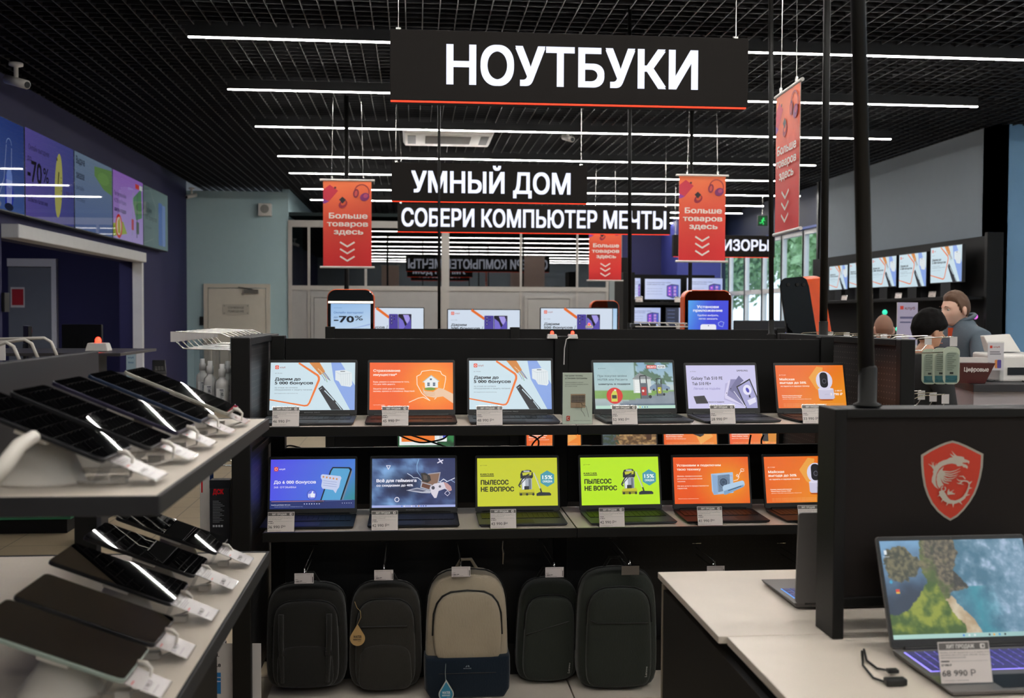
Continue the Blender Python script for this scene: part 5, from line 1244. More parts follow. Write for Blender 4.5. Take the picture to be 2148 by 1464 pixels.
# near laptop with coast picture
xx = PY(1868, 1400, 2.2).x
lt = laptop('large open laptop with a coast picture in front of the shield panel', (xx + .18, 2.2, zt + .001), R(1), coast(1), w=.36, d=.25, lid=.245, tilt=21, body=M_SILV2, keys=M_KEYL, bez=(.0075, .010, .019), group='laptops on the white island', keyglow=mat('violet_key_glow', '#8f84f0', .5, emit=1.6, vary=0))
price_tag((PY(2032, 1400, 1.98).x, 1.985, zt + .0145), '68 990 Р', 'large price tag 68 990 before the coast picture laptop', w=.112, group='price tag on the island')
# dark laptop seen from behind
lt2 = laptop('dark laptop turned away, its lid back beside the black upright', (1.14, 2.575, zt + .001), R(180), None, w=.35, d=.26, lid=.235, tilt=4, body=M_SILV2, keys=M_KEYL, group='laptops on the white island', keyglow=mat('blue_key_glow', '#5f9be8', .5, emit=.9, vary=0))
# power cables of the near laptop
for i, pts in enumerate(([(1812, 1362), (1818, 1385), (1840, 1402), (1868, 1407)], [(1808, 1366), (1810, 1395), (1832, 1422), (1862, 1432)])):
    q = [PZ(x, y, zt + .004) for x, y in pts]
    tag(MB().tube(q, .0025, 8).build('power_cable', M_DARK, smooth=True), ['upper thin black cable to the side of the near laptop', 'lower thin black cable ending at the plug of the near laptop'][i], 'cable')
tag(MB().box(-.012, .012, -.008, .008, -.004, .004).build('cable_connector', M_DARK, bevel=.002), 'small black connector at the hinge side of the near laptop', 'connector').location = PZ(1872, 1407, zt + .009)
p = PZ(1878, 1428, zt + .01)
tag(MB().box(-.022, .022, -.01, .01, -.007, .007).build('charger_plug', M_DARK, bevel=.003), 'black charger plug at the left edge of the near laptop', 'plug').location = (p.x, p.y, zt + .009)

# ---------------------------------------------------------------- stepped phone and tablet counter, left foreground
XE = -.395
cn = thing('stepped_counter', 'two-level display counter with graphite edges in the left foreground holding tablets', 'counter', (-.8, 2.3, 0))
def cb_(x0, x1, y0, y1, z0, z1): return MB().box(x0 + .8, x1 + .8, y0 - 2.3, y1 - 2.3, z0, z1)
ZU, ZLW = 1.265, .90
cb_(-.811, XE - .008, 1.675, 2.885, ZU - .022, ZU).build('upper_board', M_WHITE, cn)
m = cb_(-.818, XE, 1.665, 1.674, ZU - .03, ZU + .001); m.box(XE - .0075 + .8, XE + .8, 1.674 - 2.3, 2.9 - 2.3, ZU - .03, ZU + .001); m.box(-.818 + .8, XE - .0075 + .8, 2.886 - 2.3, 2.9 - 2.3, ZU - .03, ZU + .001)
m.build('upper_edge', M_GREYD, cn, bevel=.0015)
cb_(-1.7, XE - .008, 1.2, 2.885, ZLW - .022, ZLW).build('lower_board', M_WHITE, cn)
m = cb_(XE - .0075, XE, 1.2, 2.9, ZLW - .035, ZLW + .001); m.box(-1.7 + .8, XE - .0075 + .8, 2.886 - 2.3, 2.9 - 2.3, ZLW - .035, ZLW + .001); m.build('lower_edge', M_GREYD, cn, bevel=.0015)
cb_(-.843, -.82, 1.0, 2.82, 1.235, 1.45).build('divider_board', M_GREYD, cn, bevel=.002)
for y in (2.80, 1.5): cb_(-.868, -.8125, y - .04, y, ZLW + .0005, 1.234).build('post', M_BLACK, cn, bevel=.002)
cb_(-1.25, -.5, 1.9, 2.7, 0, ZLW - .023).build('cabinet', M_BLACK2, cn, bevel=.003)
# tablets
M_TBL = {'black': mat('black_tablet_frame', '#1a1a1e', .35, .4), 'blue': mat('blue_tablet_frame', '#1e2c44', .35, .4), 'white': mat('pale_tablet_frame', '#a8a498', .35, .3), 'green': mat('mint_tablet_frame', '#8f9c92', .35, .3), 'purple': mat('violet_tablet_frame', '#28243a', .35, .4)}
M_STAND = mat('white_stand_plastic', '#cfc8be', .4)
def tablet(label, px, py, Y, frame, wd=.18, L=.265, tilt=23, rz=0, scr=None, group='tablets on the stepped counter', th=.008, base=ZU):
    p = PY(px, py, Y)        # near right corner of the tablet
    t = thing('tablet', label, 'tablet', p, R(rz), group)
    e = bpy.data.objects.new('slab', None)
    mbx = MB(); mbx.prism(rrect(-L, 0, 0, wd, .012, 4), -th, 0, 'z'); o = mbx.build('frame', frame, t, bevel=.0015); at(o, (0, 0, 0), (0, R(tilt), 0))
    o2 = MB().prism(rrect(-L + .002, .002, -.002, wd - .002, .011, 4), .0002, .0009, 'z').build('screen', M_GLASSBLK, t); at(o2, (0, 0, 0), (0, R(tilt), 0))
    o3 = MB().box(-L * .55, -L * .35, .004, .02, -th - .006, -th - .0002).build('rear_clip', M_STAND, t); at(o3, (0, 0, 0), (0, R(tilt), 0))
    # stand: flared foot under the middle
    ct = Vector((-L * .52 * math.cos(R(tilt)), wd / 2, L * .52 * math.sin(R(tilt)) - th / math.cos(R(tilt)) - .004)); wz = p.z
    s = thing('tablet_stand', label.replace('tablet', 'stand of the tablet', 1) if 'tablet' in label else 'white stand', 'stand', (p.x + ct.x, p.y + ct.y, base), 0, 'white tablet stands')
    top = wz + ct.z - base
    q = MB(); n = 20; rings = [(.075, .048, .0005, 0), (.073, .046, .006, 0), (.05, .034, top * .5, .006), (.042, .028, top - .016, .012), (.036, .024, top - .014, .012)]
    vs = [(sx_ + rx * math.cos(6.2832 * j / n), ry * math.sin(6.2832 * j / n), z) for rx, ry, z, sx_ in rings for j in range(n)]
    fs = [(i * n + j, i * n + (j + 1) % n, (i + 1) * n + (j + 1) % n, (i + 1) * n + j) for i in range(len(rings) - 1) for j in range(n)] + [tuple(range(n))[::-1], tuple(4 * n + j for j in range(n))]
    q.add(vs, fs).build('foot', M_STAND, s, smooth=True)
    return t
T = [('tablet nearest the camera on the upper level, black, showing one white reflection', 218, 964, 1.72, 'black', ZU), ('second tablet from the front on the upper level, thin bronze dark edge', 316, 940, 1.93, 'black', ZU), ('third tablet on the upper level, violet dark edge', 373, 907, 2.15, 'purple', ZU),
     ('fourth tablet on the upper level with a dark blue edge', 422, 882, 2.38, 'blue', ZU), ('last tablet on the upper level with a pale cream edge', 477, 866, 2.6, 'white', ZU),
     ('nearest tablet on the lower level, brownish screen with a mint edge', 261, 1428, 1.75, 'green', ZLW), ('second tablet on the lower level, matt black, from the camera', 324, 1353, 1.94, 'black', ZLW), ('third tablet on the lower level with a diagonal grey reflection', 361, 1267, 2.21, 'black', ZLW),
     ('fourth tablet on the lower level, narrow and glossy with a curved reflection', 408, 1208, 2.45, 'black', ZLW), ('farthest tablet on the lower level under the corner of the upper board', 455, 1160, 2.68, 'black', ZLW)]
for lb, px, py, Y, c, b in T:
    tablet(lb, px, py, Y, M_TBL[c], base=b, wd=.175 if b == ZU else .17, tilt=23 if b == ZU else 21)
# clear price holders in front of every tablet
def holder(loc, label, rz=0, price='12 990 Р'):
    t = thing('price_holder', label, 'price tag', loc, R(rz), 'clear price holders on the stepped counter')
    # sloping plate: high on the left, down to the right; leg under it
    a = MB().box(0, .092, -.042, .042, -.0012, 0).box(-.0012, 0, -.042, .042, -.045, .0); o = a.build('clear_plate', M_ACR, t); at(o, (0, 0, .046), (0, R(24), 0))
    A = Art((0, 0, 76, 84), .082, .0002); A.bg('#b9b2b0', 1); A.rect(1, 1, 75, 13, '#807a79'); A.text('ХИТ ПРОДАЖ', 8, 44, 10, 6, '#dcd6d2', .03)
    for i in range(3): A.rect(3, 17 + 4 * i, 58 - 9 * (i == 2), 18.6 + 4 * i, '#7c7876')
    A.rect(3, 34, 20, 36, '#c44a40'); A.text(price, 4, 44, 62, 9, '#4a4645', .01); A.rect(3, 70, 40, 71.2, '#8a8684')
    o = A.build('paper', [M_PRG, M_PRG], t); at(o, Matrix.Rotation(R(24), 3, 'Y') @ Vector((.09, 0, .0006)) + Vector((0, 0, .046)), (0, R(24), 0))
    o.rotation_euler = (Matrix.Rotation(R(24), 3, 'Y') @ Matrix.Rotation(R(90), 3, 'Z')).to_euler()
    MB().box(.03, .055, -.01, .01, -.0, .012).build('clip', M_STAND, t).location = (-.03, 0, .0)
    return t
hn = ['first', 'second', 'third', 'fourth', 'fifth']
for i, (px, Y) in enumerate(((285, 1.80), (375, 2.05), (425, 2.25), (462, 2.48), (500, 2.7))):
    holder((XE - .11, Y, ZU + .001), 'clear price holder %s from the camera on the upper level' % hn[i], price='%d 990 Р' % (14 + 3 * i))
for i, Y in enumerate((1.81, 2.01, 2.25, 2.5, 2.74)):
    holder((XE - .108, Y, ZLW + .001), 'clear price holder %s from the camera on the lower level' % hn[i], price='%d 990 Р' % (11 + 4 * i))
# white charging plugs and cords at the tablets' right ends
for i, (lb, px, py, Y, c, b) in enumerate(T):
    p = PY(px, py, Y); y = Y + .09; x = p.x + .004
    k = MB().tube([(x - .006, y, p.z + .002), (x + .008, y, p.z - .001), (x + .017, y, p.z - .01), (x + .016, y - .01, b + .012), (x - .01, y - .03, b + .005), (x - .08, y - .02, b + .005)], [.0045, .0045, .003, .002, .002, .002], 8)
    tag(k.build('charging_cord', M_STAND, smooth=True), 'white charging cord at the right end of the %s tablet on the %s level' % (hn[i % 5], 'upper' if i < 5 else 'lower'), 'cord')
# coiled white cord and thick hose at the left edge
tag(MB().tube([PY(-20, 1010, 1.6), PY(10, 975, 1.62), PY(40, 935, 1.66), PY(72, 915, 1.7)], [.014, .013, .012, .01], 12).build('thick_white_cord', M_STAND, smooth=True), 'thick white curved cord at the left edge of the upper level', 'cord')
# low far platform with green edge, seen between the two boards
p = PY(75, 1090, 4.4)
gp = thing('green_topped_platform', 'low dark platform with a green top edge on the floor beyond the counter', 'platform', (PY(150, 1090, 7.6).x, 7.6, 0))
MB().box(-1.15, -.03, 0, .4, 0, .1).build('base', M_BLACK2, gp, bevel=.004); MB().box(-1.17, 0, -.02, .42, .1005, .125).build('green_top', mat('green_edge_board', '#2f7d58', .5), gp, bevel=.003)

# ---------------------------------------------------------------- cash desk behind the left counter
cd = thing('cash_counter', 'dark counter inside the cash office opening', 'counter', (-3.35, 11.5, 0))
MB().box(-.4, 1.05, -3.4, -1.85, 0, .98).build('base', M_GREYD, cd, bevel=.005); MB().box(-.42, 1.12, -3.45, -1.8, .981, 1.02).build('worktop', mat('dark_worktop', '#3c3a3c', .35), cd, bevel=.004)
def monitor(label, loc, w, h, rz, art=None, name='monitor', stand=.12, group=None, back=False, logo=None, mats=None):
    t = thing(name, label, name.split('_')[-1] if name != 'monitor' else 'monitor', loc, rz, group)
    MB().prism(rrect(-w / 2, stand, w / 2, stand + h, .008, 4), 0, .03, 'y').build('housing', M_DARK, t, bevel=.003)
    if art:
        o = art.build('screen', SCRM, t); o.scale = ((w - .014) / art.w, (h - .02) / art.h, 1); at(o, (0, -.0008, stand + .013), (R(90), 0, 0))
    else:
        MB().box(-w / 2 + .006, w / 2 - .006, -.002, -.0002, stand + .01, stand + h - .006).build('screen', M_GLASSBLK, t)
    if stand > .02: MB().box(-.025, .025, .031, .05, .008, stand + h * .5).lathe([(.09, 0), (.09, .008)], 24, cy=.03).build('stand', M_DARK, t)
    return t
p = PY(175, 740, 9.45)
t = monitor('black monitor seen from behind in the cash office', (p.x, 9.45, 1.021), .36, .27, R(170), stand=.16)
p = PY(60, 745, 9.6); monitor('black monitor edge at the grey office door', (PY(62, 740, 9.2).x, 9.2, 1.021), .4, .3, R(115), stand=.12)
p = PY(206, 730, 7.2)
t = thing('alarm_box', 'grey white box with a glowing red dome on the counter behind the tablets', 'alarm', (p.x, 7.2, p.z - .02))
MB().hexa([(-.075, -.05, 0), (.075, -.05, 0), (.075, .07, 0), (-.075, .07, 0), (-.06, -.035, .055), (.06, -.035, .055), (.06, .055, .055), (-.06, .055, .055)]).build('box', M_WPL, t, bevel=.006)
MB().lathe([(.018, .055), (.02, .065), (.019, .078), (.012, .09), (.003, .094)], 16).build('red_dome', MATS['red_lamp_glow'], t, smooth=True)
zz = p.z - .022
sc_ = thing('service_counter', 'dark service counter beyond the grey divider, under the red domed box', 'counter', (p.x - .1, 7.2, 0))
MB().box(-.02, .1, -.1, .2, 0, zz - .02).build('pedestal', M_GREYD, sc_, bevel=.005); MB().box(-.92, .33, -.32, .62, zz - .0195, zz).build('worktop', MATS['dark_worktop'], sc_, bevel=.003)
p = PY(275, 772, 8.8)
t = thing('leaflet_holder', 'small pale blue leaflet stand at the cash office opening', 'leaflet', (p.x, 8.8, 1.021))
A = Art((0, 0, 15, 48), .075); A.bg('#a9c2cc', 1); A.text('клуб', 3, 12, 16, 3, '#2d5f98', .02); A.text('бонус', 3, 12, 24, 3, '#2d5f98', .02)
at(A.build('paper', [M_PRT, M_PRT], t), (0, -.002, 0), (R(90), 0, 0)); MB().box(-.038, .038, -.001, .02, 0, .245).build('holder', M_ACR, t)
p = PY(322, 770, 9.2)
t = thing('card_terminal', 'dark card payment terminal on the cash counter', 'terminal', (p.x, 9.4, 1.021), R(15))
MB().hexa([(-.06, -.09, 0), (.06, -.09, 0), (.06, .09, 0), (-.06, .09, 0), (-.055, -.08, .03), (.055, -.08, .03), (.055, .08, .12), (-.055, .08, .12)]).build('body', M_DARK, t, bevel=.006)
sm = MB()
for i in range(3):
    for j in range(3): sm.box(-.035 + .025 * i, -.017 + .025 * i, -.07 + .022 * j, -.055 + .022 * j, .034 + .011 * j, .042 + .011 * j)
sm.build('keys', mat('grey_keys', '#6c6a66', .5), t)
# white wire hooks at the far left above the divider
for i, (x0, y0, x1, y1) in enumerate(((-20, 712, 122, 752), (-20, 722, 82, 757), (-30, 735, 45, 765))):
    a, b = PY(x0, y0, 3.3 - .15 * i), PY(x1, y1, 3.3 - .15 * i)
    t = thing('wire_hook', ['white wire hook at the left edge, farthest right', 'white wire hook at the left edge, middle one', 'white wire hook at the left edge, lowest'][i], 'hook', b, 0, 'white wire hooks at the left edge')
    MB().tube([(0, 0, 0), (-.02, 0, .05), (-.04, 0, .062), (a.x - b.x, 0, a.z - b.z)], .005, 8).build('wire', mat('white_wire', '#bdb8b0', .4), t, smooth=True)
    MB().box(-.2, -.15, -.012, -.009, -.005, .055).build('price_label', MATS['paper_label'], t)
# electric bits on the walls
def tagbox(name, label, cat, x0, x1, y0, y1, z0, z1, m, bev=.004):
    return tag(MB().box(x0, x1, y0, y1, z0, z1).build(name, m, bevel=bev), label, cat)
p = PY(556, 440, YB - .1)
t = thing('wall_speaker', 'small white square speaker high on the pale blue wall', 'speaker', (p.x, YB - .002, p.z))
MB().box(-.11, .11, -.16, 0, -.11, .11).build('cabinet', M_WPL, t, bevel=.01); o = MB().lathe([(.075, 0), (.075, .006)], 24).build('grille', mat('grey_grille', '#8d8b86', .6), t); at(o, (0, -.161, .01), (R(90), 0, 0))
tag(t, t['label'], 'speaker')
def cctv(px, py, Y, label, rz=0, drop_=.0, s=1.0):
    p = PY(px, py, Y)
    t = thing('security_camera', label, 'camera', p, rz, 'white security cameras')
    MB().lathe([(.05 * s, .14 * s), (.05 * s, .12 * s), (.016 * s, .11 * s), (.016 * s, .03 * s)], 16).build('mount', M_WPL, t, smooth=True)
    o = MB().tube([(0, -.11 * s, -.03 * s), (0, .1 * s, .03 * s)], .034 * s, 14).build('barrel', M_WPL, t, smooth=True); MB().tube([(0, -.113 * s, -.031 * s), (0, -.118 * s, -.032 * s)], .024 * s, 14).build('lens', M_DARK, t)
cctv(402, 411, YB - .3, 'white security camera under the ceiling at the pale blue wall', R(-35))
cctv(1191, 290, 12.5, 'white security camera on the ceiling right of the air conditioner', R(20))
cctv(34, 172, 9.0, 'white security camera at the top left corner', R(60), s=1.1)
cctv(612, 442, 21, 'white security camera above the left end of the glass partition', R(-20), s=1.5)
tagbox('door_keypad', 'black keypad beside the cream service door', 'keypad', PY(420, 672, YB).x, PY(427, 672, YB).x, YB - .05, YB, PY(423, 682, YB).z, PY(423, 664, YB).z, M_DARK)
p = PX(8, 634, XL); tagbox('wall_socket', 'dark round thermostat on the navy wall at the left edge', 'switch', XL, XL + .03, p.y - .06, p.y + .06, p.z - .09, p.z + .09, M_DARK)
# exit sign
p = PY(1600, 464, 17.6)
t = thing('exit_sign', 'small green lit running figure sign high before the windows', 'sign', (p.x, 17.6, p.z - .08))
MB().box(-.09, .09, 0, .04, 0, .18).build('housing', M_SILVER, t, bevel=.004)
A = Art((0, 0, 30, 30), .16, .001); A.bg('#0b3d1c', 1); gc = '#35e06a'
A.disc(17, 8, 3, gc); A.line([(16, 11), (13, 19)], 5, gc); A.line([(13, 19), (17, 23), (16, 28)], 2.6, gc); A.line([(13, 19), (8, 23), (4, 22)], 2.6, gc); A.line([(16, 12), (22, 16)], 2.2, gc); A.line([(15, 12), (9, 14)], 2.2, gc)
o = A.build('pictogram', [M_SIGN, M_SIGN], t); at(o, (0, -.001, .01), (R(90), 0, 0)); MB().tube([(0, .02, .18), (0, .02, CEIL - p.z + .08)], .004, 6).build('hanger', M_CHROME, t)
# ceiling air conditioner
q = [PZ(838, 300, 3.73), PZ(1020, 305, 3.73), PZ(1042, 281, 3.73), PZ(856, 276, 3.73)]
cxa = sum(v.x for v in q) / 4; cya = sum(v.y for v in q) / 4; wa = q[1].x - q[0].x; la = max(1.0, q[2].y - q[1].y)
t = thing('ceiling_air_conditioner', 'white square air conditioner cassette in the ceiling grid', 'air conditioner', (cxa, cya, 3.71))
W2 = wa / 2; L2 = min(la, 1.3) / 2
MB().hexa([(-W2 + .03, -L2 + .03, 0), (W2 - .03, -L2 + .03, 0), (W2 - .03, L2 - .03, 0), (-W2 + .03, L2 - .03, 0), (-W2, -L2, .05), (W2, -L2, .05), (W2, L2, .05), (-W2, L2, .05)]).box(-W2 + .05, W2 - .05, -L2 + .05, L2 - .05, .0501, .3).build('casing', M_WPL, t, bevel=.004)
gr = MB()
for i in range(14): gr.box(-W2 * .5, W2 * .5, -L2 * .55 + i * L2 * 1.1 / 14, -L2 * .55 + i * L2 * 1.1 / 14 + .02, -.006, -.0005)
gr.build('intake_grille', mat('grey_slats', '#6e6a66', .5), t)
for q_ in (-1, 1): MB().box(q_ * W2 * .8 - .05, q_ * W2 * .8 + .05, -L2 * .6, L2 * .6, -.004, -.0005).build('louvre', M_DARK, t)

# ---------------------------------------------------------------- third row: monitors, kiosks
g3 = thing('display_table', 'black table carrying the wide monitors behind the shelving', 'table', (.6, 9.1, 0))
MB().box(-1.2, 1.4, -.3, .5, 1.17, 1.2).build('table_top', M_BLACK, g3, bevel=.004)
for x in (-1.1, .1, 1.3): MB().box(x - .03, x + .03, -.2, .4, 0, 1.169).build('leg', M_BLACK, g3)
for px0, px1, pt, lb in ((740, 890, 644, 'wide monitor with a phone advert, left one, cut by the kiosk'), (938, 1092, 648, 'wide monitor with a phone advert, middle one'), (1133, 1286, 645, 'wide monitor with a phone advert, right one')):
    a, b = PY(px0, pt, 9.0), PY(px1, pt, 9.0); w = b.x - a.x
    monitor(lb, ((a.x + b.x) / 2, 9.0, 1.2), w, a.z - 1.2 - .03, 0, phone_ad(1), stand=.03, group='wide monitors with phone adverts')
def kiosk(label, px0, px1, ptop, Y, art, hd, rz=0, lit=True, h0=.0, sideh=None, tone='dark'):
    a, b = PY(px0, ptop, Y), PY(px1, ptop, Y); w = b.x - a.x; H = a.z
    t = thing('info_kiosk', label, 'kiosk', ((a.x + b.x) / 2, Y, 0), rz, 'orange and black self-service kiosks')
    MB().prism(rrect(-w / 2, .06, w / 2, H, .07, 8), .012, .14, 'y').build('shell', M_ORANGE, t, bevel=.006)['label'] = 'orange shell'
    MB().prism(rrect(-w / 2 + .006, .07, w / 2 - .006, H - .006, .066, 8), -.0, .0115, 'y').build('front_glass', M_GLASSBLK, t, bevel=.003)
    MB().box(-w * .6, w * .6, -.1, .3, 0, .055).build('foot', M_DARK, t, bevel=.01)
    o = art.build('screen', SCRM, t); sw = w * .84; o.scale = (sw / art.w,) * 2 + (1,); at(o, (0, -.002, H - hd - art.h * sw / art.w), (R(90), 0, 0))
    if lit: MB().tube([(-w / 2 + .01, -.006, H - hd + .012), (w / 2 - .01, -.006, H - hd + .012)], .007, 8).build('light_bar', mat('kiosk_light', '#fff0d8', .5, emit=3, vary=0), t)
    return t
kiosk('kiosk with a minus seventy percent offer on its screen, left', 686, 785, 606, 8.3, off70(1), .115)
kiosk('dark kiosk half hidden behind the right phone advert monitor', 1240, 1299, 630, 11.5, blank_ad(1), .09, lit=False)
kiosk('kiosk with a blue violet app advert and white phone picture', 1436, 1536, 608, 8.3, app_ad(1), .085, lit=False)
# big kiosk turned sideways, seen from behind: glossy black back, orange side
a = PY(1637, 585, 7.0); b = PY(1722, 572, 6.75)
t = thing('info_kiosk', 'tall leaning kiosk seen from behind with a glossy black back and wide orange side', 'kiosk', (PY(1680, 700, 7.0).x, 7.0, 0), 0)
ox, oy = t.location.x, t.location.y
def kp(px, py, Y): p = PY(px, py, Y); return (p.x - ox, p.y - oy, p.z)
def kslab(pts, th_, m, nm, bev=.01):
    k = MB(); n = len(pts); vs = [Vector(v) for v in pts] + [Vector(v) + Vector(th_) for v in pts]
    k.add(vs, [tuple(range(n)), tuple(range(2 * n - 1, n - 1, -1))] + [(i, i + n, (i + 1) % n + n, (i + 1) % n) for i in range(n)]).build(nm, m, t, bevel=bev)
q = [kp(1637, 600, 7), kp(1640, 588, 7), kp(1648, 583, 7), kp(1683, 580, 7), kp(1692, 586, 7), kp(1697, 600, 7), kp(1716, 715, 6.98), kp(1760, 960, 6.95), kp(1700, 960, 6.95), kp(1653, 715, 6.98)]
kslab(q, (0, .02, 0), M_GLASSBLK, 'back_cover', .002)
q2 = [(x, y + .021, z) for x, y, z in q]
kslab([(x * 1.0, y, z) for x, y, z in q2], (.22, .25, .02), M_ORANGE, 'shell', .02)
for px in (1653, 1672, 1685): o = MB().tube([kp(px + 1, 597, 6.998), kp(px + 1, 597, 6.985)], .012, 8).build('vent_plug', M_DARK, t)
MB().box(-.3, .5, .0, .5, 0, .05).build('foot', M_DARK, t)
t['group'] = 'orange and black self-service kiosks'
# big switched on tv with dark picture right of the app kiosk
A = Art((0, 0, 160, 90), 1); A.bg('#07070a'); A.text('120Hz OLED', 84, 124, 20, 7, '#8c8cf0', .03); A.text('Dolby', 90, 118, 34, 6, '#b070f0', .02)
a, b = PY(1540, 672, 9.6), PY(1700, 672, 9.6); monitor('big dark television with small violet lettering left of the leaning kiosk', ((a.x + b.x) / 2, 9.6, .95), b.x - a.x, a.z - .98, 0, A, name='television', stand=.03)
tagbox('low_cabinet', 'black low cabinet under the dark television', 'cabinet', a.x - .1, b.x + .1, 9.45, 9.9, 0, .949, M_BLACK2)
# electrical strip junk on the shelf behind
p = PY(1400, 692, 6.85)
t = thing('wire_basket', 'pale wire tray lying on top of the rear shelving', 'tray', (p.x, 6.93, 1.469))
m = MB()
for i in range(6): m.tube([(-.16 + .06 * i, 0, .012), (-.16 + .06 * i, .05, .03), (-.13 + .06 * i, .08, .012)], .003, 5)
m.tube([(-.2, 0, .004), (.16, 0, .004), (.16, .02, .026), (-.2, .04, .034)], .004, 6).build('wire', M_WPL, t); MB().box(-.22, -.05, .03, .09, 0, .025).build('power_strip', M_DARK, t, bevel=.003)

# ---------------------------------------------------------------- far black shelving with pc adverts before the navy wall
Yq = 15.0
def fx(px): return PY(px, 620, Yq).x
def fz(py): return PY(1400, py, Yq).z
fs_ = thing('monitor_shelving', 'black shelving with computer adverts before the navy back wall', 'shelving', (fx(1410), Yq, 0)); ox = fx(1410)
m = MB().box(fx(1306) - ox, fx(1330) - ox, -.05, .5, 0, fz(572)); m.build('side_panel', M_BLACK2, fs_, bevel=.005)
MB().box(fx(1330) - ox, fx(1516) - ox, .42, .5, .3, fz(574)).build('back_panel', M_BLACK2, fs_)
for py in (634, 690): MB().box(fx(1330) - ox, fx(1520) - ox, -.05, .419, fz(py) - .04, fz(py)).build('shelf_board', M_BLACK, fs_, bevel=.003)
for px0, px1, py, pb_, s, lb in ((1300, 1344, 585, 632, 0, 'small bright monitor on the upper far shelf, leftmost sliver'), (1352, 1428, 585, 631, 0, 'computer advert monitor in the middle of the upper far shelf'), (1440, 1516, 583, 631, 0, 'computer advert monitor at the right of the upper far shelf'),
                             (1312, 1386, 648, 689, 0, 'computer advert monitor on the lower far shelf, left'), (1396, 1470, 648, 689, 1, 'monitor with a dark menu column on the lower far shelf')):
    if px0 == 1300: px0, px1 = 1331, 1344
    a, b = PY(px0, py, Yq + .1), PY(px1, pb_, Yq + .1); monitor(lb, ((a.x + b.x) / 2, Yq + .1, fz(634 if pb_ < 640 else 690) + .001), b.x - a.x, a.z - b.z, 0, pc_ad(1, s), stand=max(.03, b.z - fz(634 if pb_ < 640 else 690)), group='computer advert monitors on the far shelves')
for px, py in ((1340, 632), (1422, 633), (1425, 690)):
    p = PY(px, py, Yq); t = price_tag((p.x, Yq - .02, fz(634 if py < 650 else 690) + .001), '59 990', {1340: 'pale price card on the far shelf by the left upright', 1422: 'pale price card right of the middle far monitor', 1425: 'pale price card at the dark menu monitor'}[px], w=.11, group='price cards on the far shelves', art=None)
# black shelf tower before partition end and white column
tagbox('black_shelf_tower', 'tall black cabinet side at the right end of the glass partition', 'cabinet', PY(1302, 600, 16.0).x, PY(1322, 600, 16.0).x, 16.0, 16.5, 0, PY(1310, 540, 16).z, M_BLACK2)
struct('trim_6', MB().box(PY(1277, 600, YB).x, PY(1303, 600, YB).x, YB - .05, YB + .1, 0, PT), mat('pale_column', '#8d9596', .6))

# ---------------------------------------------------------------- television wall on the right
tw = thing('television_display', 'black display board with a row of televisions against the grey wall', 'display', (XR, 14.5, 0)); oy = 14.5
def zx(px, py): return PX(px, py, XR - .1)
zt_n = PX(2083, 493, XR - .1).z
YN = PX(2083, 493, XR - .1).y
MB().box(-.12, -.002, YN - oy, 16.9 - oy, .9, zt_n).build('back_board', M_BLACK2, tw, bevel=.004)
MB().box(-.2, -.002, YN - oy - .06, YN - oy - .001, 0, zt_n + .03).build('end_panel', M_BLACK, tw, bevel=.004)
zsh = PX(1860, 627, XR - .35).z
MB().box(-.42, -.121, YN - oy, 16.9 - oy, zsh - .04, zsh).build('shelf_board', M_BLACK, tw, bevel=.003)
MB().box(-.42, -.122, YN - oy, 16.9 - oy, .0, .7).build('base_cabinet', M_BLACK2, tw, bevel=.004)
MB().box(-.119, -.1185, YN - oy + .1, 16.8 - oy, .75, zsh - .06).build('lower_panel', mat('dark_glossy_panel', '#10131a', .2), tw)
TVs = [(1951, 2018, 521, 596, 511, 591), (1885, 1943, 535, 606, 527, 600), (1827, 1880, 541, 606, 535, 600), (1781, 1822, 553, 604, 547, 603), (1739, 1778, 558, 610, 554, 607)]
tl = ['nearest and largest television on the right wall', 'second television on the right wall with a pinkish picture', 'third television on the right wall, brightest picture', 'fourth television, half hidden by the thick pole', 'fifth television on the right wall, beside the second pole']
for i, (x0, x1, y0, y1, y2, y3) in enumerate(TVs):
    XW = XR - .3
    f_, n_ = PX(x0, y1, XW), PX(x1, y3, XW); top = PX(x1, y2, XW).z
    L = n_.y - f_.y; w = abs(L); zb = max((f_.z + n_.z) / 2, zsh + .02); h = top - zb
    t = thing('television', tl[i], 'television', (XW, (f_.y + n_.y) / 2, zsh), R(-90), 'televisions in a row on the right wall')
    st = zb - zsh
    MB().prism(rrect(-w / 2, st, w / 2, st + h, .006, 3), 0, .04, 'y').build('housing', M_SILVER if i == 0 else M_DARK, t, bevel=.002)
    art = club(wide=1); o = art.build('screen', SCRM, t); o.scale = ((w - .02) / art.w, (h - .02) / art.h, 1); at(o, (0, -.0012, st + .01), (R(90), 0, 0))
    MB().box(-.12, .12, .0, .06, 0, st).build('stand', M_DARK, t)
for px, py, i in ((2000 - 42, 610, 0), (1887, 614, 1), (1773, 618, 2), (1826, 616, 3)):
    p = PX(px, py, XR - .41)
    price_tag((XR - .43, p.y, zsh + .001), '24 990', ['price card under the nearest television', 'price card under the second television', 'price card between the fourth and fifth televisions', 'price card under the third television beside the thick pole'][i], rz=R(-60), w=.1, group='price cards under the televisions')
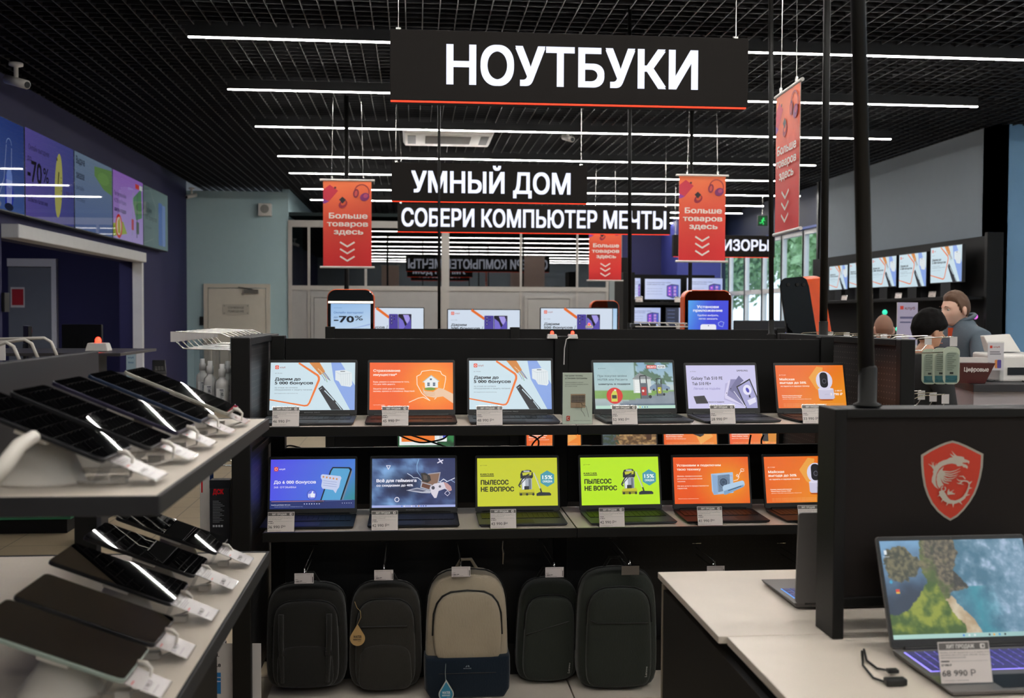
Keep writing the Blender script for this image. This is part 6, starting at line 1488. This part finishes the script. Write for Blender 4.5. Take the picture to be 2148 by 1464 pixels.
# coloured pc glow lamps
for i, (px, py, c, e, r_, Y) in enumerate(((1856, 655, '#30c8a0', 1.2, .03, 11.2), (1884, 690, '#30d0a8', 2, .03, 11.0), (1984, 672, '#b0e060', 1.3, .035, 11.5), (2046, 664, '#e070e0', 1.2, .03, 11.5), (1998, 655, '#6090f0', 1, .02, 11.8))):
    p = PY(px, py, Y)
    t = thing('rgb_lamp', ['turquoise glowing ring lamp above the shaved head', 'thin turquoise glow right of the shaved head', 'yellow green glow below the face of the brown-haired person', 'pink glow behind the neck of the brown-haired person', 'blue glow behind the head of the brown-haired person'][i], 'lamp', (p.x, Y, p.z))
    MB().lathe([(r_ * .6, -.01), (r_, 0), (r_ * .6, .01)], 20).build('glow_ring', mat('glow_%d' % i, c, .5, emit=e, vary=0), t, smooth=True).rotation_euler = (R(90), 0, 0)
    MB().box(-.02, .02, .012, .04, -(p.z - .9), 0).build('holder', M_DARK, t)
tagbox('low_display_cabinet', 'black low cabinet with coloured lamps before the television wall', 'cabinet', 4.6, 6.2, 10.9, 12.1, 0, .9, M_BLACK2)
A = Art((0, 0, 30, 60), .2); A.bg('#b0aac6', 1); A.rect(4, 5, 9, 10, '#d8402f'); A.text('клуб', 11, 26, 10, 4, '#7a4a5a', .02); A.rect(4, 20, 24, 23, '#5a5a80'); A.rect(4, 27, 20, 29, '#5a5a80')
p = PY(1903, 690, 9.5); t = thing('poster_stand', 'lilac poster card behind the black-haired person', 'poster', (p.x, 9.5, p.z - .15)); at(A.build('print', [M_PRT, M_PRT], t), (0, -.002, 0), (R(90), 0, 0)); MB().box(-.1, .1, 0, .01, -(p.z - .15), .4).build('board', M_WPL, t)

# ---------------------------------------------------------------- sales desk with printer
zd = 1.16
def dpt(px, py, z): return PZ(px, py, z)
A0 = PZ(1998, 791, zd); A1 = PZ(2042, 806, zd); 
dk = thing('sales_desk', 'white fronted sales desk with a black worktop at the right edge', 'desk', (A1.x, A1.y, 0)); ox, oy = A1.x, A1.y
top = [(A0.x - ox - .02, A0.y - oy + .1), (0, 0), (2.2, .0), (2.2, .5), (A0.x - ox, .5)]
MB().prism(top, zd - .045, zd, 'z').build('worktop', mat('black_worktop', '#2a282b', .4), dk, bevel=.003)
MB().prism([(x * .97 + .03, y * .96 + .05) for x, y in top], 0, zd - .046, 'z').build('desk_front', mat('pale_desk_front', '#b7b0b4', .5), dk)
p = PY(2085, 790, 6.3)
pr = thing('printer', 'white desktop printer with raised paper tray on the sales desk', 'printer', (p.x, A1.y + .35, zd + .001), R(4))
k = .33
MB().hexa([(-.17, -.14, 0), (.17, -.14, 0), (.17, .16, 0), (-.17, .16, 0), (-.16, -.12, .155), (.17, -.12, .16), (.17, .16, .17), (-.16, .16, .17)]).build('body', M_WPL, pr, bevel=.012)
MB().hexa([(-.1, .05, .172), (.1, .05, .172), (.1, .13, .172), (-.1, .13, .172), (-.11, .12, .27), (.07, .12, .28), (.07, .16, .28), (-.11, .16, .27)]).build('paper_tray', M_WPL, pr, bevel=.004)
MB().box(-.12, .1, -.142, -.139, .04, .085).build('output_slot', M_DARK, pr)
t = thing('leaflet_holder', 'white phone leaflet in a clear stand on the sales desk', 'leaflet', (PY(2046, 755, 6.2).x - .02, A1.y + .18, zd + .001))
A = Art((0, 0, 32, 52), .1); A.bg('#cfccd0', 1); A.rect(4, 5, 9, 10, '#d8402f'); A.text('клуб', 11, 24, 9, 3, '#a05040', .02); A.rect(4, 16, 24, 18, '#77757c'); A.rect(4, 20, 26, 22, '#77757c'); A.rect(14, 32, 22, 48, '#d88a4a', 2); A.rect(19, 32, 27, 48, '#5a4a98', 2)
o = A.build('paper', [M_PRT, M_PRT], t); at(o, (0, -.002, .07), (R(90), 0, 0)); MB().box(-.051, .051, -.001, .003, 0, .24).box(-.051, .051, .003, .05, 0, .003).build('holder', M_ACR, t)
t = thing('leaflet_box', 'dark red leaflet box with white lettering at the corner of the sales desk', 'box', (PY(2012, 780, 6.0).x, A1.y + .1, zd + .001), R(-10))
MB().hexa([(-.1, -.05, 0), (.06, -.05, 0), (.06, .05, 0), (-.1, .05, 0), (-.13, -.07, .12), (.11, -.07, .12), (.11, .07, .12), (-.13, .07, .12)]).build('box', mat('dark_red_box', '#4a1a1c', .4), t, bevel=.002)
A = Art((0, 0, 60, 30), .16); A.text('Цифровые', 4, 56, 18, 9, '#e4ddd8', .03); at(A.build('lettering', [M_PRT, M_PRT], t), (0, -.071, .04), (R(99), 0, 0))
MB().box(-.08, .08, -.03, .03, .121, .15).build('leaflets', M_WPL, t)
tag(MB().tube([PZ(2038, 780, zd + .004) , PZ(2045, 798, zd + .004), PZ(2080, 800, zd + .004), PZ(2110, 793, zd + .004), PZ(2148, 800, zd + .004), PZ(2200, 800, zd + .004)], .004, 6).build('printer_cable', M_DARK, smooth=True), 'black cable lying on the worktop of the sales desk', 'cable')

# ---------------------------------------------------------------- people
def head_verts(k=1.0, nseg=72, nring=54):
    """head facing -y, centre at origin, chin at about -.118, crown .118"""
    vs = []
    def g(a, s): return math.exp(-(a / s) ** 2)
    for i in range(nring + 1):
        ph = math.pi * i / nring
        for j in range(nseg):
            th = 2 * math.pi * j / nseg
            x, y, z = math.sin(ph) * math.sin(th), -math.sin(ph) * math.cos(th), math.cos(ph)
            X, Y, Z = x * .076, y * .097, z * .12
            fr = max(0, -y)
            if Z < 0:
                t_ = -Z / .12
                X *= 1 - .30 * t_ ** 1.6; 
                if y > 0: Y *= 1 - .45 * t_
                else: Y *= 1 - .06 * t_
            if fr > 0:
                flat = g(X, .06)
                Y -= .036 * g(X, .011) * g(Z + .024, .016) * fr         # nose
                Y -= .016 * g(X, .009) * g(Z + .0, .02) * fr
                Y -= .007 * g(Z - .026, .010) * g(abs(X) - .03, .03)          # brow
                Y += .011 * g(abs(X) - .031, .013) * g(Z - .006, .011)        # eye socket
                Y -= .008 * g(X, .022) * g(Z + .058, .006) + .008 * g(X, .02) * g(Z + .071, .006)   # lips
                Y += .006 * g(X, .03) * g(Z + .0645, .003)
                Y -= .014 * g(X, .024) * g(Z + .102, .017)                    # chin
                if Z < 0: Y -= .034 * min(1, -Z / .09) ** 1.5 * g(X, .05) * fr ** .5 * (1 if Z > -.1 else .6)
                Y -= .004 * g(abs(X) - .045, .02) * g(Z + .03, .02)           # cheek
            vs.append((X * k, Y * k, Z * k))
    fs = [(i * nseg + j, i * nseg + (j + 1) % nseg, (i + 1) * nseg + (j + 1) % nseg, (i + 1) * nseg + j) for i in range(nring) for j in range(nseg)]
    return vs, fs
def skin_body(name, nodes, edges, mats, parent, extra=None, vox=.0075, sub=1, root=0):
    me = bpy.data.meshes.new(name); me.from_pydata([n[0] for n in nodes], edges, [])
    o = bpy.data.objects.new(name, me); COL.objects.link(o)
    sk = o.modifiers.new('skin', 'SKIN'); sk.use_smooth_shade = True
    layer = me.skin_vertices[0] if me.skin_vertices else None
    if layer is None:
        import bmesh
        bm = bmesh.new(); bm.from_mesh(me); bm.verts.layers.skin.verify(); bm.to_mesh(me); bm.free(); layer = me.skin_vertices[0]
    for i, n in enumerate(nodes):
        r = n[1] if isinstance(n[1], tuple) else (n[1], n[1]); layer.data[i].radius = r; layer.data[i].use_root = (i == root)
    ss = o.modifiers.new('s', 'SUBSURF'); ss.levels = ss.render_levels = sub
    dg = bpy.context.evaluated_depsgraph_get(); me2 = bpy.data.meshes.new_from_object(o.evaluated_get(dg))
    bpy.data.objects.remove(o)
    mb = MB(); mb.v = [tuple(v.co) for v in me2.vertices]; mb.f = [tuple(p.vertices) for p in me2.polygons]; mb.m = [0] * len(mb.f); mb.c = [None] * len(mb.f)
    if extra:
        for vs, fs in extra: mb.add(vs, fs)
    r = mb.build(name, mats, parent, smooth=True)
    if vox:
        rm = r.modifiers.new('join', 'REMESH'); rm.mode = 'VOXEL'; rm.voxel_size = vox; rm.use_smooth_shade = True
        sm_ = r.modifiers.new('soft', 'SMOOTH'); sm_.iterations = 2; sm_.factor = .5
    return r
def person(label, x, y, H, face, hair, jacket, skin, pose, hairstyle, extras=None):
    """face: heading of the face in degrees (0 = towards the camera)"""
    t = thing('person', label, 'person', (x, y, 0), R(face), 'people')
    s = H / 1.78; V = Vector
    hz = H - .118 * s * 1.0
    s = (H + pose.get('drop', 0)) / 1.78
    Hd = pose.get('head', (0, -.03, 0)); hc = V((Hd[0], Hd[1], hz))
    hv, hf = head_verts(1.0 * s * pose.get('hk', 1.0))
    hr = Matrix.Rotation(R(pose.get('turn', 0)), 3, 'Z') @ Matrix.Rotation(R(pose.get('nod', 0)), 3, 'X')
    hv = [tuple(hr @ V(v) + hc) for v in hv]
    ears = []
    for q in (-1, 1):
        e = MB(); e.M = Matrix.Translation(hc) @ hr.to_4x4() @ Matrix.Translation((q * .081 * s, .008 * s, -.012 * s)) @ Matrix.Rotation(R(q * 18), 4, 'Z')
        e.lathe([(.004 * s, -.031 * s), (.012 * s, -.026 * s), (.019 * s, 0), (.02 * s, .016 * s), (.01 * s, .031 * s)], 12, sx=.6)
        ears.append((e.v, e.f))
    sh = 1.46 * s; hip = .93 * s; lean = pose.get('lean', 0)
    A_ = pose['arms']
    nodes = [((0, 0, hip), (.135 * s, .1 * s)), ((0, -lean * .4, 1.12 * s), (.125 * s, .09 * s)), ((0, -lean * .8, 1.32 * s), (.15 * s, .1 * s)), ((0, -lean, 1.42 * s), (.1 * s, .08 * s)), ((0, -lean - .005, 1.5 * s), (.058 * s, .058 * s)), (tuple(hc + V((0, .02, -.06 * s))), .055 * s)]
    edges = [(0, 1), (1, 2), (2, 3), (3, 4), (4, 5)]
    for q, arm in zip((-1, 1), A_):
        b0 = len(nodes)
        nodes += [((q * .16 * s, -lean, 1.42 * s), .062 * s)] + [(tuple(V(a) * s), r * s) for a, r in zip(arm, (.044, .032, .026))]
        edges += [(3, b0), (b0, b0 + 1), (b0 + 1, b0 + 2), (b0 + 2, b0 + 3)]
        # hand: palm and five fingers
        wv = V(arm[1]) * s; hnd = V(arm[2]) * s; d = (hnd - V(arm[1]) * s).normalized(); side = d.cross(V((0, 0, 1))).normalized(); dn = V((0, 0, -1))
        for fi, (off, ln) in enumerate(((-.028, .07), (-.010, .08), (.009, .078), (.026, .062))):
            k0 = len(nodes)
            p1 = hnd + d * .035 + side * off; nodes += [(tuple(p1), .011), (tuple(p1 + d * ln * .5 + dn * .008), .0085), (tuple(p1 + d * ln * .9 + dn * .03), .007)]
            edges += [(b0 + 3, k0), (k0, k0 + 1), (k0 + 1, k0 + 2)]
        k0 = len(nodes); p1 = hnd + side * q * -.03; nodes += [(tuple(p1), .013), (tuple(p1 + d * .03 + side * q * -.02 + dn * .01), .0095)]; edges += [(b0 + 3, k0), (k0, k0 + 1)]
    for q in (-1, 1):
        b0 = len(nodes); nodes += [((q * .09 * s, 0, .86 * s), .085 * s), ((q * .1 * s, -.01, .48 * s), .056 * s), ((q * .1 * s, .02, .09 * s), .04 * s), ((q * .11 * s, -.12, .035), .033)]
        edges += [(0, b0), (b0, b0 + 1), (b0 + 1, b0 + 2), (b0 + 2, b0 + 3)]
    body = skin_body('body', nodes, edges, skin, t, [(hv, hf)] + ears, vox=.006)
    # jacket shell
    jn = [((0, 0, hip - .02), (.155 * s, .12 * s)), ((0, -lean * .4, 1.12 * s), (.15 * s, .11 * s)), ((0, -lean * .8, 1.32 * s), (.17 * s, .122 * s)), ((0, -lean, 1.42 * s), (.12 * s, .1 * s)), ((0, -lean - .002, 1.49 * s), (.085 * s, .085 * s)), ((0, -lean + .012, 1.535 * s), (.074 * s, .072 * s))]
    je = [(0, 1), (1, 2), (2, 3), (3, 4), (4, 5)]
    for q, arm in zip((-1, 1), A_):
        b0 = len(jn); a1 = V(arm[0]) * s; a2 = V(arm[1]) * s
        jn += [((q * .165 * s, -lean, 1.395 * s), .076 * s), (tuple(a1), .062 * s), (tuple(a1 + (a2 - a1) * pose.get('cuff', .85)), .046 * s)]; je += [(3, b0), (b0, b0 + 1), (b0 + 1, b0 + 2)]
    skin_body('jacket', jn, je, jacket, t, vox=None, sub=2)
    pn_ = [((0, 0, hip), (.15 * s, .115 * s))]; pe = []
    for q in (-1, 1):
        b0 = len(pn_); pn_ += [((q * .09 * s, 0, .84 * s), .1 * s), ((q * .1 * s, -.01, .48 * s), .072 * s), ((q * .1 * s, .02, .08 * s), .058 * s)]; pe += [(0, b0), (b0, b0 + 1), (b0 + 1, b0 + 2)]
    skin_body('trousers', pn_, pe, mat('dark_trousers', '#22242a', .8), t, vox=None, sub=2)
    # hair: shell offset from the skull
    hm = MB(); hv0, hf0 = head_verts(1.0 * s * pose.get('hk', 1.0)); th_ = pose.get('hair', .012)
    vs, idx = [], {}
    keep = []
    for i, v in enumerate(hv0):
        x_, y_, z_ = v; r_ = V(v).normalized()
        line_ = pose['line'](x_ / s, y_ / s, z_ / s)
        keep.append(line_ > -.012)
        nn = noise.noise(V((x_ * 60, y_ * 60, z_ * 30))) * .004
        tt = th_ * min(1, max(-.6, line_ / .022)) + nn * (th_ > .008) * (line_ > .004)
        vs.append(tuple(hr @ (V(v) + r_ * tt + V((0, 0, .3 * tt))) + hc))
    fsk = [f for f in hf0 if all(keep[i] for i in f)]
    hm.add(vs, fsk); ho = hm.build('hair', hair, t, smooth=True, fix=False)
    so = ho.modifiers.new('thick', 'SOLIDIFY'); so.thickness = .004; so.offset = -1
    # eyes
    for q in (-1, 1):
        e = MB(); e.lathe([(.001, -.007), (.006, -.004), (.0075, 0), (.006, .004), (.001, .007)], 12); eo = e.build('eye', mat('eye_white', '#b9b2aa', .3), t, smooth=True); eo.location = hr @ V((q * .031 * s, -.0775 * s, .006 * s)) + hc
        e = MB().lathe([(.0005, -.004), (.0035, -.003), (.0045, 0)], 10); eo = e.build('pupil', M_DARK, t, smooth=True); eo.location = hr @ V((q * .031 * s, -.0842 * s, .006 * s)) + hc; eo.rotation_euler = (R(90), 0, 0)
        b = MB().tube([(q * .017 * s, -.094 * s, .026 * s), (q * .031 * s, -.096 * s, .03 * s), (q * .047 * s, -.088 * s, .026 * s)], [.002, .0025, .0015], 6); bo = b.build('eyebrow', hair, t, smooth=True); bo.matrix_local = Matrix.Translation(hc) @ hr.to_4x4()
    lp = MB().tube([(-.018 * s, -.1 * s, -.068 * s), (0, -.112 * s, -.0655 * s), (.018 * s, -.1 * s, -.068 * s)], [.0025, .004, .0025], 6).build('lips', mat('lips', '#a8685a', .5), t, smooth=True); lp.matrix_local = Matrix.Translation(hc) @ hr.to_4x4()
    return t, hc, hr, s
def skin_mat(name, col): 
    m = mat(name, col, .5, bump=(220, .05), vary=.05); m.node_tree.nodes['Principled BSDF'].inputs['Subsurface Weight'].default_value = .08; return m
SK1 = skin_mat('fair_skin', '#e3b8a2'); SK2 = skin_mat('tanned_skin', '#d9a688'); SK3 = skin_mat('ruddy_skin', '#d8a994')
def pw(P, y, z):
    for (a, b), (c, d) in zip(P, P[1:]):
        if y <= c: return z - (b + (d - b) * max(0, (y - a) / (c - a)))
    return z - P[-1][1]
def line_short(x, y, z): return pw([(-.12, .066), (-.062, .062), (-.036, .048), (-.022, -.006), (-.008, -.026), (.006, -.016), (.022, -.004), (.036, -.05), (.06, -.08), (.12, -.085)], y, z)
def line_bowl(x, y, z): return pw([(-.12, .018), (-.03, .002), (0, -.016), (.02, -.02), (.05, -.065), (.12, -.07)], y, z)
Hm = mat('brown_hair', '#5e4330', .6, bump=(300, .5)); Hb = mat('black_hair', '#0b0808', .8, bump=(300, .5), spec=.15); Hs = mat('shaved_hair', '#8a6653', .7)
JK = mat('blue_grey_jacket', '#56636e', .75, bump=(120, .2)); JB = mat('black_jacket', '#121214', .8)
p = PY(2012, 608, 6.75)
t, hc, hr, s = person('person with short brown hair in a blue grey zip jacket, leaning over the sales desk', p.x + .047, 6.75, p.z - .017, -80, Hm, JK, SK1,
    dict(arms=[[(-.26, -.12, 1.16), (-.2, -.38, 1.13), (-.16, -.46, 1.14)], [(.27, -.08, 1.15), (.2, -.36, 1.14), (.12, -.45, 1.15)]], line=line_short, head=(0, -.08, 0), lean=.02, hair=.013, nod=7, hk=.93, cuff=.7, drop=.085), None)
A = Art((0, 0, 20, 16), .06); A.rect(6, 1, 12, 7, '#9aa3aa', 1); A.rect(8, 3, 10.5, 5, '#37434e'); A.rect(1, 10, 19, 12, '#7d868c'); lo = A.build('chest_logo', [M_PRT, M_PRT], t); at(lo, (-.085 * s, -.147, 1.28 * s), (R(85), 0, R(-22)))
col_ = MB()
col_.tube([(.07 * math.cos(a_) * s, -.015 + .07 * math.sin(a_) * s, (1.525 + .025 * math.sin(a_)) * s) for a_ in [R(-70 + 20 * i) for i in range(17)]], .014, 8); col_.build('collar', JK, t, smooth=True)
MB().box(-.02, .02, -.12, -.1, 1.36 * s, 1.46 * s).build('lanyard', mat('orange_lanyard', '#d8501e', .6), t)
p = PY(1940, 641, 5.75)
person('person with a thick black bowl of hair facing right, in a black jacket', p.x, 5.75, p.z - .04, 100, Hb, JB, SK2, dict(arms=[[(-.25, 0, 1.15), (-.22, -.1, .9), (-.22, -.12, .82)], [(.25, 0, 1.15), (.22, -.1, .9), (.22, -.12, .82)]], line=line_bowl, head=(0, -.03, 0), hair=.028, nod=8, hk=.93), None)
p = PY(1856, 661, 7.4)
person('person with a shaved head seen from behind, mostly hidden by the hooks', p.x, 7.4, p.z, 168, Hs, mat('grey_jacket', '#3c3f44', .8), SK3, dict(arms=[[(-.25, 0, 1.15), (-.22, -.1, .9), (-.22, -.12, .82)], [(.25, 0, 1.15), (.22, -.1, .9), (.22, -.12, .82)]], line=line_short, head=(0, -.03, 0), hair=.002), None)

# ---------------------------------------------------------------- outside: trees, railing, ground, car
struct('ground_outside', MB().box(7.0, 60, 5, 70, -.3, -.2), mat('asphalt', '#8a8c8e', .8))
def leafy(label, x, y, r, h, n=9000):
    t = thing('tree', label, 'tree', (x, y, -.2), 0, 'trees outside the windows'); m = MB(); rnd = random.Random(int(x * 10 + y))
    for i in range(n):
        a, b = rnd.random() * 6.283, math.acos(rnd.uniform(-1, 1)); q = r * rnd.uniform(.55, 1) * (1 + .25 * noise.noise(Vector((math.cos(a) * 2, math.sin(a) * 2, b * 2 + x))))
        c = Vector((q * math.sin(b) * math.cos(a), q * math.sin(b) * math.sin(a), h + q * 1.15 * math.cos(b)))
        u = Vector((rnd.uniform(-1, 1), rnd.uniform(-1, 1), rnd.uniform(-1, 1))).normalized(); v = u.orthogonal().normalized(); w = u.cross(v); k = rnd.uniform(.09, .22)
        m.add([c - v * k, c + w * k * .6, c + v * k, c - w * k * .6], [(0, 1, 2, 3)])
    m.build('foliage', mat('leaf_green', '#a8cc98', .6, vary=.35), t)
    MB().tube([(0, 0, 0), (.1, 0, h * .6), (0, 0, h)], [.18, .13, .08], 8).build('trunk', mat('bark', '#4a3d30', .9), t)
for i, (x, y) in enumerate(((13.5, 29), (15, 36), (17.5, 43.5), (15.5, 51), (22, 37), (21, 29))):
    leafy(['leafy tree outside, seen through the nearest window bay', 'leafy tree outside beyond the second window bay', 'leafy tree outside, further along the street', 'distant leafy tree outside at the left window bays', 'leafy tree outside behind the exit sign', 'leafy tree outside, far right'][i], x, y, 2.8, 5.5)
rl = thing('railing', 'grey metal railing outside the windows', 'railing', (9.5, 30, -.2)); m = MB()
for i in range(110): m.tube([(i * .012, -12 + i * .25, 0), (i * .012, -12 + i * .25, 1.2)], .015, 5)
m.build('bars', mat('grey_rail', '#6a6e70', .5), rl); MB().tube([(0, -12, 1.22), (1.3, 15.5, 1.22)], .03, 6).build('top_rail', MATS['grey_rail'], rl)
c = thing('parked_car', 'silver blue car parked outside behind the railing', 'car', (11.6, 24, -.2), R(75))
MB().prism([(-2.1, .35), (-2.15, .75), (-1.3, .9), (-.7, 1.4), (.8, 1.42), (1.5, .95), (2.1, .85), (2.15, .4)], -.85, .85, 'y').build('body', mat('silver_blue_paint', '#8b9db4', .25, .5), c, bevel=.06)
MB().prism([(-1.15, .93), (-.65, 1.34), (.74, 1.35), (1.3, .95)], -.86, .86, 'y').build('windows', M_GLASSBLK, c)
for x in (-1.3, 1.3):
    for y in (-.8, .8): w_ = MB().lathe([(.32, -.1), (.33, 0), (.32, .1)], 20).build('wheel', M_DARK, c); at(w_, (x, y, .33), (R(90), 0, 0))
